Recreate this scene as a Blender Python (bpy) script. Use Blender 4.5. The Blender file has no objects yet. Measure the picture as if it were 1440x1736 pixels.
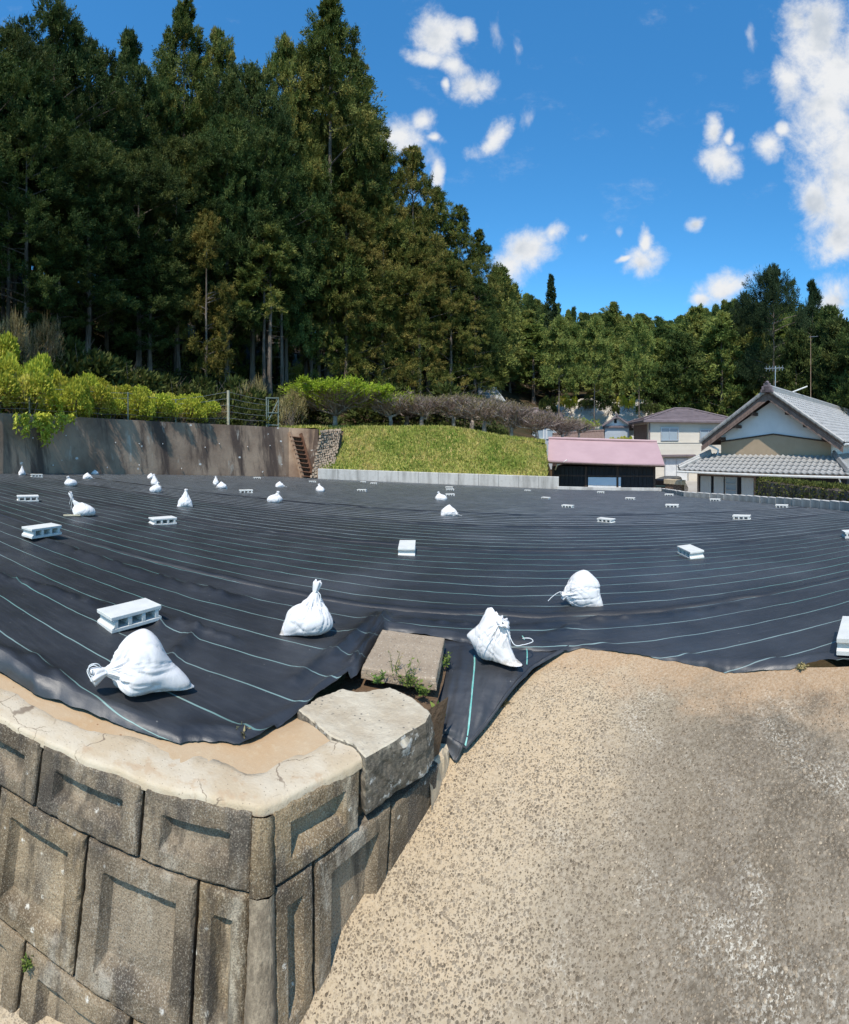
import bpy, math, random
import numpy as np
from mathutils import Vector, Matrix

# ------------------------------------------------------------------ scene, camera, sky, sun, exposure
S = bpy.context.scene
COL = S.collection
rad = math.radians
E = 2.0                      # height of the eye above the road at the foot of the ramp
F, Y0, X0 = 800.0, 745.0, 840.0   # pixels per radian, horizon row, column that faces +Y

cam_data = bpy.data.cameras.new("camera")
cam = bpy.data.objects.new("camera", cam_data)
COL.objects.link(cam)
cam.location = (0, 0, E)
cam.rotation_euler = (math.pi / 2, 0, (X0 - 720) / F)
cam_data.type = 'PANO'                       # the photograph is a hand-held cylindrical panorama
cam_data.panorama_type = 'CENTRAL_CYLINDRICAL'
cam_data.central_cylindrical_range_u_min = -720 / F
cam_data.central_cylindrical_range_u_max = 720 / F
cam_data.central_cylindrical_range_v_min = -(1736 - Y0) / F
cam_data.central_cylindrical_range_v_max = Y0 / F
cam_data.central_cylindrical_radius = 1.0
cam_data.clip_start = 0.02
cam_data.clip_end = 3000
S.camera = cam

SUN_AZ, SUN_EL = rad(-176), rad(57)
world = bpy.data.worlds.new("World")
S.world = world
world.use_nodes = True
world.cycles.sampling_method = 'MANUAL'
world.cycles.sample_map_resolution = 1024
S.view_settings.view_transform = 'Standard'
S.view_settings.look = 'None'
S.view_settings.exposure = 0.0
S.view_settings.gamma = 1.0
S.view_settings.use_curve_mapping = False
S.render.engine = 'CYCLES'
S.cycles.max_bounces = 6
S.cycles.diffuse_bounces = 3
S.cycles.glossy_bounces = 3
S.cycles.transmission_bounces = 4
S.cycles.transparent_max_bounces = 6
S.cycles.use_denoising = True
S.cycles.denoiser = 'OPENIMAGEDENOISE'
S.cycles.denoising_input_passes = 'RGB_ALBEDO_NORMAL'
S.cycles.denoising_prefilter = 'NONE'

sun_d = bpy.data.lights.new("sun", 'SUN')
sun_d.energy = 5.0
sun_d.angle = rad(0.53)
sun_d.color = (1.0, 0.93, 0.83)
sun = bpy.data.objects.new("sun", sun_d)
COL.objects.link(sun)
sdir = Vector((math.sin(SUN_AZ) * math.cos(SUN_EL), math.cos(SUN_AZ) * math.cos(SUN_EL), math.sin(SUN_EL)))
sun.rotation_euler = sdir.to_track_quat('Z', 'Y').to_euler()
sun.location = (-10, -20, 40)


class G:
    """small node-graph helper"""
    def __init__(s, tree):
        s.t = tree
        s.n = tree.nodes
        s.l = tree.links

    def new(s, kind, **kw):
        n = s.n.new(kind)
        for k, v in kw.items():
            setattr(n, k, v)
        return n

    def put(s, sock, v):
        if isinstance(v, bpy.types.NodeSocket):
            s.l.new(v, sock)
        elif isinstance(v, (tuple, list)) and len(v) == 3 and sock.type == 'RGBA':
            sock.default_value = (*v, 1)
        else:
            sock.default_value = v

    def math(s, op, a, b=None, c=None, clamp=False):
        n = s.new('ShaderNodeMath', operation=op, use_clamp=clamp)
        s.put(n.inputs[0], a)
        if b is not None: s.put(n.inputs[1], b)
        if c is not None: s.put(n.inputs[2], c)
        return n.outputs[0]

    def vmath(s, op, a, b=None):
        n = s.new('ShaderNodeVectorMath', operation=op)
        s.put(n.inputs[0], a)
        if b is not None: s.put(n.inputs[1], b)
        return n.outputs['Value'] if op in ('LENGTH', 'DOT_PRODUCT', 'DISTANCE') else n.outputs[0]

    def noise(s, scale, detail=4, vec=None, rough=0.55, out=0, dist=0.0):
        n = s.new('ShaderNodeTexNoise')
        if vec is not None: s.put(n.inputs['Vector'], vec)
        n.inputs['Scale'].default_value = scale
        n.inputs['Detail'].default_value = detail
        n.inputs['Roughness'].default_value = rough
        n.inputs['Distortion'].default_value = dist
        return n.outputs[out]

    def vor(s, scale, vec=None, feature='F1', out='Distance', rnd=1.0):
        n = s.new('ShaderNodeTexVoronoi', feature=feature)
        if vec is not None: s.put(n.inputs['Vector'], vec)
        n.inputs['Scale'].default_value = scale
        n.inputs['Randomness'].default_value = rnd
        return n.outputs[out]

    def step(s, x, lo, hi, a=0.0, b=1.0, smooth=True):
        n = s.new('ShaderNodeMapRange', interpolation_type='SMOOTHSTEP' if smooth else 'LINEAR')
        s.put(n.inputs['Value'], x)
        s.put(n.inputs['From Min'], lo); s.put(n.inputs['From Max'], hi)
        s.put(n.inputs['To Min'], a); s.put(n.inputs['To Max'], b)
        return n.outputs[0]

    def mix(s, f, a, b, blend='MIX'):
        n = s.new('ShaderNodeMix', data_type='RGBA', blend_type=blend)
        s.put(n.inputs[0], f)
        s.put(n.inputs[6], a); s.put(n.inputs[7], b)
        return n.outputs[2]

    def coord(s, which='Object'):
        return s.new('ShaderNodeTexCoord').outputs[which]

    def mapping(s, vec, loc=(0, 0, 0), rot=(0, 0, 0), scale=(1, 1, 1), kind='POINT'):
        n = s.new('ShaderNodeMapping', vector_type=kind)
        s.put(n.inputs['Vector'], vec)
        n.inputs['Location'].default_value = loc
        n.inputs['Rotation'].default_value = rot
        n.inputs['Scale'].default_value = scale
        return n.outputs[0]

    def xyz(s, vec):
        n = s.new('ShaderNodeSeparateXYZ')
        s.put(n.inputs[0], vec)
        return n.outputs

    def attr(s, name):
        return s.new('ShaderNodeAttribute', attribute_name=name).outputs['Fac']

    def bump(s, h, strength=0.5, dist=0.01):
        n = s.new('ShaderNodeBump')
        n.inputs['Strength'].default_value = strength
        n.inputs['Distance'].default_value = dist
        s.put(n.inputs['Height'], h)
        return n.outputs[0]


# ---- the sky: Nishita plus clouds laid out by direction (azimuth, slope)
g = G(world.node_tree)
for n in list(g.n): g.n.remove(n)
skyt = g.new('ShaderNodeTexSky', sky_type='NISHITA', sun_disc=False)
skyt.sun_elevation = SUN_EL
skyt.sun_rotation = SUN_AZ
skyt.altitude = 300
skyt.air_density = 1.0
skyt.dust_density = 0.35
skyt.ozone_density = 3.0
hsv = g.new('ShaderNodeHueSaturation')
hsv.inputs['Hue'].default_value = 0.497
hsv.inputs['Saturation'].default_value = 1.25
hsv.inputs['Value'].default_value = 1.45
g.l.new(skyt.outputs[0], hsv.inputs['Color'])
bg_sky = g.new('ShaderNodeBackground')
bg_sky.inputs['Strength'].default_value = 0.145
g.put(bg_sky.inputs['Color'], g.mix(1.0, hsv.outputs[0], (0.80, 1.10, 1.12), 'MULTIPLY'))
gen = g.coord('Generated')
cx, cy, cz = g.xyz(gen)
hyp = g.math('SQRT', g.math('ADD', g.math('MULTIPLY', cx, cx), g.math('MULTIPLY', cy, cy)))
az = g.math('ARCTAN2', cx, cy)
tt = g.math('DIVIDE', cz, g.math('MAXIMUM', hyp, 0.05))
comb = g.new('ShaderNodeCombineXYZ')
g.put(comb.inputs[0], az); g.put(comb.inputs[1], tt)
P2 = comb.outputs[0]
warp = g.noise(9, 3, P2, 0.5, out=1)
wv = g.new('ShaderNodeVectorMath', operation='MULTIPLY_ADD')
g.put(wv.inputs[0], warp); wv.inputs[1].default_value = (0.05, 0.05, 0); wv.inputs[2].default_value = (-0.025, -0.025, 0)
PW = g.vmath('ADD', P2, wv.outputs[0])
CLOUDS = [  # x, y, half width, half height (pixels of the photograph), tilt in degrees
    (740, 62, 40, 40, 0), (726, 98, 34, 18, 0), (785, 55, 20, 24, 0), (806, 148, 34, 26, 0), (768, 112, 38, 18, -30),
    (757, 147, 9, 12, 0), (672, 232, 52, 30, 0), (716, 208, 18, 20, 40), (832, 240, 44, 19, 35), (742, 295, 12, 26, 0),
    (738, 236, 12, 8, 0), (892, 428, 58, 32, 32), (862, 452, 34, 30, 0), (938, 394, 26, 14, 45),
    (1086, 440, 33, 27, 0), (1091, 402, 12, 24, 0), (1052, 435, 16, 7, 20), (1184, 381, 17, 10, 40),
    (1224, 272, 32, 33, 0), (1211, 228, 14, 26, 10), (1242, 236, 9, 12, 0), (1308, 246, 30, 22, 20), (1330, 222, 12, 14, 0),
    (1388, 60, 58, 84, 0), (1425, 130, 80, 100, 0), (1345, 135, 32, 45, 0), (1350, 40, 26, 40, 0), (1436, 262, 58, 80, 0),
    (1442, 365, 84, 68, 0), (1385, 345, 30, 40, 20), (1420, 410, 45, 40, 0), (1228, 488, 52, 24, 18), (1185, 508, 26, 12, 20),
    (1418, 505, 36, 32, 0), (1405, 190, 62, 120, 0), (1428, 320, 56, 90, 0), (1500, 200, 90, 200, 0), (1620, 330, 110, 60, 10), (1600, 90, 60, 40, 0), (1760, 420, 90, 40, 0),
    (-180, 150, 80, 40, 20), (-330, 380, 100, 40, 0), (-460, 120, 70, 50, 0), (2000, 250, 120, 70, 0), (2300, 400, 160, 60, 0)]
WISPS = [(846, 52, 18, 44, 15), (879, 84, 10, 30, 0), (896, 205, 20, 26, -20), (992, 402, 14, 10, 30), (1046, 388, 8, 12, 0),
         (1430, 12, 60, 20, 0), (745, 240, 20, 12, 0), (735, 265, 30, 40, 10), (1250, 250, 40, 12, 0), (1276, 60, 14, 30, 0)]


def blobs(lst, vec):
    d = None
    for (x, y, rx, ry, r) in lst:
        m = g.mapping(vec, ((x - X0) / F, (Y0 - y) / F, 0), (0, 0, rad(r)), (rx / F, ry / F, 1), 'TEXTURE')
        ln = g.vmath('LENGTH', m)
        d = ln if d is None else g.math('SMOOTH_MIN', d, ln, 0.25)
    return d


cn = g.noise(14, 10, P2, 0.66, dist=0.3)
cn2 = g.noise(34, 5, g.mapping(P2, (3, 1, 0), (0, 0, 0.5), (1, 0.55, 1)), 0.6)
dC = blobs(CLOUDS, PW)
dens = g.math('ADD', g.math('SUBTRACT', 1.15, dC), g.math('MULTIPLY', g.math('SUBTRACT', cn, 0.5), 2.1))
dens = g.math('ADD', dens, g.math('MULTIPLY', g.math('SUBTRACT', g.noise(48, 7, P2, 0.7), 0.5), 0.6))
dens = g.step(dens, -0.25, 1.0)
dW = blobs(WISPS, PW)
wd = g.math('ADD', g.math('SUBTRACT', 0.85, dW), g.math('MULTIPLY', g.math('SUBTRACT', cn2, 0.5), 2.4))
wd = g.step(wd, 0.0, 1.3, 0.0, 0.5)
hz = g.math('MULTIPLY', g.step(g.noise(5, 8, g.mapping(P2, (6, 2, 0), scale=(1, 1.6, 1)), 0.68), 0.56, 0.85), 0.35)
dens = g.math('MAXIMUM', g.math('MAXIMUM', dens, wd), hz)
dens = g.math('MULTIPLY', dens, g.step(cz, 0.0, 0.05))
dens = g.math('MULTIPLY', dens, g.step(cz, 0.86, 0.93, 1.0, 0.0))
body = g.noise(7, 6, g.mapping(P2, (0.4, 0.9, 0)), 0.55)
ccol = g.mix(g.math('MULTIPLY', g.step(body, 0.45, 0.68), g.step(dC, 0.25, 0.8, 1.0, 0.1)), (0.93, 0.945, 0.965), (0.60, 0.665, 0.75))
bg_cl = g.new('ShaderNodeBackground')
g.put(bg_cl.inputs['Color'], ccol)
bg_cl.inputs['Strength'].default_value = 0.92
mx = g.new('ShaderNodeMixShader')
g.put(mx.inputs[0], dens)
g.l.new(bg_sky.outputs[0], mx.inputs[1]); g.l.new(bg_cl.outputs[0], mx.inputs[2])
out = g.new('ShaderNodeOutputWorld')
g.l.new(mx.outputs[0], out.inputs['Surface'])

# ------------------------------------------------------------------ geometry helpers
rng = np.random.default_rng(7)


def azx(x): return (x - X0) / F


def pz(x, y, h):
    """the world point seen at column x, row y, h metres below the eye"""
    D = h * F / (y - Y0)
    a = azx(x)
    return np.array([D * math.sin(a), D * math.cos(a), E - h])


def pd(x, y, D):
    """the world point seen at column x, row y at horizontal distance D"""
    a = azx(x)
    return np.array([D * math.sin(a), D * math.cos(a), E - (y - Y0) / F * D])


FA, FB, FC = 1.10, 0.055, 0.030     # the field falls away gently from the eye


def field_h(X, Y): return FA + FB * Y + FC * X


def fD(x, y):
    a = azx(x)
    return FA / ((y - Y0) / F - FB * math.cos(a) - FC * math.sin(a))


def pf(x, y, lift=0.0):
    D = fD(x, y); a = azx(x)
    X, Y = D * math.sin(a), D * math.cos(a)
    return np.array([X, Y, E - field_h(X, Y) + lift])


def hash2(ix, iy, seed):
    v = np.sin(ix * 127.1 + iy * 311.7 + seed * 74.7) * 43758.5453
    return v - np.floor(v)


def vnoise(x, y, seed=0):
    x = np.asarray(x, float); y = np.asarray(y, float)
    ix, iy = np.floor(x), np.floor(y)
    fx, fy = x - ix, y - iy
    fx = fx * fx * (3 - 2 * fx); fy = fy * fy * (3 - 2 * fy)
    a = hash2(ix, iy, seed); b = hash2(ix + 1, iy, seed)
    c = hash2(ix, iy + 1, seed); d = hash2(ix + 1, iy + 1, seed)
    return (a + (b - a) * fx) * (1 - fy) + (c + (d - c) * fx) * fy


def fbm(x, y, octs=3, seed=0):
    s = 0; amp = 0.5; t = 0
    for o in range(octs):
        s = s + amp * vnoise(x * 2 ** o, y * 2 ** o, seed + o * 13); t += amp; amp *= 0.5
    return s / t - 0.5


class MB:
    """collects vertices and faces of one mesh"""
    def __init__(s):
        s.v = []; s.f = []; s.mi = []

    def add(s, vs, fs, m=0):
        o = len(s.v)
        s.v.extend([tuple(map(float, p)) for p in vs])
        s.f.extend([tuple(i + o for i in f) for f in fs])
        s.mi.extend([m] * len(fs))
        return s

    def hexa(s, p, m=0):
        """8 points: bottom 0-3 and top 4-7, counter-clockwise seen from above"""
        return s.add(p, [(3, 2, 1, 0), (4, 5, 6, 7), (0, 1, 5, 4), (1, 2, 6, 5), (2, 3, 7, 6), (3, 0, 4, 7)], m)

    def box(s, c, size, ax=None, m=0):
        """centre, size, optional three axes (rows)"""
        A = np.eye(3) if ax is None else np.array(ax)
        c = np.array(c, float); h = np.array(size, float) / 2
        pts = []
        for z in (-1, 1):
            for (x, y) in ((-1, -1), (1, -1), (1, 1), (-1, 1)):
                pts.append(c + A[0] * x * h[0] + A[1] * y * h[1] + A[2] * z * h[2])
        return s.hexa(pts, m)

    def tube(s, path, radii, n=8, caps=True, m=0):
        path = [np.array(p, float) for p in path]
        if not hasattr(radii, '__len__'): radii = [radii] * len(path)
        rings = []
        up = np.array([0.13, 0.21, 0.97])
        for i, p in enumerate(path):
            d = path[min(i + 1, len(path) - 1)] - path[max(i - 1, 0)]
            d = d / (np.linalg.norm(d) + 1e-9)
            if abs(d @ up) > 0.95: up = np.array([0.97, 0.2, 0.1])
            a = np.cross(d, up); a /= np.linalg.norm(a) + 1e-9
            b = np.cross(d, a)
            rings.append([p + radii[i] * (math.cos(2 * math.pi * k / n) * a + math.sin(2 * math.pi * k / n) * b) for k in range(n)])
        vs = [q for r in rings for q in r]
        fs = []
        for i in range(len(path) - 1):
            for k in range(n):
                a, b = i * n + k, i * n + (k + 1) % n
                fs.append((a, b, b + n, a + n))
        if caps:
            fs.append(tuple(range(n))[::-1]); fs.append(tuple((len(path) - 1) * n + k for k in range(n)))
        return s.add(vs, fs, m)

    def grid(s, P, m=0, flip=False):
        """P: array (rows, cols, 3)"""
        r, c = P.shape[:2]
        fs = []
        for i in range(r - 1):
            for j in range(c - 1):
                q = (i * c + j, i * c + j + 1, (i + 1) * c + j + 1, (i + 1) * c + j)
                fs.append(q[::-1] if flip else q)
        return s.add(P.reshape(-1, 3), fs, m)

    def prism(s, poly, z0, z1, m=0):
        n = len(poly)
        vs = [(p[0], p[1], z0) for p in poly] + [(p[0], p[1], z1) for p in poly]
        fs = [tuple(range(n))[::-1], tuple(range(n, 2 * n))] + [(i, (i + 1) % n, n + (i + 1) % n, n + i) for i in range(n)]
        return s.add(vs, fs, m)

    def mesh(s, name):
        me = bpy.data.meshes.new(name)
        me.from_pydata(s.v, [], s.f)
        if any(s.mi): me.polygons.foreach_set('material_index', s.mi)
        me.update()
        return me

    def build(s, name, mats, parent=None, smooth=False, bevel=0.0):
        return link(name, s.mesh(name), mats, parent, smooth, bevel)


def link(name, me, mats, parent=None, smooth=False, bevel=0.0):
    if not isinstance(mats, (list, tuple)): mats = [mats]
    if not me.materials:
        for m in mats: me.materials.append(m)
    if smooth:
        me.polygons.foreach_set('use_smooth', [True] * len(me.polygons))
    o = bpy.data.objects.new(name, me)
    COL.objects.link(o)
    if parent is not None: o.parent = parent
    if bevel:
        b = o.modifiers.new('bevel', 'BEVEL'); b.width = bevel; b.segments = 2; b.limit_method = 'ANGLE'
    return o


def tag(o, label=None, cat=None, group=None, kind=None):
    if label: o['label'] = label
    if cat: o['category'] = cat
    if group: o['group'] = group
    if kind: o['kind'] = kind
    return o


def empty(name, loc=(0, 0, 0), rz=0.0):
    o = bpy.data.objects.new(name, None)
    COL.objects.link(o)
    o.location = tuple(loc); o.rotation_euler = (0, 0, rz); o.empty_display_size = 0.2
    return o


KIDS = {}


def copy_tree(o, parent=None):
    c = o.copy()
    COL.objects.link(c)
    if parent is not None: c.parent = parent
    for ch in list(o.children): copy_tree(ch, c)
    return c


def quads_mesh(name, V, tone, nv=4):
    """V: (n, nv, 3) loose faces; tone: per-face value for the material"""
    n = len(V)
    me = bpy.data.meshes.new(name)
    me.vertices.add(n * nv)
    me.vertices.foreach_set('co', np.ascontiguousarray(V, dtype=np.float32).ravel())
    me.loops.add(n * nv)
    me.loops.foreach_set('vertex_index', np.arange(n * nv, dtype=np.int32))
    me.polygons.add(n)
    me.polygons.foreach_set('loop_start', np.arange(0, n * nv, nv, dtype=np.int32))
    try:
        me.polygons.foreach_set('loop_total', np.full(n, nv, dtype=np.int32))
    except Exception:
        pass
    at = me.attributes.new('tone', 'FLOAT', 'FACE')
    at.data.foreach_set('value', np.asarray(tone, dtype=np.float32))
    me.update(calc_edges=True)
    return me


def unit(a):
    return a / (np.linalg.norm(a, axis=-1, keepdims=True) + 1e-9)


def sprays(pos, axis, length, width, r, bend=0.25, face=None):
    """diamond leaf sprays: pos (n,3) base, axis (n,3) unit, length/width (n,)"""
    n = len(pos)
    side = unit(np.cross(axis, unit(r.normal(size=(n, 3))) if face is None else face))
    nor = np.cross(axis, side)
    L = length[:, None]; W = width[:, None]
    mid = pos + axis * L * 0.5 + nor * L * bend * 0.5
    return np.stack([pos, mid - side * W / 2, pos + axis * L, mid + side * W / 2], axis=1)

D0X, D0V = [-400, -260, 0, 150, 300, 490, 545, 560, 760, 880, 945, 958, 1000, 1120, 1160, 1300, 1500, 1800], [13, 13.4, 16.2, 19.0, 22.1, 26.6, 27.6, 29.0, 28.0, 27.0, 26.0, 25.5, 24.5, 24, 19.5, 15, 12, 10]
# ------------------------------------------------------------------ materials
def mat(name, fn, rough=0.85, spec=0.3, metallic=0.0):
    """fn(g) returns (colour, bump-normal or None[, roughness])"""
    m = bpy.data.materials.new(name)
    m.use_nodes = True
    g = G(m.node_tree)
    b = g.n['Principled BSDF']
    r = fn(g) if callable(fn) else (fn, None)
    g.put(b.inputs['Base Color'], r[0])
    if r[1] is not None: g.put(b.inputs['Normal'], r[1])
    g.put(b.inputs['Roughness'], r[2] if len(r) > 2 else rough)
    b.inputs['Specular IOR Level'].default_value = spec
    b.inputs['Metallic'].default_value = metallic
    return m


def leaf_mat(name, stops, trans=0.24, rough=0.7, spec=0.12):
    """foliage: colour picked by each leaf's own tone, some light comes through"""
    m = bpy.data.materials.new(name)
    m.use_nodes = True
    g = G(m.node_tree)
    b = g.n['Principled BSDF']
    t = g.attr('tone')
    r = g.new('ShaderNodeValToRGB')
    g.put(r.inputs[0], t)
    e = r.color_ramp.elements
    e[0].position, e[0].color = stops[0][0], (*stops[0][1], 1)
    e[1].position, e[1].color = stops[-1][0], (*stops[-1][1], 1)
    for p, c in stops[1:-1]:
        x = e.new(p); x.color = (*c, 1)
    inf = g.new('ShaderNodeObjectInfo')
    h = g.new('ShaderNodeHueSaturation')
    g.put(h.inputs['Hue'], g.math('MULTIPLY_ADD', inf.outputs['Random'], 0.022, 0.487))
    g.put(h.inputs['Value'], g.math('MULTIPLY_ADD', inf.outputs['Random'], 0.35, 0.82))
    g.put(h.inputs['Color'], r.outputs[0])
    col = h.outputs[0]
    g.put(b.inputs['Base Color'], col)
    b.inputs['Roughness'].default_value = rough
    b.inputs['Specular IOR Level'].default_value = spec
    tr = g.new('ShaderNodeBsdfTranslucent')
    g.put(tr.inputs['Color'], col)
    mx = g.new('ShaderNodeMixShader')
    mx.inputs[0].default_value = trans
    g.l.new(b.outputs[0], mx.inputs[1]); g.l.new(tr.outputs[0], mx.inputs[2])
    g.l.new(mx.outputs[0], g.n['Material Output'].inputs[0])
    return m


def f_ramp(g):
    c = g.coord()
    xx, yy, zz = g.xyz(c)
    big = g.noise(0.9, 5, c, 0.6)
    mid = g.noise(4.5, 6, c, 0.65)
    fine = g.noise(70, 4, c, 0.6)
    sand = g.mix(g.step(big, 0.35, 0.65), (0.47, 0.35, 0.215), (0.43, 0.34, 0.225))
    grey = g.mix(g.step(mid, 0.35, 0.7), (0.090, 0.069, 0.046), (0.235, 0.19, 0.135))
    # sand has washed over the upper and left part; the wheel-worn lower right is bare and grey
    k = g.math('ADD', g.math('MULTIPLY', xx, 0.85), g.math('MULTIPLY', yy, -0.62))
    k = g.math('ADD', k, g.math('MULTIPLY', g.math('SUBTRACT', mid, 0.5), 1.3))
    k = g.math('ADD', k, g.math('MULTIPLY', g.math('SUBTRACT', big, 0.5), 1.2))
    k = g.math('ADD', k, 0.56)
    col = g.mix(g.step(k, -0.65, 0.5), sand, grey)
    along = g.mapping(c, (5, 2, 0), (0, 0, 0.66), (1, 0.45, 1))
    lime = g.math('MULTIPLY', g.step(g.noise(2.6, 7, along, 0.72), 0.47, 0.66), g.step(k, -0.7, 0.1))
    gran = g.step(g.noise(85, 4, c, 0.65), 0.46, 0.60)
    col = g.mix(g.math('MULTIPLY', g.math('MULTIPLY', lime, gran), 0.9), col, (0.62, 0.56, 0.45))
    dirt = g.math('MULTIPLY', g.step(g.noise(2.0, 7, g.mapping(c, (1, 8, 0), (0, 0, 0.66), (1, 0.4, 1)), 0.7), 0.50, 0.68), g.step(k, -0.6, 0.4))
    col = g.mix(g.math('MULTIPLY', dirt, 0.6), col, (0.12, 0.092, 0.066))
    # small embedded stones that are too small to build
    st = None
    cover = g.step(g.math('ADD', g.noise(6, 5, c, 0.65), g.math('MULTIPLY', k, 0.10)), 0.22, 0.5)
    for sc_, thr in ((60, 0.12), (92, 0.22), (150, 0.30)):
        v = g.new('ShaderNodeTexVoronoi', feature='F1')
        g.put(v.inputs['Vector'], g.vmath('ADD', c, g.vmath('MULTIPLY', g.noise(60, 2, c, out=1), (0.006, 0.006, 0.0)))); v.inputs['Scale'].default_value = sc_
        rr = g.xyz(v.outputs['Color'])
        s1 = g.math('MULTIPLY', g.step(v.outputs['Distance'], g.math('MULTIPLY_ADD', rr[2], 0.22, 0.27), g.math('MULTIPLY_ADD', rr[2], 0.20, 0.17)), g.math('MULTIPLY', g.step(rr[0], thr, thr + .05), cover))
        scol = g.mix(rr[1], (0.11, 0.083, 0.054), (0.27, 0.208, 0.14))
        col = g.mix(g.math('MULTIPLY', s1, 0.88), col, scol)
        st = s1 if st is None else g.math('MAXIMUM', st, s1)
    # rust-coloured earth along the upper edge
    edge = g.math('ADD', g.math('MULTIPLY', xx, 0.61), g.math('MULTIPLY', yy, 0.79))
    ed = g.math('MULTIPLY', g.step(g.math('ADD', edge, g.math('MULTIPLY', g.math('SUBTRACT', mid, 0.5), 0.9)), 2.2, 2.6), 0.75)
    col = g.mix(ed, col, g.mix(fine, (0.36, 0.215, 0.11), (0.46, 0.31, 0.18)))
    col = g.mix(g.step(fine, 0.35, 0.75, 0.0, 0.22), col, (0.66, 0.57, 0.44))
    h = g.math('ADD', g.math('MULTIPLY', fine, 0.5), g.math('MULTIPLY', st, 0.6))
    return col, g.bump(h, 0.55, 0.006)


def f_wall(g):
    c = g.coord()
    big = g.noise(3.0, 6, c, 0.62)
    st = g.noise(9, 5, g.mapping(c, scale=(1, 1, 0.22)), 0.6)
    fine = g.noise(120, 4, c, 0.65)
    col = g.mix(g.step(big, 0.34, 0.66), (0.082, 0.060, 0.038), (0.245, 0.183, 0.115))
    col = g.mix(g.step(st, 0.50, 0.64, 0, 0.8), col, (0.075, 0.062, 0.05))
    col = g.mix(g.step(g.noise(6, 6, g.mapping(c, (3, 0, 1), scale=(1, 1, 0.4)), 0.65), 0.54, 0.68, 0, 0.65), col, (0.42, 0.37, 0.29))
    # the sheltered recess has stayed cleaner than the proud frame
    rc_ = g.attr('recess')
    col = g.mix(g.math('MULTIPLY', rc_, g.step(big, 0.25, 0.6, 0.35, 0.85)), col, g.mix(g.step(st, 0.45, 0.66), (0.31, 0.24, 0.16), (0.16, 0.122, 0.083)))
    # lichen: clouds of small pale and dark specks
    area = g.step(g.noise(4, 5, g.mapping(c, (9, 4, 2)), 0.6), 0.44, 0.68)
    for sc_, tone_, off in ((130, (0.40, 0.37, 0.31), 0), (210, (0.44, 0.41, 0.345), 3), (150, (0.05, 0.043, 0.036), 7)):
        v = g.new('ShaderNodeTexVoronoi'); g.put(v.inputs['Vector'], g.vmath('ADD', g.mapping(c, (off, off, 0)), g.vmath('MULTIPLY', g.noise(80, 3, c, out=1), (0.010, 0.010, 0.010)))); v.inputs['Scale'].default_value = sc_
        rr = g.xyz(v.outputs['Color'])
        th = g.math('MULTIPLY', rr[0], 0.42)
        sp = g.math('MULTIPLY', g.step(v.outputs['Distance'], th, g.math('MULTIPLY', th, 0.5)), area if off != 7 else g.step(g.noise(6, 4, c), 0.38, 0.62))
        col = g.mix(g.math('MULTIPLY', sp, 0.6), col, tone_)
    grit = g.noise(190, 3, c, 0.7)
    col = g.mix(g.step(grit, 0.52, 0.66, 0, 0.55), col, (0.44, 0.375, 0.28))
    col = g.mix(g.step(grit, 0.46, 0.34, 0, 0.6), col, (0.05, 0.042, 0.033))
    spot = g.math('MULTIPLY', g.step(g.vor(11, g.mapping(c, (2, 7, 1))), 0.13, 0.07), 0.8)
    col = g.mix(g.math('MULTIPLY', spot, g.step(fine, 0.4, 0.55)), col, (0.62, 0.58, 0.5))
    rnd = g.new('ShaderNodeObjectInfo').outputs['Random']
    hs = g.new('ShaderNodeHueSaturation'); g.put(hs.inputs['Value'], g.math('MULTIPLY_ADD', rnd, 0.32, 1.02)); g.put(hs.inputs['Saturation'], g.math('MULTIPLY_ADD', rnd, 0.22, 0.94)); g.put(hs.inputs['Color'], col)
    col = hs.outputs[0]
    # run-off streaks and pale lime tears
    run = g.noise(5.5, 6, g.mapping(c, (4, 4, 0), scale=(1.6, 1.6, 0.16)), 0.65)
    col = g.mix(g.step(run, 0.53, 0.64, 0, 0.6), col, (0.052, 0.043, 0.034))
    col = g.mix(g.math('MULTIPLY', g.step(run, 0.40, 0.33, 0, 0.6), g.step(grit, 0.40, 0.56)), col, (0.43, 0.38, 0.30))
    h = g.math('ADD', g.math('MULTIPLY', fine, 0.7), g.math('MULTIPLY', big, 0.6))
    return col, g.bump(g.math('ADD', h, g.math('MULTIPLY', grit, 0.6)), 0.8, 0.008)


def f_coping(g):
    c = g.coord()
    a = g.noise(3.2, 5, c, 0.6); b = g.noise(30, 5, c, 0.65); f = g.noise(220, 3, c)
    col = g.mix(g.step(a, 0.36, 0.66), (0.49, 0.36, 0.225), (0.47, 0.31, 0.17))
    col = g.mix(g.step(b, 0.5, 0.72, 0, 0.5), col, (0.54, 0.43, 0.28))
    col = g.mix(g.step(g.vor(9, g.mapping(c, (4, 1, 0))), 0.06, 0.03, 0, 0.8), col, (0.2, 0.08, 0.03))
    col = g.mix(g.step(f, 0.35, 0.7, 0, 0.2), col, (0.38, 0.25, 0.14))
    return col, g.bump(g.math('ADD', b, g.math('MULTIPLY', f, 0.4)), 0.4, 0.006)


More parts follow.
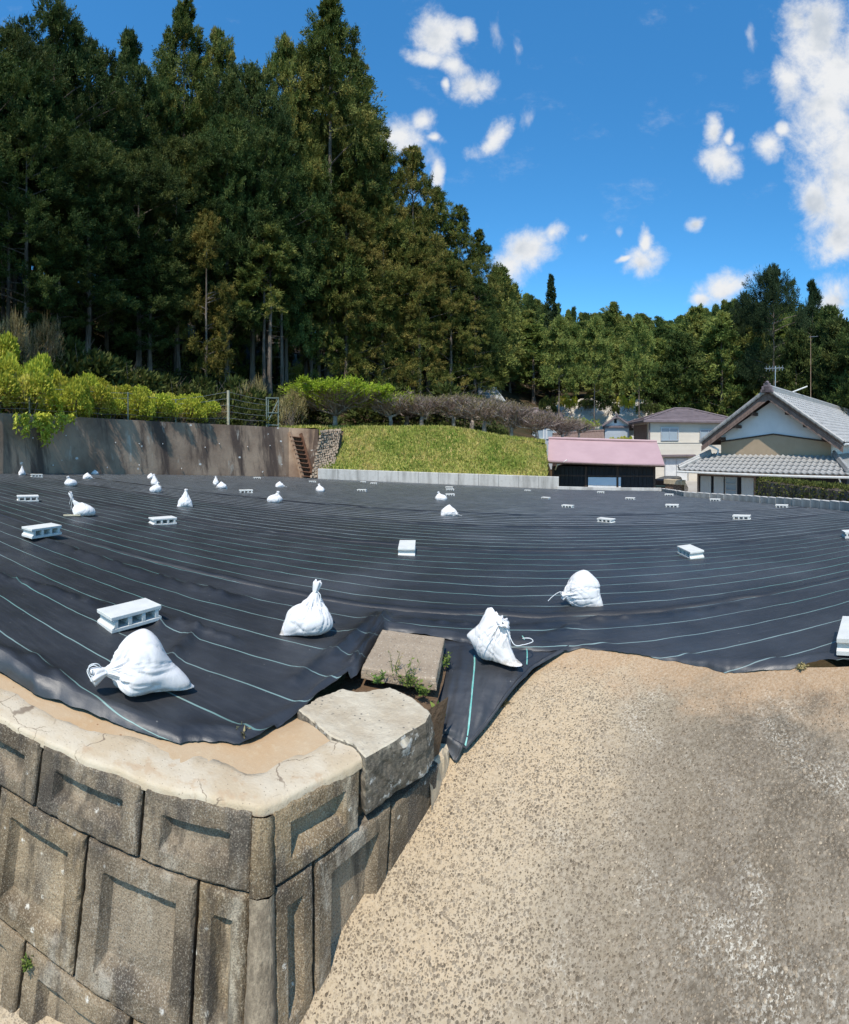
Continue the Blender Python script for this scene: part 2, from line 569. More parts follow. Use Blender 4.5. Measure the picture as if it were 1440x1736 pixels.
def f_lip(g):
    c = g.coord()
    a = g.noise(5, 6, c, 0.65); f = g.noise(90, 4, c, 0.6)
    col = g.mix(g.step(a, 0.36, 0.64), (0.49, 0.385, 0.255), (0.56, 0.475, 0.35))
    col = g.mix(g.math('MULTIPLY', g.step(g.noise(14, 5, c, 0.6), 0.57, 0.68), 0.6), col, (0.45, 0.31, 0.19))
    col = g.mix(g.step(g.vor(60, c), 0.16, 0.08, 0, 0.7), col, (0.17, 0.13, 0.1))
    wc = g.vmath('ADD', c, g.vmath('MULTIPLY', g.noise(9, 5, c, out=1), (0.12, 0.12, 0.0)))
    crack = g.math('MULTIPLY', g.step(g.vor(4.2, wc, 'DISTANCE_TO_EDGE'), 0.012, 0.004), g.step(g.noise(4, 3, g.mapping(c, (2, 2, 2))), 0.45, 0.55))
    col = g.mix(g.math('MULTIPLY', crack, 0.75), col, (0.16, 0.115, 0.08))
    col = g.mix(g.step(g.noise(26, 6, c, 0.7), 0.56, 0.72, 0, 0.5), col, (0.33, 0.25, 0.17))
    return col, g.bump(g.math('ADD', a, g.math('MULTIPLY', f, 0.5)), 0.55, 0.008)


def f_stone(g):
    c = g.coord()
    a = g.noise(6, 7, c, 0.68); f = g.noise(60, 5, c, 0.65)
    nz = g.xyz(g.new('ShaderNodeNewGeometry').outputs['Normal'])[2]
    col = g.mix(g.step(a, 0.32, 0.66), (0.43, 0.35, 0.245), (0.53, 0.46, 0.345))
    pit = g.math('MULTIPLY', g.step(g.vor(42, g.mapping(c, scale=(1, 1, 0.6))), 0.26, 0.12), g.step(g.noise(9, 4, c), 0.47, 0.6))
    col = g.mix(g.math('MULTIPLY', pit, 0.85), col, (0.09, 0.085, 0.08))
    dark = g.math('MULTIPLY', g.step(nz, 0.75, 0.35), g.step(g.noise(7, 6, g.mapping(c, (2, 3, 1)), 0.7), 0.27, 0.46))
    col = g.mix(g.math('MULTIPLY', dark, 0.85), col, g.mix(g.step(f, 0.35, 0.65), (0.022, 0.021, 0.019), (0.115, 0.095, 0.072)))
    pale = g.math('MULTIPLY', g.step(nz, 0.75, 0.35), g.step(g.noise(11, 5, g.mapping(c, (8, 1, 4)), 0.7), 0.55, 0.62))
    col = g.mix(g.math('MULTIPLY', pale, 0.85), col, (0.5, 0.48, 0.43))
    return col, g.bump(g.math('ADD', a, g.math('MULTIPLY', f, 0.5)), 0.8, 0.014)


def f_slab(g):
    c = g.coord()
    v = g.new('ShaderNodeTexVoronoi'); g.put(v.inputs['Vector'], c); v.inputs['Scale'].default_value = 85
    rr = g.xyz(v.outputs['Color'])
    base = g.mix(g.noise(6, 5, c, 0.6), (0.23, 0.17, 0.115), (0.44, 0.35, 0.25))
    s = g.math('MULTIPLY', g.step(v.outputs['Distance'], 0.42, 0.3), g.step(rr[0], 0.3, 0.35))
    col = g.mix(g.math('MULTIPLY', s, 0.75), base, g.mix(rr[1], (0.16, 0.13, 0.1), (0.58, 0.49, 0.37)))
    return col, g.bump(g.math('ADD', s, g.noise(120, 3, c)), 0.5, 0.006)


def f_fabric(g):
    uv = g.new('ShaderNodeUVMap', uv_map='weave').outputs[0]
    c = g.coord()
    u, v, _ = g.xyz(uv)
    wob = g.math('MULTIPLY', g.math('SUBTRACT', g.noise(1.6, 3, c, 0.5), 0.5), 0.06)
    vv = g.math('ADD', v, wob)
    fr = g.math('FRACT', g.math('DIVIDE', vv, 0.30))
    dist = g.math('ABSOLUTE', g.math('SUBTRACT', fr, 0.5))
    tw = g.new('ShaderNodeAttribute', attribute_type='OBJECT', attribute_name='thread_width').outputs['Fac']
    line = g.step(dist, g.math('MULTIPLY', tw, 0.021), g.math('MULTIPLY', tw, 0.011))
    fold_dark = g.attr('fold_dark')
    faint = g.step(g.noise(2.2, 3, g.mapping(c, scale=(1, 1, 1)), 0.6), 0.3, 0.52, 0.7, 1.0)
    wv = g.noise(900, 2, g.mapping(c, scale=(0.15, 1, 1)))
    dust = g.step(g.noise(0.7, 6, c, 0.65), 0.42, 0.75)
    col = g.mix(dust, (0.019, 0.020, 0.023), (0.049, 0.052, 0.058))
    col = g.mix(g.step(g.noise(45, 3, g.mapping(c, scale=(0.1, 1, 1))), 0.45, 0.75, 0, 0.35), col, (0.05, 0.052, 0.056))
    spk = g.math('MULTIPLY', g.step(g.vor(9, g.mapping(c, (3, 1, 0))), 0.05, 0.02), 0.5)
    col = g.mix(spk, col, (0.3, 0.28, 0.24))
    tcol = g.mix(g.step(tw, 1.2, 3.0), g.mix(g.step(g.noise(0.35, 2, c), 0.42, 0.6), (0.12, 0.27, 0.235), (0.22, 0.30, 0.285)), (0.42, 0.46, 0.46))
    col = g.mix(g.math('MULTIPLY', fold_dark, 0.9), col, (0.007, 0.007, 0.008))  # cloth colour goes near black along the overlaps and raised folds
    col = g.mix(g.math('MULTIPLY', g.math('MULTIPLY', line, faint), g.math('SUBTRACT', 1.0, g.math('MULTIPLY', fold_dark, 0.9))), col, tcol)
    h = g.math('ADD', g.math('MULTIPLY', wv, 0.12), g.math('ADD', g.noise(14, 5, g.mapping(c, scale=(0.5, 1, 1)), 0.6), g.math('MULTIPLY', line, 0.15)))
    return col, g.bump(h, 0.35, 0.010), g.step(g.noise(3, 4, c), 0.3, 0.7, 0.44, 0.58)


def f_bag(g):
    c = g.coord()
    f = g.noise(260, 2, c); a = g.noise(7, 5, c, 0.6)
    col = g.mix(g.step(a, 0.35, 0.75, 0, 0.5), (0.69, 0.665, 0.645), (0.62, 0.59, 0.56))
    col = g.mix(g.step(g.noise(2.4, 3, g.mapping(c, (1, 1, 0))), 0.62, 0.75, 0, 0.25), col, (0.55, 0.49, 0.42))
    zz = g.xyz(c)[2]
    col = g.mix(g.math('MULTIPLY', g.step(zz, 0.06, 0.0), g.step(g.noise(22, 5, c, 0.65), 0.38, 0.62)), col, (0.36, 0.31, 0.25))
    cr = g.noise(16, 5, g.mapping(c, scale=(1.5, 1.5, 0.55)), 0.62, dist=1.2)
    return col, g.bump(g.math('ADD', g.math('MULTIPLY', f, 0.12), cr), 0.16, 0.02)


def f_block(g):
    c = g.coord()
    f = g.noise(240, 3, c, 0.7); a = g.noise(9, 4, c, 0.6)
    col = g.mix(g.step(a, 0.3, 0.7), (0.56, 0.555, 0.51), (0.64, 0.63, 0.585))
    col = g.mix(g.step(f, 0.6, 0.75, 0, 0.4), col, (0.36, 0.35, 0.32))
    return col, g.bump(f, 0.35, 0.004)


def f_soil(g):
    c = g.coord()
    return g.mix(g.noise(9, 6, c, 0.65), (0.07, 0.045, 0.028), (0.2, 0.135, 0.085)), g.bump(g.noise(40, 5, c), 0.8, 0.02)


def f_hill(g):
    c = g.coord()
    n1 = g.noise(0.5, 6, c, 0.65)
    col = g.mix(g.step(n1, 0.35, 0.65), (0.045, 0.04, 0.02), (0.075, 0.05, 0.03))
    return col, g.bump(g.noise(4, 5, c), 0.7, 0.15)


def f_lawn(g):
    c = g.coord()
    col = g.mix(g.step(g.noise(0.6, 6, c, 0.65), 0.36, 0.64), (0.32, 0.31, 0.085), (0.42, 0.33, 0.13))
    col = g.mix(g.step(g.noise(7, 5, c, 0.7), 0.45, 0.7, 0, 0.6), col, (0.13, 0.16, 0.04))
    return col, g.bump(g.noise(9, 5, c), 0.9, 0.1)


def f_farwall(g):
    c = g.coord()
    x, y, z = g.xyz(c)
    st = g.noise(0.9, 6, g.mapping(c, scale=(1, 1, 0.12)), 0.65)
    b = g.noise(0.35, 5, g.mapping(c, (3, 0, 0)), 0.6)
    f = g.noise(6, 5, c, 0.7)
    col = g.mix(g.step(b, 0.35, 0.62), (0.19, 0.125, 0.085), (0.36, 0.26, 0.18))
    col = g.mix(g.step(st, 0.46, 0.60, 0, 0.9), col, (0.075, 0.052, 0.042))
    col = g.mix(g.math('MULTIPLY', g.step(g.noise(1.7, 5, g.mapping(c, (7, 2, 0), scale=(1, 1, 0.35)), 0.6), 0.6, 0.7), 0.6), col, (0.5, 0.45, 0.37))
    col = g.mix(g.math('MULTIPLY', g.step(f, 0.55, 0.75), 0.4), col, (0.12, 0.1, 0.085))
    sp = g.math('MULTIPLY', g.step(g.vor(1.15, g.mapping(c, (1, 5, 3), scale=(1, 1, 1.6)), rnd=1), 0.11, 0.06), g.step(f, 0.42, 0.5))
    col = g.mix(sp, col, (0.62, 0.6, 0.55))
    return col, g.bump(f, 0.5, 0.03)


def f_lowwall(g):
    c = g.coord()
    st = g.noise(2.4, 5, g.mapping(c, scale=(1, 1, 0.15)), 0.6)
    col = g.mix(g.step(st, 0.42, 0.66), (0.50, 0.48, 0.44), (0.33, 0.315, 0.285))
    col = g.mix(g.step(g.noise(7, 6, c, 0.7), 0.5, 0.75, 0, 0.5), col, (0.24, 0.22, 0.19))
    return col, g.bump(g.noise(25, 4, c), 0.4, 0.01)


def two(c1, c2, scale=8.0, rough=0.65, bump=0.3, dist=0.01, stretch=(1, 1, 1), lo=0.35, hi=0.65):
    def f(g):
        c = g.coord()
        n = g.noise(scale, 6, g.mapping(c, scale=stretch), rough)
        return g.mix(g.step(n, lo, hi), c1, c2), g.bump(g.noise(scale * 4, 4, g.mapping(c, scale=stretch)), bump, dist)
    return f


def f_tile(g):
    c = g.coord()
    inf = g.new('ShaderNodeObjectInfo').outputs['Random']
    n = g.noise(3, 6, c, 0.7)
    col = g.mix(g.step(n, 0.32, 0.68), (0.235, 0.23, 0.22), (0.40, 0.39, 0.37))
    col = g.mix(g.math('MULTIPLY', inf, 0.55), col, (0.29, 0.285, 0.275))
    col = g.mix(g.step(g.noise(22, 5, c), 0.55, 0.75, 0, 0.5), col, (0.2, 0.19, 0.175))
    return col, g.bump(g.noise(30, 3, c), 0.3, 0.01)


def f_pebble(g):
    t = g.attr('tone')
    r = g.new('ShaderNodeValToRGB')
    g.put(r.inputs[0], t)
    e = r.color_ramp.elements
    e[0].position, e[0].color = 0.0, (0.115, 0.088, 0.058, 1)
    e[1].position, e[1].color = 1.0, (0.46, 0.37, 0.26, 1)
    x = e.new(0.5); x.color = (0.21, 0.162, 0.108, 1)
    x = e.new(0.85); x.color = (0.32, 0.25, 0.17, 1)
    return r.outputs[0], None


M = {}
M['ramp'] = mat('aggregate_concrete', f_ramp, 0.9, 0.2)
M['pebble'] = mat('pebble', f_pebble, 0.75, 0.25)
M['wall'] = mat('weathered_concrete', f_wall, 0.9, 0.2)
M['coping'] = mat('sandy_mortar', f_coping, 0.92, 0.15)
M['lip'] = mat('cream_mortar', f_lip, 0.92, 0.15)
M['stone'] = mat('pale_stone', f_stone, 0.9, 0.2)
M['slab'] = mat('washed_slab', f_slab, 0.88, 0.2)
M['fabric'] = mat('woven_black_fabric', f_fabric, 0.5, 0.75)
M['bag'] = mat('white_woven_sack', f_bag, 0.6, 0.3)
M['cord'] = mat('white_cord', two((0.75, 0.76, 0.75), (0.6, 0.62, 0.6), 60), 0.7)
M['thread'] = mat('green_thread', two((0.16, 0.50, 0.43), (0.30, 0.58, 0.52), 30), 0.6)
M['block'] = mat('pale_concrete_block', f_block, 0.9, 0.2)
M['soil'] = mat('soil', f_soil, 0.95, 0.1)
M['hill'] = mat('forest_floor', f_hill, 0.95, 0.1)
M['lawn'] = mat('dry_lawn', f_lawn, 0.95, 0.1)
M['farwall'] = mat('stained_concrete', f_farwall, 0.9, 0.2)
M['lowwall'] = mat('pale_concrete', f_lowwall, 0.9, 0.2)
M['rust'] = mat('rusty_steel', two((0.10, 0.045, 0.025), (0.17, 0.085, 0.05), 6), 0.8)
M['rustrail'] = mat('brown_rail', two((0.26, 0.16, 0.10), (0.36, 0.25, 0.17), 4), 0.8)
M['rubble'] = mat('rubble_stone', two((0.26, 0.19, 0.135), (0.38, 0.30, 0.22), 3.0), 0.9)
M['post'] = mat('fence_post', two((0.36, 0.33, 0.22), (0.46, 0.43, 0.32), 5), 0.7)
M['tin'] = mat('weathered_tin', two((0.30, 0.31, 0.31), (0.38, 0.38, 0.37), 3, bump=.1), 0.6)
M['gpost'] = mat('green_grey_steel', two((0.13, 0.16, 0.13), (0.20, 0.23, 0.19), 5), 0.5)
M['wire'] = mat('wire', (0.32, 0.33, 0.31), 0.4, 0.5, 0.6)
M['bark'] = mat('bark', two((0.10, 0.078, 0.06), (0.24, 0.20, 0.165), 1.6, stretch=(3, 3, 0.25), bump=0.8, dist=0.05), 0.95, 0.1)
M['twig'] = mat('plum_bark', two((0.23, 0.19, 0.165), (0.42, 0.37, 0.33), 3, bump=0.6, dist=0.02), 0.9, 0.1)
M['pink'] = mat('pink_painted_metal', two((0.44, 0.295, 0.30), (0.40, 0.265, 0.27), 0.8, bump=0.05), 0.5, 0.35)
M['blackwood'] = mat('charred_boards', two((0.012, 0.013, 0.016), (0.028, 0.027, 0.03), 3, stretch=(6, 6, 0.4)), 0.7)
M['darkwood'] = mat('dark_brown_wood', two((0.045, 0.03, 0.024), (0.085, 0.055, 0.042), 3, stretch=(3, 3, 0.6)), 0.7)
M['brownwood'] = mat('weathered_brown_wood', two((0.16, 0.105, 0.085), (0.24, 0.17, 0.14), 3, stretch=(2, 2, 0.6)), 0.75)
M['whiteply'] = mat('pale_blue_panel', two((0.62, 0.70, 0.78), (0.68, 0.74, 0.80), 1.5, bump=0.05), 0.5)
M['whitewood'] = mat('whitewash', two((0.72, 0.72, 0.7), (0.62, 0.62, 0.6), 2, bump=0.05), 0.7)
M['plaster'] = mat('white_plaster', two((0.74, 0.75, 0.76), (0.68, 0.69, 0.70), 1.0, bump=0.08), 0.8)
M['beige'] = mat('beige_render', two((0.40, 0.30, 0.20), (0.43, 0.325, 0.22), 2.0, bump=0.2), 0.9)
M['cream'] = mat('cream_siding', two((0.60, 0.55, 0.46), (0.64, 0.59, 0.50), 1.0, bump=0.1), 0.75)
M['greysiding'] = mat('grey_siding', two((0.36, 0.40, 0.44), (0.42, 0.46, 0.50), 1.0, bump=0.1), 0.7)
M['tile'] = mat('silver_grey_tile', f_tile, 0.5, 0.4)
M['tiledark'] = mat('brown_grey_tile', two((0.15, 0.12, 0.125), (0.20, 0.16, 0.165), 2, bump=0.2), 0.6)
M['shutter'] = mat('silver_shutter', two((0.50, 0.50, 0.49), (0.56, 0.56, 0.55), 1.2, bump=0.1), 0.5)
M['curtain'] = mat('curtain', two((0.66, 0.66, 0.64), (0.56, 0.57, 0.57), 3, bump=0.1), 0.8)
M['glass'] = mat('dark_window_glass', (0.03, 0.05, 0.055), 0.08, 0.6)
M['paleglass'] = mat('pale_window_glass', (0.30, 0.36, 0.40), 0.12, 0.6)
M['frame'] = mat('window_frame', two((0.12, 0.09, 0.075), (0.16, 0.12, 0.10), 3, bump=0.05), 0.5)
M['alu'] = mat('aluminium', (0.55, 0.56, 0.57), 0.4, 0.5, 0.7)
M['gutter'] = mat('gutter', two((0.60, 0.58, 0.54), (0.68, 0.66, 0.62), 3, bump=0.05), 0.5)
M['brick'] = mat('brown_brick', two((0.15, 0.095, 0.07), (0.21, 0.14, 0.105), 3), 0.85)
M['carpaint'] = mat('black_car_paint', (0.012, 0.012, 0.014), 0.25, 0.5)
M['rubber'] = mat('rubber', (0.02, 0.02, 0.02), 0.8)
M['rock'] = mat('pale_cut_slope', two((0.44, 0.39, 0.31), (0.58, 0.53, 0.45), 0.25, bump=0.6, dist=0.3), 0.9)
M['valley'] = mat('yard_gravel', two((0.34, 0.31, 0.27), (0.42, 0.39, 0.34), 0.8), 0.95)

M['cornerpost'] = mat('pale_corner_concrete', two((0.36, 0.285, 0.195), (0.17, 0.132, 0.09), 30, rough=.75, stretch=(1, 1, .5), bump=.9, dist=.006, lo=.3, hi=.62), 0.9)
M['sugi'] = leaf_mat('cedar_sprays', [(0.0, (0.040, 0.066, 0.016)), (0.4, (0.100, 0.132, 0.029)), (0.75, (0.185, 0.190, 0.046)), (1.0, (0.27, 0.23, 0.06))])
M['gold'] = leaf_mat('golden_cedar_sprays', [(0.0, (0.085, 0.095, 0.02)), (0.5, (0.185, 0.17, 0.036)), (1.0, (0.29, 0.23, 0.055))])
M['hinoki'] = leaf_mat('cypress_sprays', [(0.0, (0.034, 0.060, 0.018)), (0.5, (0.070, 0.106, 0.028)), (1.0, (0.165, 0.190, 0.055))])
M['hillsugi'] = leaf_mat('hill_conifer_sprays', [(0.0, (0.085, 0.13, 0.034)), (0.5, (0.195, 0.235, 0.06)), (1.0, (0.33, 0.33, 0.09))])
M['pine'] = leaf_mat('pine_needles', [(0.0, (0.027, 0.051, 0.021)), (1.0, (0.060, 0.093, 0.039))])
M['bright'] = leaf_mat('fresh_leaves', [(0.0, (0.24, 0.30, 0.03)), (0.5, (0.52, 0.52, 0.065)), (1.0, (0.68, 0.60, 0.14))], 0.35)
M['lime'] = leaf_mat('lime_leaves', [(0.0, (0.22, 0.30, 0.025)), (1.0, (0.45, 0.52, 0.06))], 0.4)
M['olive'] = leaf_mat('olive_buds', [(0.0, (0.17, 0.14, 0.06)), (1.0, (0.32, 0.26, 0.11))], 0.3)
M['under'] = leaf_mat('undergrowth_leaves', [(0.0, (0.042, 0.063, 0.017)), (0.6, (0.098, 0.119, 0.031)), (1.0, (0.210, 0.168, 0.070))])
M['straw'] = leaf_mat('dry_stalks', [(0.0, (0.22, 0.17, 0.07)), (1.0, (0.50, 0.42, 0.22))], 0.2)
M['grass'] = leaf_mat('grass_blades', [(0.0, (0.17, 0.25, 0.04)), (0.5, (0.38, 0.40, 0.095)), (1.0, (0.58, 0.47, 0.18))], 0.3)
M['hedge'] = leaf_mat('hedge_leaves', [(0.0, (0.045, 0.065, 0.018)), (0.6, (0.12, 0.14, 0.035)), (1.0, (0.27, 0.24, 0.07))], 0.25)
M['weed'] = leaf_mat('weed_leaves', [(0.0, (0.08, 0.15, 0.03)), (1.0, (0.26, 0.34, 0.08))], 0.35)
# ------------------------------------------------------------------ the ramp (also the road in front of the wall)
def ramp_h(X, Y):
    s = 0.61 * X + 0.79 * Y
    return 1.29 + 0.28 * (2.62 - s)


def pr(x, y, lift=0.0):
    """pixel on the ramp plane"""
    a = azx(x); t = (y - Y0) / F
    k = 0.61 * math.sin(a) + 0.79 * math.cos(a)
    D = (1.29 + 0.28 * 2.62) / (t + 0.28 * k)
    X, Y = D * math.sin(a), D * math.cos(a)
    return np.array([X, Y, E - ramp_h(X, Y) + lift])


BA, BB = pr(985, 1092), pr(772, 1292)     # left border of the ramp where the cloth strip lies over it
bd = (BB - BA)[:2] / np.linalg.norm((BB - BA)[:2])


def ramp_z(X, Y):
    base = E - ramp_h(X, Y)
    lx, ly = X - BA[0], Y - BA[1]
    left = lx * bd[1] - ly * bd[0]            # metres to the left of the border
    along = lx * bd[0] + ly * bd[1]
    drop = np.clip(left - 0.10, 0, 0.5) * 0.8 * np.clip((1.06 - along) / 0.15, 0, 1)
    return base - drop + 0.012 * fbm(X * 1.7, Y * 1.7, 4, 3)


sv = np.linspace(-5.5, 2.66, 150)
rows = []
for s_ in sv:
    w0 = np.interp(s_, [-.5, .3, 2.66], [-7, -2.2, -1.95])
    ww = np.linspace(w0, 7.0, 170)
    X = 0.61 * s_ + 0.79 * ww; Y = 0.79 * s_ - 0.61 * ww
    Yc = Y
    rows.append(np.stack([X, Yc, ramp_z(X, Yc)], 1))
mb = MB(); mb.grid(np.array(rows), flip=True)
ramp = tag(mb.build('ramp', M['ramp'], smooth=True), kind='structure')

# stones washed out of the concrete surface, dense near the eye
def pebble_field():
    r = np.random.default_rng(5)
    n = 150000
    s_ = r.uniform(-0.6, 2.5, n); w_ = r.uniform(-2.0, 3.0, n)
    X = 0.61 * s_ + 0.79 * w_; Y = 0.79 * s_ - 0.61 * w_
    D = np.hypot(X, Y)
    az_ = np.arctan2(X, Y)
    lx, ly = X - BA[0], Y - BA[1]
    left = lx * bd[1] - ly * bd[0]
    keep = (D > 0.95) & (az_ > -0.55) & (az_ < 0.9) & (left < 0.02) & (D < 3.0)
    dens = 1.0 + 1.2 * fbm(X * 1.1 + 5, Y * 1.1, 4, 21) + 0.9 * fbm(X * 5 + 5, Y * 5, 2, 22)
    dens *= np.clip(1.3 - 0.5 * np.clip(s_ - 0.3, 0, 3), 0.06, 1.0) * 0.85
    keep &= r.uniform(0, 1, n) < np.clip(dens, 0.03, 1)
    X, Y = X[keep], Y[keep]; n = len(X)
    rr = np.clip(r.lognormal(math.log(0.0044), 0.30, n), 0.0026, 0.010)
    Z = ramp_z(X, Y)
    k = 5
    ang = r.uniform(0, 6.28, n)[:, None] + np.arange(k)[None, :] * (2 * math.pi / k)
    el = r.uniform(0.7, 1.25, (n, k))
    tw = r.uniform(0, 6.28, n)[:, None]
    ecc = r.uniform(0.6, 0.95, n)[:, None]
    rx = rr[:, None] * el
    cx_ = rx * np.cos(ang); cy_ = rx * np.sin(ang) * ecc
    px = cx_ * np.cos(tw) - cy_ * np.sin(tw); py = cx_ * np.sin(tw) + cy_ * np.cos(tw)
    sl = np.array([0.28 * 0.61, 0.28 * 0.79])
    def ring(f, h):
        x = px * f; y = py * f
        return np.stack([X[:, None] + x, Y[:, None] + y, Z[:, None] + x * sl[0] + y * sl[1] + h[:, None]], 2)
    low = ring(1.0, -0.0022 * np.ones(n)); top = ring(0.62, rr * 0.16 + 0.0003)
    apex = np.stack([X, Y, Z + rr * 0.20 + 0.0004], 1)[:, None, :]
    V = np.concatenate([low, top, apex], 1).reshape(-1, 3)
    per = 2 * k + 1
    f = []
    for j in range(k):
        f.append((j, (j + 1) % k, k + (j + 1) % k)); f.append((j, k + (j + 1) % k, k + j)); f.append((k + j, k + (j + 1) % k, 2 * k))
    f = np.array(f)
    T = (np.arange(n)[:, None, None] * per + f[None]).reshape(-1, 3)
    me = bpy.data.meshes.new('pebbles')
    me.vertices.add(len(V)); me.vertices.foreach_set('co', V.astype(np.float32).ravel())
    me.loops.add(T.size); me.loops.foreach_set('vertex_index', T.astype(np.int32).ravel())
    me.polygons.add(len(T)); me.polygons.foreach_set('loop_start', np.arange(0, T.size, 3, dtype=np.int32))
    tone = np.repeat(r.uniform(0, 1, n) ** 1.4, len(f))
    at = me.attributes.new('tone', 'FLOAT', 'FACE'); at.data.foreach_set('value', tone.astype(np.float32))
    me.update(calc_edges=True)
    o = link('pebbles', me, M['pebble'], smooth=True)
    tag(o, 'small grey brown pebbles showing in the worn concrete of the ramp', kind='stuff')


pebble_field()

# ------------------------------------------------------------------ retaining wall of pressed concrete blocks
CAPH = 1.19
C = pz(447, 1362, CAPH - 0.01)[:2]
dirL = np.array([-0.949, -0.3165]); nL = np.array([0.316, -0.949])
dirR = np.array([0.557, 0.830]); B0 = np.array([-0.629, 1.206]); dirF = np.array([0.338, 0.941])
FOOT = 1.95


def PL(u, v, d):
    """left face: u metres from the corner, v depth below the eye, d depth into the wall"""
    q = C + dirL * u + nL * (0.23 * (v - 1.18)) - nL * d
    return np.array([q[0], q[1], E - v])


def PR(u, v, d):
    t = C + dirR * u; f = B0 + dirF * u
    k = (v - 1.18) / (FOOT - 1.18)
    q = t + (f - t) * k
    n = np.array([dirR[1], -dirR[0]])
    q = q - n * d
    return np.array([q[0], q[1], E - v])


wall = empty('retaining_wall', (C[0], C[1], E - 2.0))
tag(wall, 'weathered grey brown concrete block retaining wall with recessed panels, turning a corner beside the ramp', 'wall')
W_INV = Vector((-C[0], -C[1], -(E - 2.0)))


def wbuild(mb, name, m, **kw):
    o = mb.build(name, m, wall, **kw)
    o.location = W_INV
    return o


def panel(Pf, u0, u1, v0, v1, seed, name='wall_block', mat_='wall', recess=True, mu=(0.068, 0.068), mv=(0.06, 0.055), depth=0.042):
    g_ = 0.0055
    u0 += g_; u1 -= g_; v0 += g_ * .8; v1 -= g_ * .8
    def axis(a, b, m0, m1):
        base = list(np.linspace(a, b, max(6, int((b - a) / 0.0105))))
        if recess:
            for e in (a + m0, a + m0 + 0.016, b - m1, b - m1 - 0.026): base.append(e)
        base += [a + 0.004, a + 0.011, b - 0.004, b - 0.011]
        return np.array(sorted(base))
    U = axis(u0, u1, *mu); Vv = axis(v0, v1, *mv)
    gu, gv = np.meshgrid(U, Vv)
    def sm(x, a, b):
        t = np.clip((x - a) / (b - a), 0, 1); return t
    d = np.zeros_like(gu)
    if recess:
        jig = 0.004 * fbm(gu * 25, gv * 25, 2, seed + 5)
        r_ = np.minimum(np.minimum(sm(gu + jig, u0 + mu[0], u0 + mu[0] + 0.013), sm(-gu + jig, -(u1 - mu[1]), -(u1 - mu[1]) + 0.030)),
                        np.minimum(sm(gv + jig, v0 + mv[0], v0 + mv[0] + 0.011), sm(-gv + jig, -(v1 - mv[1]), -(v1 - mv[1]) + 0.034)))
        d += depth * r_
    e = np.minimum(np.minimum(gu - u0, u1 - gu), np.minimum(gv - v0, v1 - gv))
    chip = np.clip(fbm(gu * 30, gv * 30, 3, seed) * 3, 0, 1) * 0.010
    d += np.clip(1 - e / (0.012 + chip), 0, 1) ** 2 * (0.010 + chip)
    d += 0.006 * fbm(gu * 8, gv * 8, 4, seed + 1) + 0.0035 * fbm(gu * 70, gv * 70, 2, seed + 2)
    P = np.array([[Pf(gu[i, j], gv[i, j], d[i, j]) for j in range(gu.shape[1])] for i in range(gu.shape[0])])
    # sides run back into the wall
    def back(i, j): return Pf(gu[i, j], gv[i, j], 0.075)
    nr, nc = gu.shape
    full = np.zeros((nr + 2, nc + 2, 3))
    full[1:-1, 1:-1] = P
    for j in range(nc):
        full[0, j + 1] = back(0, j); full[-1, j + 1] = back(-1, j)
    for i in range(nr):
        full[i + 1, 0] = back(i, 0); full[i + 1, -1] = back(i, -1)
    full[0, 0] = full[0, 1]; full[0, -1] = full[0, -2]; full[-1, 0] = full[-1, 1]; full[-1, -1] = full[-1, -2]
    mb = MB(); mb.grid(full, flip=(Pf is PR))
    o = wbuild(mb, name, M[mat_], smooth=False)
    rr = np.zeros(full.shape[:2])
    if recess: rr[1:-1, 1:-1] = np.clip(r_, 0, 1) ** 2
    at = o.data.attributes.new('recess', 'FLOAT', 'POINT'); at.data.foreach_set('value', rr.astype(np.float32).ravel())
    return o


R1, R2, R3, R4 = 1.205, 1.433, 1.853, 2.30
jl1 = [0.03, 0.42, 0.86, 1.29, 1.71, 2.13]
jl2 = [0.03, 0.205, 0.62, 1.04, 1.46, 1.88, 2.3]
jl3 = [0.03, 0.40, 0.83, 1.25, 1.67, 2.09]
jl1 += [2.13 + .42 * q for q in range(1, 8)]; jl2 += [2.3 + .42 * q for q in range(1, 7)]; jl3 += [2.09 + .42 * q for q in range(1, 8)]
for i in range(len(jl1) - 1): panel(PL, jl1[i], jl1[i + 1], R1, R2, 10 + i, mv=(0.066, 0.05))
for i in range(len(jl2) - 1): panel(PL, jl2[i], jl2[i + 1], R2, R3, 30 + i, mv=(0.066, 0.06), mu=(0.062, 0.07) if i else (0.05, 0.045))
for i in range(len(jl3) - 1): panel(PL, jl3[i], jl3[i + 1], R3, R4, 50 + i)
panel(PR, 0.03, 0.418, R1, R2, 70, mv=(0.06, 0.05))
panel(PR, 0.03, 0.205, R2, R3, 71, mu=(0.05, 0.045))
panel(PR, 0.205, 0.60, R2, R3, 72)
panel(PR, 0.60, 0.93, R2 + 0.02, R3, 73, recess=False)
panel(PR, 0.03, 0.5, R3, R4, 74)
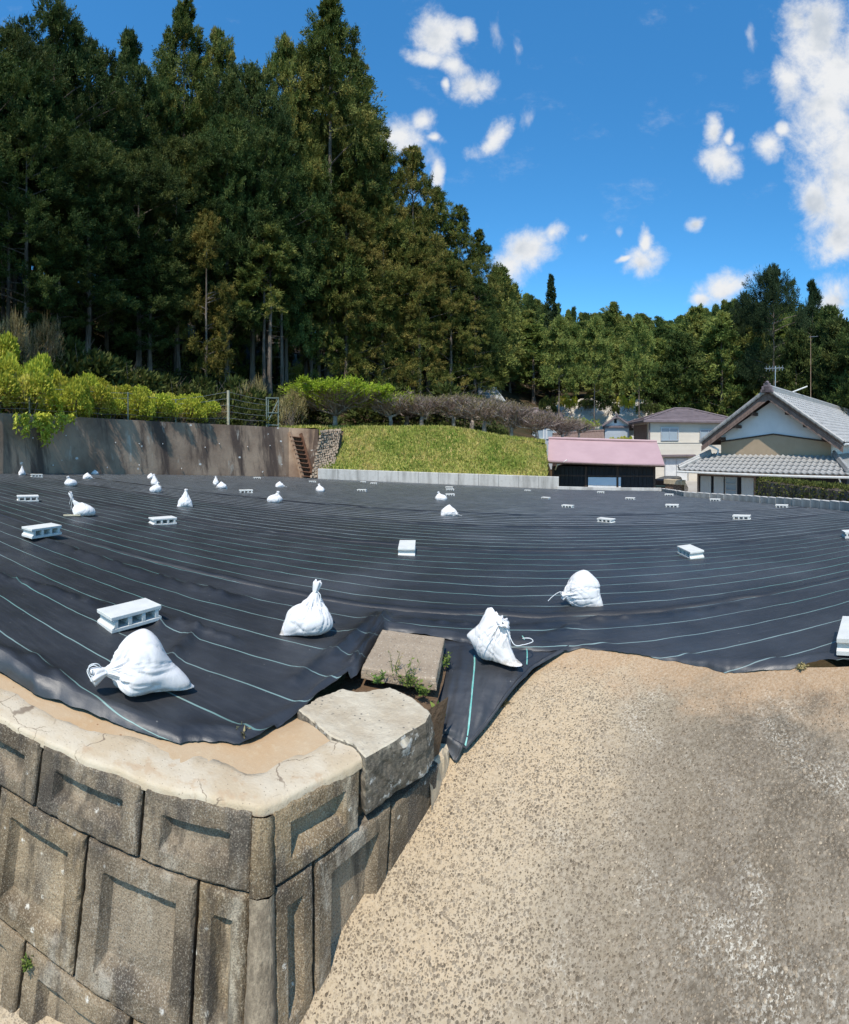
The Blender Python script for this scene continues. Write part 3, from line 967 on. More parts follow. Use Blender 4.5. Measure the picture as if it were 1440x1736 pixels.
# the squared post at the corner
def post(v0, v1, seed):
    vs = np.linspace(v0, v1, 14)
    rows = []
    for v in vs:
        a = PL(0.036, v, 0.05); b = PL(0.034, v, -0.004); c = (PL(0.0, v, -0.004) + PR(0.0, v, -0.004)) / 2
        d = PR(0.034, v, -0.004); e_ = PR(0.036, v, 0.05)
        b2 = PL(0.010, v, -0.006); d2 = PR(0.010, v, -0.006)
        row = [a, b, b2, c, d2, d, e_]
        row = [p + rng.normal(size=3) * 0.0015 for p in row]
        rows.append(row)
    mb = MB(); mb.grid(np.array(rows), flip=False)
    return mb
for k_, (a_, b_) in enumerate(((R1 + .014, R2 - .002), (R2 + .002, R3 - .002), (R3 + .002, R4))):
    wbuild(post(a_, b_, k_), 'corner_post', M['wall' if k_ == 0 else 'cornerpost'], smooth=True)
mb = MB()
mb.grid(np.array([[PL(u, v, 0.06) for u in (5.0, 2.4, 1.2, 0.0)] + [PR(u, v, 0.06) for u in (0.1, 0.6, 1.0)] for v in (1.21, 1.6, 2.3)]), flip=True)
wbuild(mb, 'wall_core', M['soil'])

# sandy mortar coping and its pale broken lip
def outer(u):   # u < 0 along the left face, u > 0 along the right face
    return C + (dirL * (-u) if u < 0 else dirR * u)
def inner_n(u):
    nl = -nL; nr = np.array([-dirR[1], dirR[0]])
    k = np.clip((u + 0.25) / 0.5, 0, 1)
    n = nl * (1 - k) + nr * k
    return n / np.linalg.norm(n)
us = np.concatenate([np.linspace(-5.0, -0.3, 150), np.linspace(-0.28, 0.5, 60)])
rows = []
for w in np.linspace(0.075, 0.78, 26):
    row = []
    for u in us:
        q = outer(u) + inner_n(u) * w
        z = E - CAPH + 0.010 * float(fbm(q[0] * 4, q[1] * 4, 3, 9)) - 0.004 - 0.05 * min(1, max(0, (w - .30) / .2))
        row.append((q[0], q[1], z))
    rows.append(row)
mb = MB(); mb.grid(np.array(rows), flip=False)
cop = mb.build('coping', M['coping'], wall, smooth=True); cop.location = W_INV
rows = []
ws = [(-0.001, -0.034), (0.0, -0.012), (0.004, -0.003), (0.012, 0.0), (0.03, 0.001), (0.06, 0.003), (0.09, 0.002), (0.13, 0.001), (0.165, -0.003), (0.185, -0.016)]
for (w, dz) in ws:
    row = []
    for u in us:
        j = float(fbm(u * 6 + 3, w * 10, 4, 33)); j2 = float(fbm(u * 22, w * 30, 3, 35))
        ww = w + (0.11 * j if w > 0.05 else 0.012 * j2 + 0.008 * j)
        q = outer(u) + inner_n(u) * ww
        z = E - CAPH + dz + 0.006 * j2 + 0.004 * j
        row.append((q[0], q[1], z))
    rows.append(row)
mb = MB(); mb.grid(np.array(rows), flip=False)
lip = mb.build('coping_lip', M['lip'], wall, smooth=True); lip.location = W_INV

# the pale rough stone at the end of the wall
def rough_slab(top_px, h_top, thick, seed, bulge=0.0, n_edge=16, bump_=0.012, taper=1.0):
    poly = [pz(x, y, h_top) for (x, y) in top_px]
    pts = []
    for i in range(len(poly)):
        a, b = poly[i], poly[(i + 1) % len(poly)]
        for k in range(n_edge):
            pts.append(a + (b - a) * k / n_edge)
    pts = np.array(pts); c = pts.mean(0)
    mb = MB(); rings = []
    levels = [(q_, 0.0) for q_ in np.linspace(0.03, 0.93, 22)] + [(0.955, 0.0), (0.985, -0.004), (1.0, -0.016)] + [(1.0, -thick * q_) for q_ in np.linspace(.16, .94, 12)] + [(0.98, -thick)]
    r_ = np.random.default_rng(seed)
    for (s_, dz) in levels:
        ring = c + (pts - c) * s_
        ring = ring.copy(); ring[:, 2] = c[2] + dz
        side = dz < -0.02
        n1 = fbm(ring[:, 0] * 9 + ring[:, 2] * 9, ring[:, 1] * 9 - ring[:, 2] * 7, 4, seed)
        n2 = fbm(ring[:, 0] * 40 + ring[:, 2] * 30, ring[:, 1] * 40 + ring[:, 2] * 33, 2, seed + 3)
        out_ = unit((ring - c) * np.array([1, 1, 0]))
        if side:
            ring += out_ * (bump_ * 3.2 * n1 + bump_ * n2 + bulge * math.sin(math.pi * min(1, -dz / thick)))[:, None]
            ring[:, :2] = c[:2] + (ring[:, :2] - c[:2]) * (1 + (taper - 1) * (-dz / thick))
        else:
            ring[:, 2] += bump_ * (0.55 * n1 + 0.3 * n2) * (1 if s_ < .99 else .4)
            if s_ > 0.9: ring += out_ * (bump_ * n2)[:, None]
        rings.append(ring)
    m = len(pts)
    vs = np.concatenate([[c + np.array([0, 0, .003])]] + rings)
    fs = [(0, 1 + j, 1 + (j + 1) % m) for j in range(m)]
    for i in range(len(rings) - 1):
        for j in range(m):
            a = 1 + i * m + j; b = 1 + i * m + (j + 1) % m
            fs.append((a, a + m, b + m, b))
    fs.append(tuple(1 + (len(rings) - 1) * m + j for j in range(m))[::-1])
    # consistent outward winding
    area = sum(pts[i][0] * pts[(i + 1) % m][1] - pts[(i + 1) % m][0] * pts[i][1] for i in range(m))
    if area < 0: fs = [f[::-1] for f in fs]
    return mb.add(vs, fs)


st = rough_slab([(505, 1203), (540, 1180), (578, 1166), (612, 1172), (662, 1164), (700, 1182), (733, 1206), (722, 1224), (672, 1254), (620, 1284), (598, 1262), (560, 1248)], 1.176, 0.22, 4, bulge=0.006, bump_=0.013)
o = st.build('corner_stone', M['stone'], smooth=False)
tag(o, 'pale rough-faced stone slab with dark pits ending the retaining wall beside the ramp', 'stone')

# lower concrete kerb running from under the stone to the end of the wall
ka, kb = PR(0.86, 1.47, 0.0), np.append(pr(764, 1290)[:2], E - 1.50)
kn = unit((kb - ka) * np.array([1, 1, 0])); kw_ = np.array([-kn[1], kn[0], 0])
mb = MB()
rows = []
for t_ in np.linspace(-0.05, 1, 16):
    p = ka + (kb - ka) * t_
    rows.append([p + kw_ * w_ + np.array([0, 0, z_]) + rng.normal(size=3) * .003 for (w_, z_) in ((-0.02, -0.45), (0.0, -0.06), (0.006, 0.0), (0.02, 0.015), (0.09, 0.018), (0.12, 0.0), (0.13, -0.4))])
mb.grid(np.array(rows), flip=True)
mb.add(rows[-1], [tuple(range(7))[::-1]])
o = mb.build('concrete_kerb', M['lip'], smooth=False)
tag(o, 'short sandy concrete kerb between the rough corner stone and the ramp', 'kerb')

# ------------------------------------------------------------------ field soil, gap between wall and cloth
cols = np.arange(-260, 1701, 20.0)
EDGE = np.array([(-400, 801), (-260, 801), (0, 803.5), (150, 804), (300, 806), (490, 809), (525, 811), (540, 812.5), (945, 830), (1060, 832), (1120, 833), (1160, 843), (1250, 850.5), (1350, 860), (1440, 868), (1560, 884), (1700, 905)], float)
WALLD = {}


def edge_D(x):
    return fD(x, float(np.interp(x, EDGE[:, 0], EDGE[:, 1])))


def D_of_Y(x, Yv): return Yv / max(0.05, math.cos(azx(x)))


rows = []
for k_ in range(24):
    row = []
    for x in cols:
        De = edge_D(x) + 0.3; D = 3.2 * (De / 3.2) ** (k_ / 23)
        a = azx(x); X, Y = D * math.sin(a), D * math.cos(a)
        row.append((X, Y, E - field_h(X, Y) - 0.05))
    rows.append(row)
mb = MB(); mb.grid(np.array(rows))
tag(mb.build('field_soil', M['soil'], smooth=True), kind='structure')
gp = [pz(x, y, 1.27) for (x, y) in ((560, 1180), (600, 1100), (680, 1040), (770, 1062), (752, 1140), (738, 1180), (690, 1200), (610, 1190))]
mb = MB(); mb.add([p - np.array([0, 0, .06]) for p in gp], [tuple(range(len(gp)))])
tag(mb.build('drain_soil', M['soil']), kind='structure')

# ------------------------------------------------------------------ the black woven weed cloth, laid in overlapping lengths
RIDGES = [([(-20, 972), (80, 1000), (170, 1030), (270, 1058)], .035, .05), ([(270, 1045), (330, 1066), (392, 1084)], .03, .04), ([(338, 1066), (312, 1092), (288, 1120)], .03, .035),
          ([(60, 912), (100, 925), (200, 960), (300, 990), (400, 1015)], .035, .06), ([(566, 1108), (600, 1080), (640, 1042)], .03, .045), ([(598, 1120), (622, 1090), (655, 1040)], .035, .03),
          ([(690, 1048), (860, 1062), (960, 1056), (1080, 1046), (1250, 1026)], .014, .05), ([(930, 1075), (1000, 1052), (1080, 1048)], .014, .035), ([(500, 1150), (560, 1100)], .015, .03), ([(0, 1096), (60, 1118), (110, 1150)], .02, .04)]
RW = [([pf(x, y)[:2] for (x, y) in pl], h, w) for (pl, h, w) in RIDGES]


def cloth_z(X, Y):
    z = 0.022 * fbm(X * 0.55, Y * 0.8, 3, 41) * np.clip(9 / np.hypot(X, Y), 0.2, 1) + 0.012 * np.clip(8 / np.hypot(X, Y), 0.2, 1) * fbm(X * 2.2, Y * 4.5, 3, 43)
    D = np.hypot(X, Y)
    z = z + 0.006 * fbm(X * 7, Y * 14, 2, 47) * np.clip(6 / D, 0, 1)
    if np.min(D) < 8:
        for pl, h, w in RW:
            best = np.full(np.shape(X), 9.0)
            for a, b in zip(pl[:-1], pl[1:]):
                ab = b - a; L2 = ab @ ab
                t_ = np.clip(((X - a[0]) * ab[0] + (Y - a[1]) * ab[1]) / L2, 0, 1)
                best = np.minimum(best, np.hypot(X - a[0] - t_ * ab[0], Y - a[1] - t_ * ab[1]))
            jag = 0.45 + 1.1 * vnoise(X * 16, Y * 16, 51)
            wj = w * (0.55 + 0.9 * vnoise(X * 5, Y * 5, 53))
            z = z + h * np.exp(-(best / wj) ** 2) * jag + 0.35 * h * np.exp(-((best - 1.5 * wj) / (0.5 * wj)) ** 2) * vnoise(X * 9, Y * 9, 57)
    return z


NEAR = np.array([(-260, 1010), (-120, 1062), (0, 1114), (60, 1151), (130, 1181), (200, 1208), (255, 1228), (305, 1243), (345, 1241), (405, 1250), (440, 1240), (500, 1206), (545, 1169), (580, 1146), (606, 1136), (618, 1112), (636, 1086), (652, 1062), (700, 1066), (770, 1078), (850, 1092), (930, 1100), (985, 1094),
                 (1040, 1102), (1110, 1113), (1180, 1122), (1228, 1130), (1290, 1131), (1340, 1129), (1400, 1121), (1440, 1119), (1560, 1105), (1700, 1085)], float)
SEAMS = [3.45, 6.0, 8.35, 10.4]


def sheet(name, label, lo, hi, order, rows_n, dx):
    cols = np.arange(-260, 1700 + dx, dx)
    a = (cols - X0) / F
    X_ = []; lo_D = lo(cols); hi_D = hi(cols)
    De = np.array([edge_D(x) for x in cols]) - 0.05
    lo_D = np.minimum(lo_D, De); hi_D = np.minimum(hi_D, De)
    k = np.linspace(0, 1, rows_n)
    k = np.sort(np.concatenate([k, [0.004, 0.009, 0.016, 0.026]]))
    D = lo_D[None] * (np.maximum(hi_D, lo_D + 1e-4) / lo_D)[None] ** k[:, None]
    X = D * np.sin(a)[None]; Y = D * np.cos(a)[None]
    Z = E - field_h(X, Y) + cloth_z(X, Y) + 0.006 * order
    back = (D - lo_D[None])
    if order == 0:
        # the near hem droops to the coping or the ramp and is tucked irregularly
        Z = Z - 0.020 * np.exp(-back / 0.4) * (cols < 640)[None]
        zb = np.where(X < 0.45, E - 1.183 - 0.02 * (Y > 1.75), 0)
        rz = E - ramp_h(X, Y) + 0.002
        zb = np.where(cols[None] > 960, rz, np.where(cols[None] > 590, Z - 0.03, zb))
        lift = np.clip(0.35 + 2.2 * fbm(X * 5, Y * 5, 3, 61), 0, 1)
        h1 = np.exp(-back / (0.012 + 0.03 * lift))
        Z = Z * (1 - h1) + (zb + 0.018 * lift) * h1
        Z += 0.016 * np.exp(-((back - 0.07) / 0.03) ** 2) * (0.3 + vnoise(X * 6, Y * 6, 63))
    else:
        amp = 0.55 + 0.9 * vnoise(X * 0.7, Y * 0.2, 70 + order)
        Z += amp * 0.012 * np.exp(-((back - 0.05) / 0.035) ** 2) + amp * 0.008 * np.exp(-((back - 0.17) / 0.04) ** 2) + 0.004
        Z += -0.012 * np.exp(-back / 0.012)
    mb = MB(); mb.grid(np.stack([X, Y, Z], 2))
    me = mb.mesh(name)
    fold_dark = np.exp(-(back / 0.05) ** 2) + 0.85 * np.exp(-back / (0.03 + 0.16 * vnoise(X * 0.9, Y * 0.2, 301))) * (0.4 + 0.9 * vnoise(X * 11, Y * 11, 303)) if order else np.zeros_like(X)  # darkening mask: near edge of each overlap, then the ridges
    if np.min(D) < 8:
        for pl, h, w in RW:
            for a, b in zip(pl[:-1], pl[1:]):
                ab = b - a; t_ = np.clip(((X - a[0]) * ab[0] + (Y - a[1]) * ab[1]) / (ab @ ab), 0, 1)
                dd = np.hypot(X - a[0] - t_ * ab[0], Y - a[1] - t_ * ab[1])
                fold_dark = np.maximum(fold_dark, np.exp(-(dd / (w * 1.3)) ** 2) * (0.35 + 0.9 * vnoise(X * 14, Y * 14, 305)))
    at = me.attributes.new('fold_dark', 'FLOAT', 'POINT'); at.data.foreach_set('value', np.clip(fold_dark, 0, 1).astype(np.float32).ravel())
    if order == 0: Yv = Y - 0.07 * h1
    else: Yv = Y
    uv = me.uv_layers.new(name='weave')
    li = np.zeros(len(me.loops), dtype=np.int32); me.loops.foreach_get('vertex_index', li)
    U = np.stack([X.ravel(), Yv.ravel() + 0.05 * fbm(X * 0.6, Y * 0.9, 3, 81).ravel() + order * 0.07], 1)
    uv.data.foreach_set('uv', U[li].astype(np.float32).ravel())
    o = link(name, me, M['fabric'], smooth=True)
    o['thread_width'] = [1.0, 1.3, 2.0, 3.0, 4.0][order]
    tag(o, label, 'weed cloth', 'overlapping lengths of black weed cloth')
    return o


nearD = lambda c: np.array([fD(x, float(np.interp(x, NEAR[:, 0], NEAR[:, 1]))) for x in c]) * (1 + 0.012 * fbm(c * 0.05, c * 0 + 3, 4, 91))
seamD = lambda i: (lambda c: np.array([D_of_Y(x, SEAMS[i]) for x in c]) * (1 + 0.03 * fbm(c * 0.012, c * 0 + i, 3, 93 + i)))
over = lambda f: (lambda c: f(c) * 1.02 + 0.05)
farD = lambda c: np.array([edge_D(x) for x in c])
sheet('weed_cloth', 'black weed cloth nearest the corner wall, its ragged hem lying on the sandy coping', nearD, over(seamD(0)), 0, 80, 5)
sheet('weed_cloth', 'black weed cloth running behind the washed concrete slab and the two cord-tied sandbags', seamD(0), over(seamD(1)), 1, 60, 6)
sheet('weed_cloth', 'black weed cloth with the end-on pale block standing on its near seam', seamD(1), over(seamD(2)), 2, 36, 8)
sheet('weed_cloth', 'narrow black weed cloth just in front of the dome-shaped bag in mid field', seamD(2), over(seamD(3)), 3, 30, 8)
sheet('weed_cloth', 'farthest black weed cloth reaching the stained wall, low white wall and houses', seamD(3), farD, 4, 60, 8)

# the narrow length folded down beside the ramp
LE = [(757, 1068, 1.29), (752, 1100, 1.31), (748, 1140, 1.34), (743, 1180, 1.37), (739, 1215, 1.41), (737, 1238, 1.43), (742, 1262, 1.50)]
RE = [(985, 1090, 1.285), (940, 1112, 1.30), (905, 1132, 1.325), (868, 1172, 1.375), (838, 1210, 1.42), (802, 1256, 1.48), (773, 1294, 1.545)]
le = np.array([pz(*p) for p in LE]); re_ = np.array([pz(*p) for p in RE])
kk = np.linspace(0, 1, 60)
li_ = np.array([[np.interp(k_, np.linspace(0, 1, 7), le[:, c]) for c in range(3)] for k_ in kk])
ri_ = np.array([[np.interp(k_, np.linspace(0, 1, 7), re_[:, c]) for c in range(3)] for k_ in kk])
mm = np.linspace(0, 1, 56)
G_ = li_[:, None] + (ri_ - li_)[:, None] * mm[None, :, None]
X, Y = G_[..., 0], G_[..., 1]
cross = mm[None, :] * np.linspace(0.75, 0.22, 60)[:, None]
G_[..., 2] += 0.02 * np.sin(np.pi * mm)[None] + 0.022 * fbm(cross * 16 + 3, kk[:, None] * 3.0, 3, 101) + 0.012 * fbm(X * 14, Y * 14, 3, 103)
G_[-6:, :, 2] += (0.03 * np.exp(-((np.arange(6) - 1.0) / 1.5) ** 2))[:, None]
G_[:, -3:, 2] += np.array([0.006, 0.010, -0.004])[None]
mb = MB(); mb.grid(G_)
me = mb.mesh('weed_cloth')
uv = me.uv_layers.new(name='weave')
li = np.zeros(len(me.loops), dtype=np.int32); me.loops.foreach_get('vertex_index', li)
U = np.stack([np.repeat(kk, 56), 0.5 + cross.ravel() * 0 + 0.0], 1)
U[:, 1] = 0.01
uv.data.foreach_set('uv', U[li].astype(np.float32).ravel())
strip = link('weed_cloth', me, M['fabric'], smooth=True); strip['thread_width'] = 1.0
tag(strip, 'narrow black weed cloth folded down between slab and ramp, a blue-green thread along it', 'weed cloth', 'overlapping lengths of black weed cloth')


def ribbon(path, w, lift=0.004, n=None):
    mb = MB(); pts = np.array(path); rows = []
    for i, p in enumerate(pts):
        d = unit(pts[min(i + 1, len(pts) - 1)] - pts[max(i - 1, 0)])
        s_ = unit(np.cross(d, np.array([0, 0, 1.0])))
        rows.append([p - s_ * w / 2 + [0, 0, lift * .3], p + [0, 0, lift], p + s_ * w / 2 + [0, 0, lift * .3]])
    mb.grid(np.array(rows), flip=True)
    return mb


def on_strip(x, y):
    # nearest grid point seen at that pixel
    d = G_ - np.array([0, 0, E]); Dh = np.hypot(d[..., 0], d[..., 1])
    px = X0 + F * np.arctan2(d[..., 0], d[..., 1]); py = Y0 - F * d[..., 2] / Dh
    i = np.argmin((px - x) ** 2 + (py - y) ** 2)
    return G_.reshape(-1, 3)[i]


def smooth_path(P, n):
    P = np.array(P); t = np.linspace(0, len(P) - 1, n); out = []
    for k_ in t:
        i = min(int(k_), len(P) - 2); f = k_ - i
        p0, p1, p2, p3 = P[max(i - 1, 0)], P[i], P[i + 1], P[min(i + 2, len(P) - 1)]
        out.append(0.5 * ((2 * p1) + (-p0 + p2) * f + (2 * p0 - 5 * p1 + 4 * p2 - p3) * f ** 2 + (-p0 + 3 * p1 - 3 * p2 + p3) * f ** 3))
    return np.array(out)


tp = smooth_path([on_strip(806, 1112), on_strip(805, 1130), on_strip(802, 1165), on_strip(798, 1200), on_strip(794, 1235), on_strip(789, 1266)], 26)
ribbon(tp, 0.009, 0.006).build('green_thread', M['thread'], strip)
tp = smooth_path([on_strip(886, 1070), on_strip(889, 1085), on_strip(893, 1105), on_strip(894, 1128)], 16)
ribbon(tp, 0.007, 0.006).build('green_thread', M['thread'], strip)

# ------------------------------------------------------------------ washed slab on its footing, weeds
sl = rough_slab([(648, 1066), (755, 1080), (740, 1151), (613, 1131)], 1.215, 0.062, 12, n_edge=30, bump_=0.005)
o = sl.build('concrete_slab', M['slab'], smooth=False)
tag(o, 'flat brown washed-aggregate slab lying at the gap between the cloth and the corner stone', 'slab')
ft = rough_slab([(662, 1100), (748, 1108), (738, 1152), (655, 1146)], 1.279, 0.09, 14, n_edge=8, bump_=0.012)
o = ft.build('footing_stone', M['soil'], smooth=False)
tag(o, 'dark earthy footing stone in the shade under the brown slab', 'stone')


def weed(name, base, n, h, spread, label, seed, lw=0.016, mat_='weed'):
    r = np.random.default_rng(seed)
    root = empty(name, base)
    tag(root, label, 'weed')
    P = []; A = []; L = []; W = []
    st_ = MB()
    for k_ in range(max(4, n // 9)):
        d = unit(np.array([r.normal() * spread, r.normal() * spread, 1.0]))
        hh = h * r.uniform(0.45, 1)
        st_.tube([(0, 0, 0), tuple(d * hh * .5), tuple(d * hh + np.array([r.normal() * .01, r.normal() * .01, 0]))], [0.0022, 0.0016, 0.0008], 5)
        for q in range(9):
            P.append(d * hh * r.uniform(0.15, 1)); A.append(unit(np.array([r.normal(), r.normal(), r.uniform(-.1, .9)])))
            L.append(r.uniform(0.6, 1.3) * lw * 2.3); W.append(lw * r.uniform(.6, 1.1))
    V = sprays(np.array(P), np.array(A), np.array(L), np.array(W), r)
    st_.build('stem', M['weed_stem'], root)
    link('leaves', quads_mesh('weed_leaves', V, r.uniform(0, 1, len(V))), M[mat_], root)


M['weed_stem'] = mat('weed_stem', (0.12, 0.14, 0.05), 0.8)
weed('weed_clump', pz(692, 1166, 1.27), 120, 0.15, 0.45, 'yellowish green weed clump in front of the brown slab', 3, 0.011)
weed('weed_clump', pz(668, 1150, 1.26), 30, 0.15, 0.25, 'thin dry weed with upright stalks at the lower edge of the brown slab', 4, 0.008, 'straw')
weed('weed_clump', pz(742, 1232, 1.38), 46, 0.10, 0.5, 'bright green leafy weed between the corner stone and the folded black cloth', 5, 0.022)
weed('weed_clump', pz(757, 1130, 1.30), 50, 0.09, 0.35, 'small green weed along the right edge of the brown slab', 6, 0.012)
weed('weed_clump', pz(640, 1160, 1.24), 60, 0.10, 0.6, 'low pale green weeds between the brown slab and the corner stone', 14, 0.012)
weed('weed_clump', pz(722, 1180, 1.29), 60, 0.11, 0.6, 'green weeds in the shade under the right corner of the brown slab', 15, 0.013)
weed('weed_clump', pr(852, 1196), 26, 0.05, 0.8, 'dead brown twigs and leaf litter where the folded cloth meets the ramp', 8, 0.012, 'straw')
weed('weed_clump', pz(410, 1246, 1.19), 14, 0.018, 1.2, 'curled rust-brown leaf litter under the cloth hem at the wall corner', 9, 0.016, 'straw')
weed('weed_clump', pr(1360, 1133), 60, 0.035, 1.4, 'dry tufts of grass between the ramp and the cloth near the right-hand block', 10, 0.013, 'straw')
weed('weed_clump', PL(0.80, 1.90, -0.01), 26, 0.04, 0.7, 'yellow moss and weeds in the joint of the lowest wall blocks', 11, 0.010)
# ------------------------------------------------------------------ the retaining wall at the back of the field
TOPY = np.array([(-400, 690), (-260, 692), (0, 700), (150, 708), (300, 716), (490, 725), (545, 728)], float)


def wall_top(x): return float(np.interp(x, TOPY[:, 0], TOPY[:, 1]))


xs = np.arange(-260, 546, 10.0)
root = empty('concrete_wall', pf(150, 804))
tag(root, 'long stained brown-grey concrete retaining wall at the left back of the cloth-covered field', 'wall')
inv = -np.array(root.location)
rows = []
for k_ in np.linspace(0, 1, 9):
    row = []
    for x in xs:
        D0 = edge_D(x); a = azx(x)
        D = D0 + 0.55 * k_
        zb = E - field_h(D0 * math.sin(a), D0 * math.cos(a)) - 0.15
        zt = E - (wall_top(x) - Y0) / F * (D0 + 0.55)
        row.append(np.array([D * math.sin(a), D * math.cos(a), zb + (zt - zb) * k_]) + np.array([0, 0.03 * float(fbm(x * .03, k_ * 3, 2, 5)), 0]))
    rows.append(row)
rows.append([p + np.array([math.sin(azx(x)) * .3, math.cos(azx(x)) * .3, 0.0]) for p, x in zip(rows[-1], xs)])
rows.append([p - np.array([0, 0, 1.0]) for p in rows[-1]])
rows = np.array(rows)
# cast in lengths with a joint between them
cuts = [0, 13, 26, 40, 54, 67, 80]
for a_, b_ in zip(cuts[:-1], cuts[1:]):
    seg = rows[:, a_:b_ + 1].copy()
    d0 = unit(seg[:, 1] - seg[:, 0]); d1 = unit(seg[:, -2] - seg[:, -1])
    seg[:, 0] += d0 * 0.012; seg[:, -1] += d1 * 0.012
    mb = MB(); mb.grid(seg)
    # returns at the joint
    for col, fl in ((0, True), (-1, False)):
        q = seg[:9, col]; bk = q + np.array([0.0, 0.12, 0])
        mb.grid(np.stack([q, bk], 1), flip=not fl)
    o = mb.build('wall_section', M['farwall'], root); o.location = inv
# small drain pipes
pm = MB(); pm.tube([(0, 0, 0), (0, -0.07, -0.01)], 0.022, 8)
pmesh = pm.mesh('drain_pipe')
for i, (x, y) in enumerate([(545 * 0 + 56, 742), (112, 738), (196, 750), (236, 752), (276, 752), (348, 758), (372, 752), (420, 757), (458, 755), (90, 788), (182, 792), (258, 795), (308, 794), (400, 800), (445, 800), (475, 802), (236, 788), (30, 785)]):
    if i % 2 and i > 9: continue
    D0 = edge_D(x); yb = float(np.interp(x, EDGE[:, 0], EDGE[:, 1])); k_ = np.clip((yb - y) / (yb - wall_top(x)), 0, 1)
    p = pd(x, y, D0 + 0.55 * k_ - 0.02)
    o = link('drain_pipe', pmesh, M['gutter'], root); o.location = tuple(p + inv); o.rotation_euler = (0, 0, -azx(x))

# steel steps bolted to the wall
lt, lb = pd(491, 736, edge_D(491) + 0.25), pd(513, 810, edge_D(505) - 0.35)
rt, rb = pd(510, 738, edge_D(506) + 0.25), pd(531, 812, edge_D(515) - 0.35)
root = empty('wall_steps', lb)
tag(root, 'narrow rusty steel steps climbing the stained wall beside the rubble stones', 'steps')
inv = -np.array(root.location)


def beam(mb, p, q, w, t, up=(0, 0, 1)):
    p = np.array(p, float); q = np.array(q, float)
    d = unit(q - p); s_ = unit(np.cross(d, np.array(up, float))); n = np.cross(s_, d)
    return mb.box((p + q) / 2, (np.linalg.norm(q - p), w, t), (d, s_, n))


for (p, q) in ((lt, lb), (rt, rb)):
    mb = MB(); beam(mb, p + [0, 0, .1], q, 0.10 if p is lt else .05, 0.22)
    o = mb.build('stringer', M['rustrail'] if p is lt else M['rust'], root); o.location = inv
n = 10
for i in range(n):
    k_ = (i + 0.5) / n
    p = lt + (lb - lt) * k_; q = rt + (rb - rt) * k_
    mb = MB(); beam(mb, p, q, 0.26, 0.035); beam(mb, p + [0, 0.12, -.1], q + [0, 0.12, -.1], 0.02, 0.2)
    o = mb.build('tread', M['rust'], root); o.location = inv

# rubble stones banked between the steps and the grass
b0, b1 = pd(528, 811, edge_D(529) - .25), pd(566, 800, edge_D(566) + .25)
t0, t1 = pd(545, 729, edge_D(540) + 0.42), pd(580, 727, edge_D(575) + 2.2)
root = empty('rubble_wall', b0)
tag(root, 'sloping dry rubble stone wall between the steel steps and the grassy bank', 'wall')
inv = -np.array(root.location)
sm = []
for k_ in range(5):
    r = np.random.default_rng(200 + k_)
    mb = MB()
    v = []
    for z in (-.5, .5):
        for (x, y) in ((-.5, -.5), (.5, -.5), (.5, .5), (-.5, .5)):
            v.append((x * r.uniform(.7, 1.05), y * r.uniform(.7, 1.05), z * r.uniform(.7, 1.05)))
    mb.hexa(v); sm.append(mb.mesh('rubble_stone'))
mb = MB(); mb.add([b0 + [0, .3, -.2], b1 + [0, .3, -.2], t1 + [0, .3, -.1], t0 + [0, .3, -.1]], [(0, 1, 2, 3)])
o = mb.build('backing', M['soil'], root); o.location = inv
NR, NC = 17, 10
for i in range(NR):
    for j in range(NC):
        u = (j + (0.5 if i % 2 else 0.1) + rng.uniform(-.15, .15)) / NC; v = (i + rng.uniform(-.15, .15) + .4) / NR
        if u > 1.02: continue
        p = (b0 * (1 - u) + b1 * u) * (1 - v) + (t0 * (1 - u) + t1 * u) * v
        o = link('stone', sm[rng.integers(5)], M['rubble'], root)
        o.location = tuple(p + inv); sc = np.linalg.norm(b1 - b0) / NC
        o.scale = (sc * rng.uniform(.8, 1.25), 0.26, np.linalg.norm(t0 - b0) / NR * rng.uniform(.85, 1.15)); o.rotation_euler = (rng.uniform(-.5, .0), rng.uniform(-.25, .25), rng.uniform(-.3, .3) + .3)

# low pale wall under the bank, in cast lengths
root = empty('low_wall', pf(740, 820))
tag(root, 'low pale grey concrete wall along the foot of the grassy bank', 'wall')
inv = -np.array(root.location)
bounds = np.linspace(539, 948, 13)
for a_, b_ in zip(bounds[:-1], bounds[1:]):
    xs_ = np.linspace(a_ + .25, b_ - .25, 4); rows = []
    for (dD, kz) in ((0.0, -.2), (0.0, 0.97), (0.015, 1.0), (0.22, 1.0), (0.235, 0.97), (0.24, -.2)):
        row = []
        for x in xs_:
            D0 = edge_D(x); a = azx(x); ty = np.interp(x, [539, 948], [794.5, 808.5])
            zb = E - field_h(D0 * math.sin(a), D0 * math.cos(a)); zt = E - (ty - Y0) / F * D0
            row.append(np.array([(D0 + dD) * math.sin(a), (D0 + dD) * math.cos(a), zb + (zt - zb) * kz]))
        rows.append(row)
    R_ = np.array(rows); mb = MB(); mb.grid(R_)
    mb.add(R_[:, 0], [tuple(range(6))]); mb.add(R_[:, -1], [tuple(range(6))[::-1]])
    o = mb.build('wall_section', M['lowwall'], root); o.location = inv

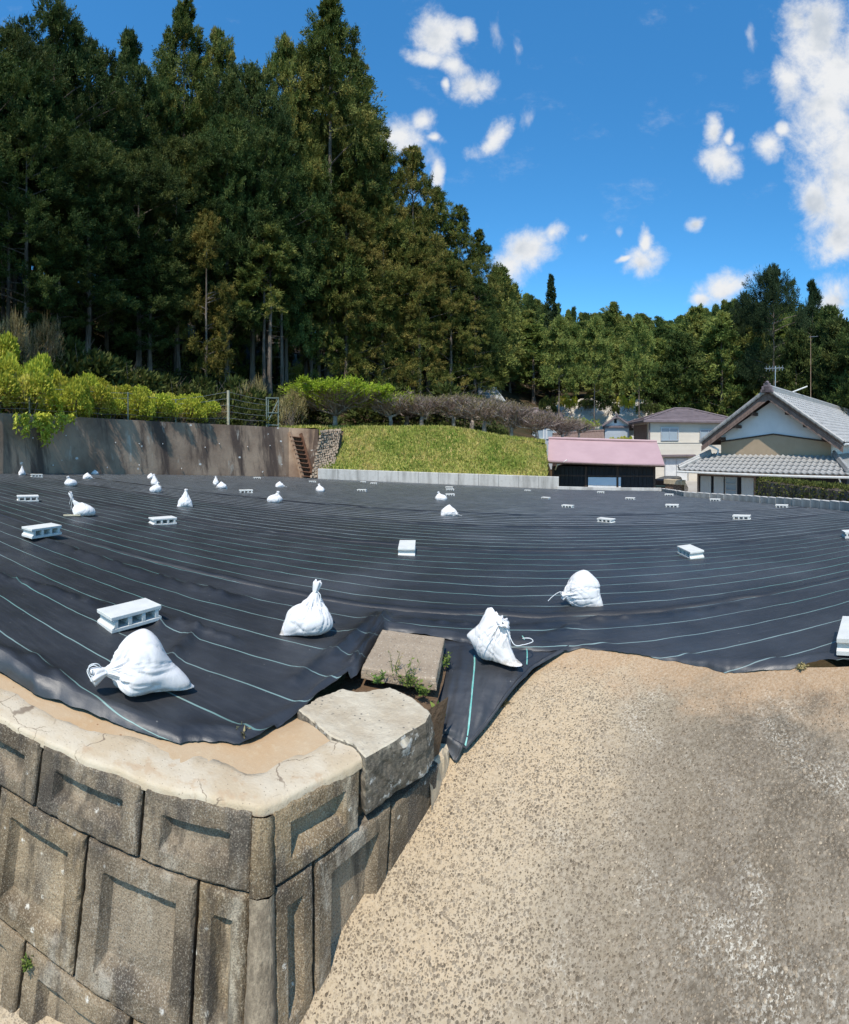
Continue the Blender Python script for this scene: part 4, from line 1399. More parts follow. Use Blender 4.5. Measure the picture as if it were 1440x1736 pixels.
# low block wall along the right-hand edge of the field and a kerb before the shed
root = empty('block_wall', pf(1300, 855))
tag(root, 'single course of grey concrete blocks edging the field before the tiled house', 'wall')
inv = -np.array(root.location)
path = np.array([pf(x, float(np.interp(x, EDGE[:, 0], EDGE[:, 1]))) for x in range(1122, 1700, 4)])
seg = np.linalg.norm(np.diff(path, axis=0), axis=1); cum = np.concatenate([[0], np.cumsum(seg)])
bm = MB(); bm.box((0, 0, 0), (0.386, 0.14, 0.46)); bme = bm.mesh('block')
nb = int(cum[-1] / 0.40)
for i in range(min(nb, 150)):
    s_ = (i + .5) * 0.40
    p = np.array([np.interp(s_, cum, path[:, c]) for c in range(3)]); q = np.array([np.interp(s_ + .1, cum, path[:, c]) for c in range(3)])
    d = q - p
    px = X0 + F * math.atan2(p[0], p[1]); Dh = math.hypot(p[0], p[1])
    hh = np.interp(px, [1122, 1160, 1300, 1440, 1600], [5, 8.5, 12, 16, 20]) * Dh / F
    o = link('block', bme, M['lowwall'], root, bevel=0.0)
    nrm = unit(np.array([-d[1], d[0], 0])) * (-1 if i < -1 else 1)
    o.location = tuple(p + inv + np.array([0.10, 0.08, hh - 0.23]) + rng.normal(size=3) * .004); o.rotation_euler = (0, 0, math.atan2(d[1], d[0]) + rng.normal() * .01)
mb = MB()
pa, pb = pf(946, 830.5), pf(1124, 833)
mb.box((pa + pb) / 2 + np.array([0, .2, -.06]), (np.linalg.norm(pb - pa), .18, .42), (unit(pb - pa), np.cross([0, 0, 1], unit(pb - pa)), (0, 0, 1)))
tag(mb.build('concrete_kerb', M['lowwall'], bevel=.01), 'thin concrete kerb between the field and the black shed', 'kerb')

# ------------------------------------------------------------------ terrain beyond the field
def hill_z(x, D):
    D0 = np.interp(x, D0X, D0V)
    z0 = np.interp(x, [-400, 0, 150, 300, 490, 560, 760, 820, 880, 924, 934, 1800], [1.0, .90, .86, .79, .66, .73, .70, .34, -.07, -.36, -4.0, -4.0])
    flat = np.interp(x, [-400, 0, 300, 500, 700, 900, 960, 1440, 1800], [1, 1.5, 3, 6, 10, 14, 20, 35, 35])
    sl = np.interp(x, [-400, 0, 300, 500, 700, 860, 900, 1800], [.62, .60, .42, .34, .30, .28, .24, .24])
    r_ = np.clip(D - D0 - flat, 0, None)
    z = z0 + np.minimum(r_ * sl, 14 + 0.10 * r_)
    # valley side: yard level, then the cut slope and the wooded hill
    zv = -4.0 + np.interp(D, [0, 46, 58, 66, 140, 175, 400], [0, 0.5, 4.6, 9.0, 24.5, 26.5, 30])
    k_ = np.clip((x - 850) / 110, 0, 1)
    z = z * (1 - k_) + np.where(D > 45, np.maximum(zv, z0), z0 + (zv + 4.0)) * k_
    return z


azs = np.array(sorted(list(np.arange(-420, 1861, 12.0)) + [924.0, 930.0, 934.0]))
Ds = np.concatenate([[0], np.geomspace(0.6, 340, 70)])
rows = []
for k_, dd in enumerate(Ds):
    row = []
    for x in azs:
        D0 = np.interp(x, D0X, D0V)
        D = D0 + dd; a = azx(x)
        z = E + float(hill_z(x, D)) + (0.5 * float(fbm(D * math.sin(a) * .25, D * math.cos(a) * .25, 3, 111)) * min(1, dd / 8) if x < 940 or D > 50 else 0)
        row.append((D * math.sin(a), D * math.cos(a), z - 0.03))
    rows.append(row)
R_ = np.array(rows)
mb = MB(); mb.grid(R_)
me = mb.mesh('hillside')
for m_ in (M['hill'], M['valley'], M['lawn']): me.materials.append(m_)
ncol = len(azs) - 1
mi = np.zeros(len(me.polygons), dtype=np.int32)
for i in range(len(Ds) - 1):
    for j in range(ncol):
        x = azs[j]
        if x > 945 and Ds[i] < 22: mi[i * ncol + j] = 1
        elif 470 < x < 945 and Ds[i] < 3.2: mi[i * ncol + j] = 2
me.polygons.foreach_set('material_index', mi)
o = link('hillside', me, [M['hill']], smooth=True)
tag(o, kind='structure')
# far level ground so that the land runs on to the horizon behind and beside the eye
mb = MB()
ring = [(2600 * math.sin(t_), 2600 * math.cos(t_), E - 6.5) for t_ in np.linspace(0, 2 * math.pi, 48, endpoint=False)]
mb.add([(0, 0, E - 6.5)] + ring, [(0, 1 + (i + 1) % 48, 1 + i) for i in range(48)])
tag(mb.build('ground', M['hill']), kind='structure')

# grassy bank
xs = np.arange(538, 934, 4.0)
TY = lambda x: float(np.interp(x, [538, 560, 600, 700, 760, 800, 840, 880, 915, 952], [728, 726, 725, 724, 725, 731, 739, 747, 753, 762]))
rows = []
for k_ in np.linspace(0, 1, 22):
    row = []
    for x in xs:
        Db = edge_D(x) + 0.2; ty = np.interp(x, [539, 948], [794.5, 808.5])
        zb = E - (ty - Y0) / F * Db - 0.04
        Dt = np.interp(x, D0X, D0V) + .1
        zt = E - (TY(x) - Y0) / F * Dt
        if x > 926: zt = zb = E - 3.6
        D = Db + (Dt - Db) * k_; a = azx(x)
        kk_ = k_ ** 0.85
        z = zb + (zt - zb) * kk_ + 0.4 * float(fbm(D * math.sin(a) * .9, D * math.cos(a) * 1.3 + 9, 4, 121)) * math.sin(math.pi * k_) ** .5
        row.append((D * math.sin(a), D * math.cos(a), z))
    rows.append(row)
BANK = np.array(rows)
mb = MB(); mb.grid(BANK)
tag(mb.build('grassy_bank', M['lawn'], smooth=True), kind='structure')


def scatter_blades(name, label, P, n, h, w, seed, m, lean=0.5):
    """P: grid (rows, cols, 3); blades spread over it evenly"""
    r = np.random.default_rng(seed)
    u = r.uniform(0, P.shape[0] - 1.001, n); v = r.uniform(0, P.shape[1] - 1.001, n)
    i = u.astype(int); j = v.astype(int); fu = (u - i)[:, None]; fv = (v - j)[:, None]
    p = (P[i, j] * (1 - fu) + P[i + 1, j] * fu) * (1 - fv) + (P[i, j + 1] * (1 - fu) + P[i + 1, j + 1] * fu) * fv
    ax = unit(np.stack([r.normal(size=n) * lean, r.normal(size=n) * lean, np.ones(n)], 1))
    V = sprays(p - [0, 0, .02], ax, h * r.uniform(.5, 1.3, n), w * r.uniform(.6, 1.3, n), r, .3)
    tone = np.clip(0.5 + 1.1 * fbm(p[:, 0] * .8, p[:, 1] * .8, 3, seed) + 0.7 * fbm(p[:, 0] * 4, p[:, 1] * 4, 2, seed + 1) + r.normal(size=n) * .14, 0, 1)
    o = link(name, quads_mesh(name, V, tone), M[m])
    tag(o, label, kind='stuff')
    return o


scatter_blades('grass', 'short yellow green grass covering the bank above the low wall', BANK, 30000, 0.20, 0.05, 131, 'grass')
LAWN = []
for dd in np.linspace(0.1, 4.0, 8):
    row = []
    for x in np.arange(475, 926, 8.0):
        D0 = np.interp(x, D0X, D0V)
        D = D0 + dd; a = azx(x); row.append((D * math.sin(a), D * math.cos(a), E + float(hill_z(x, D)) - .02))
    LAWN.append(row)
scatter_blades('grass', 'green grass on the terrace under the plum trees', np.array(LAWN), 9000, 0.22, 0.05, 133, 'grass')

# pale cut slope showing between the trunks
xs = np.arange(925, 1130, 6.0); rows = []
for k_ in np.linspace(0, 1, 12):
    row = []
    for x in xs:
        D = 50.5 + 4 * k_ + 1.0 * float(fbm(x * .05, k_ * 3, 3, 141)); a = azx(x)
        zt = np.interp(x, [925, 960, 1040, 1100, 1130], [4.0, 4.7, 4.6, 4.2, 3.6]) + 1.0 * float(fbm(x * .045, 3.0, 3, 147))
        row.append((D * math.sin(a), D * math.cos(a), E + 0.2 + (zt - .2) * k_ + .25 * float(fbm(x * .1, k_ * 7, 3, 143))))
    rows.append(row)
mb = MB(); mb.grid(np.array(rows))
tag(mb.build('cut_slope', M['rock']), kind='structure')

# ------------------------------------------------------------------ buildings
def frame(O, ax):
    """local frame: origin and the bearing of its 'away' axis; returns f(u, w, z) with z above the origin"""
    r = np.array([math.sin(ax), math.cos(ax), 0]); gx = np.array([math.cos(ax), -math.sin(ax), 0])
    O = np.array(O, float)
    return lambda u, w, z: O + gx * u + r * w + np.array([0, 0, z])


def lbox(mb, f, u0, u1, w0, w1, z0, z1, m=0):
    p = [f(u0, w0, z0), f(u1, w0, z0), f(u1, w1, z0), f(u0, w1, z0), f(u0, w0, z1), f(u1, w0, z1), f(u1, w1, z1), f(u0, w1, z1)]
    return mb.hexa(p, m)


def slabq(mb, a, b, c, d, t):
    """a sloping slab: top corners a b c d (counter-clockwise from above), thickness t downwards"""
    top = [np.array(p, float) for p in (a, b, c, d)]
    n = unit(np.cross(top[1] - top[0], top[3] - top[0])); n = n if n[2] > 0 else -n
    bot = [p - n * t for p in top]
    return mb.hexa(bot + top)


class Thing:
    def __init__(s, name, loc, label, cat, group=None):
        s.root = empty(name, loc); tag(s.root, label, cat, group); s.inv = -np.array(loc, float)

    def part(s, name, mb, m, bevel=0.0, smooth=False, parent=None):
        o = mb.build(name, m, parent or s.root, smooth, bevel)
        if parent is None: o.location = tuple(s.inv)
        return o


def u_at(f, x, w):
    """local u where the plane w is seen at column x"""
    p0 = f(0, w, 0); g_ = f(1, w, 0) - p0
    t = math.tan(azx(x))
    return (t * p0[1] - p0[0]) / (g_[0] - t * g_[1])


def tile_course(f_surf, nu, rise=0.05):
    """one pantile: a wavy, slightly overlapping sheet given by its four corners in a unit square"""


# ---- the tiled house
AX = 0.95
apex = pd(1303, 662, 23.5)
O = np.array([apex[0], apex[1], E])
f = frame(O, AX)
H = Thing('tiled_house', f(0, 8, -4.0), 'traditional house with silver-grey tiled roofs, white plaster gable and dark timber ground floor', 'house')
zA, zE, HW, LEN = apex[2] - E, -0.16, 3.82, 21.0
WG = 0.75      # the gable wall stands this far behind the verge
lo_w = WG + 0.02
# walls
mb = MB()
pk = zA - 0.42
poly = [(-3.02, -0.10), (0, 0.30), (3.02, -0.10), (3.02, 0.16), (0, pk), (-3.02, 0.16)]
vs = [f(u, WG, z) for u, z in poly] + [f(u, WG + .2, z) for u, z in poly]
mb.add(vs, [(0, 1, 4, 5), (1, 2, 3, 4)]); H.part('gable_wall', mb, M['plaster'])
mb = MB()
poly = [(-3.02, -1.1), (3.02, -1.1), (3.02, -0.16), (0, 0.24), (-3.02, -0.16)]
mb.add([f(u, WG + 0.0, z) for u, z in poly], [(0, 1, 2, 3, 4)]); H.part('wall', mb, M['beige'])
for sgn in (-1, 1):
    mb = MB(); slab_ = [f(0, WG - .04, .24), f(sgn * 3.05, WG - .04, -.16), f(sgn * 3.05, WG - .04, -.09), f(0, WG - .04, .31)]
    bk = [p + (f(0, .06, 0) - f(0, 0, 0)) for p in slab_]
    mb.add(slab_ + bk, [(0, 1, 2, 3), (3, 2, 6, 7), (0, 4, 5, 1), (1, 5, 6, 2)])
    H.part('trim_board', mb, M['darkwood'])
mb = MB(); lbox(mb, f, -3.0, 3.0, WG + .21, LEN - .5, -4.2, 0.35); H.part('wall', mb, M['plaster'])
# ground floor
mb = MB(); lbox(mb, f, -4.15, 3.95, 0.2, LEN - 1, -4.2, -1.62); H.part('wall', mb, M['blackwood'])
for i in range(26):
    u0 = -4.15 + i * 8.1 / 26
    mb = MB(); lbox(mb, f, u0 + .01, u0 + 8.1 / 26 - .01, 0.17, 0.2, -4.2, -1.66)
    H.part('board', mb, M['blackwood'])
# sliding doors
ua, ub = u_at(f, 1186, .15), u_at(f, 1279, .15)
mb = MB(); lbox(mb, f, ua - .1, ub + .1, .10, .169, -1.93, -1.80); lbox(mb, f, ua - .1, ua, .10, .169, -4, -1.93); lbox(mb, f, ub, ub + .1, .10, .169, -4, -1.93)
df = H.part('door_frame', mb, M['brownwood'])
for (x0, x1, m_) in ((1188, 1205.5, 'shutter'), (1210.5, 1227, 'shutter'), (1229.5, 1250, 'glass'), (1257.5, 1278, 'shutter')):
    a_, b_ = u_at(f, x0, .12), u_at(f, x1, .12)
    mb = MB()
    if m_ == 'shutter':
        lbox(mb, f, a_, b_, .12, .165, -3.95, -1.95)
        for q in range(6):
            c_ = a_ + (b_ - a_) * (q + .5) / 6; lbox(mb, f, c_ - .02, c_ + .02, .105, .12, -3.9, -1.99)
        H.part('shutter', mb, M['shutter'])
    else:
        lbox(mb, f, a_, b_, .145, .16, -3.95, -1.95)
        pane = H.part('window', mb, M['paleglass'])
        mb = MB()
        for c_ in (a_ + .03, b_ - .03): lbox(mb, f, c_ - .03, c_ + .03, .11, .144, -3.95, -1.95)
        for z_ in (-1.98, -2.3, -2.62, -2.94, -3.3): lbox(mb, f, a_ + .06, b_ - .06, .12, .142, z_ - .02, z_ + .02)
        H.part('sash', mb, M['alu'])
# roofs: verge boards, two slopes, tiles as real waves
mb = MB()
for sgn in (-1, 1):
    a, b = f(0, 0, zA - .05), f(sgn * HW, 0, zE - .05); c, d = f(sgn * HW, LEN, zE - .05), f(0, LEN, zA - .05)
    slabq(mb, *((a, b, c, d) if sgn > 0 else (b, a, d, c)), .12)
H.part('roof_deck', mb, M['brownwood'])
for sgn in (-1, 1):
    mb = MB(); a, b = f(0, -.03, zA - .20), f(sgn * (HW - .02), -.03, zE - .20)
    for (off, t_, w_) in ((0, .16, .05), (-.17, .10, .03)):
        p, q = a + [0, 0, off], b + [0, 0, off]
        fr = f(0, w_, 0) - f(0, 0, 0)
        mb.hexa([p - [0, 0, t_], q - [0, 0, t_], q - [0, 0, t_] + fr, p - [0, 0, t_] + fr, p, q, q + fr, p + fr])
    H.part('verge_board', mb, M['brownwood'])
    # purlin ends
    for k_ in range(1, 4):
        u = sgn * HW * k_ / 4.1; z = zA + (zE - zA) * k_ / 4.1 - .42
        mb = MB(); lbox(mb, f, u - .07, u + .07, .03, WG, z - .16, z); H.part('purlin', mb, M['darkwood'])


def pantiles(f, P00, P10, P01, n_along, n_down, sample=5, lift=0.055, step=0.035):
    """a roof slope of wavy tiles: P00 top start, P10 top end (along), P01 bottom start"""
    P00, P10, P01 = map(lambda p: np.array(p, float), (P00, P10, P01))
    al = (P10 - P00) / n_along; dn = (P01 - P00) / n_down
    nr = unit(np.cross(al, dn)); nr = nr if nr[2] > 0 else -nr
    return al, dn, nr, P00


def tile_mesh(al, dn, nr, sample=5, lift=0.06, step=0.04):
    mb = MB(); rows = []
    for k_, st_ in ((0.0, 0.0), (1.06, step)):
        rows.append([al * (q / sample) + dn * k_ + nr * (st_ + lift * (0.5 - 0.5 * math.cos(2 * math.pi * (q / sample) * 1.0)) ** 1.3) for q in range(sample + 1)])
    rows.append([p - nr * (step + .02) for p in rows[1]])
    mb.grid(np.array(rows), flip=np.cross(al, dn) @ nr > 0)
    return mb


# right slope and left slope, joined: too many tiles to pick out one by one at this size
for sgn in (1, -1):
    al, dn, nr, p0 = pantiles(f, f(0, -.06, zA), f(0, LEN, zA), f(sgn * (HW + .06), -.06, zE), int(LEN / 0.30), 14)
    tm = tile_mesh(al, dn, nr); big = MB()
    V0 = np.array(tm.v); Fc = tm.f
    allV = []; allF = []
    for i in range(int(LEN / 0.30)):
        if sgn < 0 and i > 25: break
        for j in range(14):
            o_ = len(allV) * len(V0)
            allV.append(V0 + p0 + al * i + dn * j + nr * .01); allF.extend([tuple(q + o_ for q in fc) for fc in Fc])
    big.v = [tuple(p) for p in np.concatenate(allV)]; big.f = allF; big.mi = [0] * len(allF)
    o = H.part('roof_tiles', big, M['tile']); o['kind'] = 'stuff'
# ridge: stacked flat tiles under a round cap, and the end ornament
mb = MB(); lbox(mb, f, -.16, .16, -.1, LEN, zA - .02, zA + .16); mb.tube([f(0, -.12, zA + .2), f(0, LEN, zA + .2)], .11, 8); H.part('ridge', mb, M['tile'])
mb = MB()
for (w_, h_) in ((.34, .16), (.28, .32), (.18, .46)): lbox(mb, f, -w_, w_, -.22, -.10, zA - .12, zA - .12 + h_)
mb.tube([f(0, -.25, zA + .34), f(0, -.08, zA + .40)], .09, 8); H.part('ridge_end_tile', mb, M['tiledark'], bevel=.02)
for sgn in (-1, 1):
    mb = MB()
    for k_ in range(14):
        t0_, t1_ = k_ / 14, (k_ + 1.08) / 14
        p = f(sgn * HW * t0_, -.08, zA + (zE - zA) * t0_ + .08); q = f(sgn * HW * t1_, -.08, zA + (zE - zA) * t1_ + .06)
        mb.tube([p, q], [.085, .10], 8)
    H.part('verge_tiles', mb, M['tile'])
# lower skirt roof
zT, zB, wT, wB = -0.84, -1.60, WG - .02, -0.80
uL, uR = u_at(f, 1151, wB), u_at(f, 1441, wB)
mb = MB(); slabq(mb, f(uL, wB, zB), f(uR, wB, zB), f(uR - 1.1, wT, zT), f(uL + 1.1, wT, zT), .1); H.part('roof_deck', mb, M['brownwood'])
nA, nD = 30, 5
proto = None
for j in range(nD):
    for i in range(nA):
        uc = uL + (uR - uL) * (i + .5) / nA
        kd = (j + .5) / nD
        if uc < uL + 1.1 * (1 - kd) - .1 or uc > uR - 1.1 * (1 - kd) + .1: continue
        u0 = uL + (uR - uL) * i / nA
        al, dn, nr, p0 = pantiles(f, f(u0, wT, zT), f(u0 + (uR - uL), wT, zT), f(u0, wB - .06, zB - .03), nA, nD)
        if proto is None: proto = tile_mesh(al, dn, nr, 6, .07, .045).mesh('roof_tile')
        o = link('roof_tile', proto, M['tile'], H.root)
        o.location = tuple(p0 + dn * j + nr * (.012 + rng.normal() * .003) + H.inv)
for (ua_, sg) in ((uL, -1), (uR, 1)):
    # hips and the skirt along the two sides of the house
    mb = MB(); hip = [f(ua_ - sg * .02, wB - .02, zB + .10), f(ua_ - sg * 1.1, wT, zT + .12)]
    mb.tube(hip, [.13, .13], 8); mb.tube([hip[0] + [0, 0, .12], hip[1] + [0, 0, .12]], [.08, .08], 8); H.part('hip_ridge', mb, M['tile'])
    mb = MB()
    q = (f(ua_, wB, zB), f(ua_ - sg * 1.1, wT, zT), f(ua_ - sg * 1.1, LEN - 2, zT), f(ua_, LEN - 1, zB))
    slabq(mb, *(q if sg < 0 else (q[1], q[0], q[3], q[2])), .1)
    for i in range(22):
        w0_ = wB + 1.4 + i * .3
        mb.tube([f(ua_, w0_, zB + .06), f(ua_ - sg * 1.1, w0_, zT + .05)], .06, 5)
    H.part('side_roof', mb, M['tile'])
mb = MB(); mb.tube([f(uL - .02, wB - .12, zB - .09), f(uR + .02, wB - .12, zB - .13)], .06, 8); H.part('gutter', mb, M['gutter'])
mb = MB(); mb.tube([f(uR - .5, wB - .1, zB - .12), f(uR - .45, wB + .3, zB - .5), f(uR - .3, .1, zB - .7), f(uR - .3, .1, -4)], .04, 6); H.part('downpipe', mb, M['gutter'])
mb = MB(); mb.tube([f(-HW + .25, .3, zE - .12), f(-HW + .5, .55, zE - .28), f(-3.15, .68, zE - .4), f(-3.2, .68, -.9)], .055, 6); H.part('downpipe', mb, M['plaster'])
mb = MB(); mb.tube([f(HW + .05, 0, zE - .07), f(HW + .05, LEN, zE - .07)], .06, 6); H.part('gutter', mb, M['gutter'])
# aerial on the ridge
ap = f(0, 1.0, zA + .25)
A_ = Thing('tv_antenna', ap, 'small grey television aerial standing on the ridge of the tiled house', 'antenna')
mb = MB(); mb.tube([ap - [0, 0, .1], ap + [0, 0, 1.1]], .022, 6); A_.part('mast', mb, M['alu'])
mb = MB(); gdir = f(1, 0, 0) - f(0, 0, 0); rdir = f(0, 1, 0) - f(0, 0, 0)
mb.tube([ap + [0, 0, 1.0] - gdir * .55, ap + [0, 0, 1.0] + gdir * .45], .016, 5)
for q in range(6):
    c_ = ap + [0, 0, 1.0] + gdir * (-.5 + q * .18); mb.tube([c_ - rdir * .25, c_ + rdir * .25], .009, 4); mb.tube([c_ - np.array([0, 0, .14]), c_ + np.array([0, 0, .14])], .007, 4)
A_.part('elements', mb, M['alu'])
mp = pd(1375, 690, 31.0)
A_ = Thing('radio_mast', mp, 'tall thin weathered pole rising behind the tiled roof', 'pole')
mb = MB(); mb.tube([mp - [0, 0, 3], mp + [0, 0, 4.7]], [.035, .018], 6); A_.part('pole', mb, M['rustrail'])
mb = MB(); mb.tube([mp + [0, 0, 4.6] - gdir * .1, mp + [0, 0, 4.62] + gdir * .5], .015, 5); A_.part('arm', mb, M['alu'])
mb = MB(); mb.box(mp + [0, 0, .35], (.12, .12, .2)); A_.part('bracket', mb, M['gutter'])
rp0, rp1 = pd(1333, 669, 27.5), pd(1369, 655, 28.5)
mb = MB(); mb.tube([rp0, rp1], .04, 6); tag(mb.build('roof_rod', M['gutter']), 'pale slanting rod above the ridge of the tiled house', 'rod')

# ---- black timber shed with the pink roof
eL, eR, gR, gL = pd(929.5, 780, 25.9), pd(1127, 786.5, 25.3), pd(1114, 749, 27.8), pd(930.5, 743.5, 28.1)
T = Thing('shed', (eL + eR) / 2 * np.array([1, 1, 0]) + np.array([0, 1, E - 4]), 'low black timber shed with a pale pink metal roof beside the grassy bank', 'shed')
mb = MB(); rows = []
for k_ in np.linspace(0, 1, 7):
    rows.append([eL + (eR - eL) * s_ + ((gL + (gR - gL) * s_) - (eL + (eR - eL) * s_)) * k_ + np.array([0, 0, -.04 * math.sin(math.pi * s_) + .02 * float(fbm(s_ * 4, k_ * 2, 2, 151))]) for s_ in np.linspace(0, 1, 24)])
R_ = np.array(rows); mb.grid(R_)
mb.grid(np.stack([R_[0], R_[0] - [0, 0, .10]], 0), flip=True)
bk = R_[-1] * 2 - R_[0]; bk[:, 2] = R_[0][:, 2]; mb.grid(np.stack([R_[-1], bk], 0))
mb.grid(np.stack([R_[0] - [0, 0, .10], bk - [0, 0, .1]], 0), flip=True)
for col in (0, -1):
    mb.add([R_[0, col], R_[-1, col], bk[col], R_[0, col] - [0, 0, .1], R_[-1, col] - [0, 0, .1], bk[col] - [0, 0, .1]], [(0, 1, 4, 3), (1, 2, 5, 4)])
T.part('roof', mb, M['pink'])
mb = MB(); mb.tube([gL + [0, 0, .03], gR + [0, 0, .03]], .08, 8); T.part('ridge_cap', mb, M['pink'])
wl, wr = pd(938.5, 830, 26.6), pd(1110, 830, 26.0)
du = unit((wr - wl) * [1, 1, 0]); dw = np.array([-du[1], du[0], 0]); Lw = np.linalg.norm((wr - wl)[:2])
wf = lambda u, w, z: np.array([wl[0], wl[1], E]) + du * u + dw * w + np.array([0, 0, z])
NB = 26
for i in range(NB):
    u0 = Lw * i / NB; u1 = Lw * (i + 1) / NB
    x0 = X0 + F * math.atan2(*wf((u0 + u1) / 2, 0, 0)[:2])
    zt = -1.5 if not (998 < x0 < 1052) else -2.06
    zb = -4.0
    if 998 < x0 < 1052:
        mb = MB(); lbox(mb, wf, u0 + .006, u1 - .006, -.02, .03, -2.08, -1.5)
    else:
        mb = MB(); lbox(mb, wf, u0 + .006, u1 - .006, -.02 + rng.uniform(-.006, .006), .03, zb, -1.5)
    T.part('board', mb, M['blackwood'])
mb = MB(); lbox(mb, wf, 0, Lw, .035, 4.0, -4, -1.55); T.part('wall', mb, M['darkwood'])
mb = MB(); lbox(mb, wf, -.03, Lw + .03, -.06, -.025, -2.06, -1.98); T.part('rail', mb, M['darkwood'])
for u_ in (0, Lw * .33, Lw * .64, Lw):
    mb = MB(); lbox(mb, wf, u_ - .06, u_ + .06, -.08, -.022, -4, -1.5); T.part('post', mb, M['darkwood'])
ud0 = u_at(lambda u, w, z: wf(u, w, z), 997.5, -.05); ud1 = u_at(lambda u, w, z: wf(u, w, z), 1053, -.05)
mb = MB(); lbox(mb, wf, ud0, ud1, -.07, -.03, -2.55, -2.09); dr = T.part('door_panel', mb, M['whiteply'], bevel=.008)
mb = MB(); lbox(mb, wf, ud0, ud1, -.072, -.032, -4.0, -2.556); T.part('door_panel', mb, M['whitewood'], bevel=.008)
mb = MB(); p = pd(938, 783, 28.8)
mb.tube([pd(962, 779.5, 25.75), pd(957, 783, 25.75), pd(945, 788, 25.85), pd(942, 796, 26.4)], .04, 6); T.part('gutter_pipe', mb, M['gutter'])
mb = MB(); mb.tube([eL - [0, .05, .13], eR - [0, .05, .13]], .05, 6); T.part('gutter', mb, M['darkwood'])

# ---- cream two-storey house behind
c0 = pd(1100, 745, 40.0); c1 = pd(1246, 745, 42.5); cl = pd(1084, 745, 43.0)
du = unit((c1 - c0) * [1, 1, 0]); dw = np.array([-du[1], du[0], 0])
Lr = np.linalg.norm((c1 - c0)[:2]); Ld = 6.5
hf = lambda u, w, z: np.array([c0[0], c0[1], E]) + du * u + dw * w + np.array([0, 0, z])
T = Thing('cream_house', hf(Lr / 2, 3, -4), 'cream two-storey house with a brown hipped roof behind the pink-roofed shed', 'house')
mb = MB(); lbox(mb, hf, 0, Lr, 0, Ld, -4.2, -.25); lbox(mb, hf, .01, Lr, .01, Ld, -.25, 1.7); T.part('wall', mb, M['cream'])
mb = MB(); lbox(mb, hf, -.05, Lr + .05, -.05, Ld + .05, -.30, -.18); T.part('band', mb, M['cream'])
ez, rz_ = 1.62, 2.85
ov = .55
mb = MB()
a, b, c, d = hf(-ov, -ov, ez), hf(Lr + ov, -ov, ez), hf(Lr + ov, Ld + ov, ez), hf(-ov, Ld + ov, ez)
p, q = hf(Ld / 2, Ld / 2, rz_), hf(Lr - Ld / 2, Ld / 2, rz_)
lowr = [v - [0, 0, .16] for v in (a, b, c, d)]
mb.add([a, b, c, d, p, q] + lowr, [(0, 1, 5, 4), (1, 2, 5), (2, 3, 4, 5), (3, 0, 4), (6, 7, 1, 0), (7, 8, 2, 1), (8, 9, 3, 2), (9, 6, 0, 3), (9, 8, 7, 6)])
rf = T.part('roof', mb, M['tiledark'])
mb = MB()
for k_ in range(1, 9):
    t_ = k_ / 9
    aa, bb = a + (p - a) * t_, b + (q - b) * t_
    mb.tube([aa + [0, 0, .02], bb + [0, 0, .02]], .03, 4)
    mb.tube([a + (p - a) * t_ + [0, 0, .02], d + (p - d) * t_ + [0, 0, .02]], .03, 4)
T.part('roof_courses', mb, M['tiledark'])
mb = MB()
for (s_, e_) in ((a, p), (b, q), (p, q), (d, p)): mb.tube([s_ + [0, 0, .05], e_ + [0, 0, .05]], .09, 6)
T.part('ridge', mb, M['tiledark'])
def house_window(T, hf, u0, u1, z0, z1, panes=2, m='paleglass', fr='alu', w=-.0):
    mb = MB()
    lbox(mb, hf, u0 - .08, u1 + .08, w - .09, w - .003, z1, z1 + .08); lbox(mb, hf, u0 - .08, u1 + .08, w - .11, w - .003, z0 - .08, z0)
    lbox(mb, hf, u0 - .08, u0, w - .09, w - .003, z0, z1); lbox(mb, hf, u1, u1 + .08, w - .09, w - .003, z0, z1)
    for k_ in range(1, panes):
        c_ = u0 + (u1 - u0) * k_ / panes; lbox(mb, hf, c_ - .035, c_ + .035, w - .07, w - .003, z0, z1)
    o = T.part('window_frame', mb, M[fr])
    for k_ in range(panes):
        g0 = u0 + (u1 - u0) * k_ / panes; g1 = u0 + (u1 - u0) * (k_ + 1) / panes
        mb = MB(); lbox(mb, hf, g0 + .036, g1 - .036, w - .03, w - .004, z0 + .002, z1 - .002); mb.build('pane', M[m], o)
u0, u1 = u_at(hf, 1122, 0), u_at(hf, 1149, 0); house_window(T, hf, u0, u1, -.05, .95)
u0, u1 = u_at(hf, 1188, 0), u_at(hf, 1215, 0); house_window(T, hf, u0, u1, -.0, .8)
u0, u1 = u_at(hf, 1128, 0), u_at(hf, 1166, 0); house_window(T, hf, u0, u1, -3.9, -1.7, 2, 'curtain')
mb = MB(); lbox(mb, hf, u0 - .5, u1 + .6, -.5, -.02, -1.45, -1.3); T.part('canopy', mb, M['tiledark'])
mb = MB(); mb.tube([hf(.08, -.08, 1.4), hf(.08, -.08, -4)], .045, 6); T.part('downpipe', mb, M['tiledark'])
mb = MB()
for z_ in np.arange(-3.9, 1.6, .42):
    lbox(mb, hf, 0.02, Lr - .02, -.006 if z_ < -.25 else .004, .02, z_, z_ + .025)
T.part('siding_joints', mb, M['cream'])
mb = MB(); lbox(mb, hf, -.03, -.002, .6, Ld - .3, -4, 1.3); T.part('side_cladding', mb, M['brownwood'])

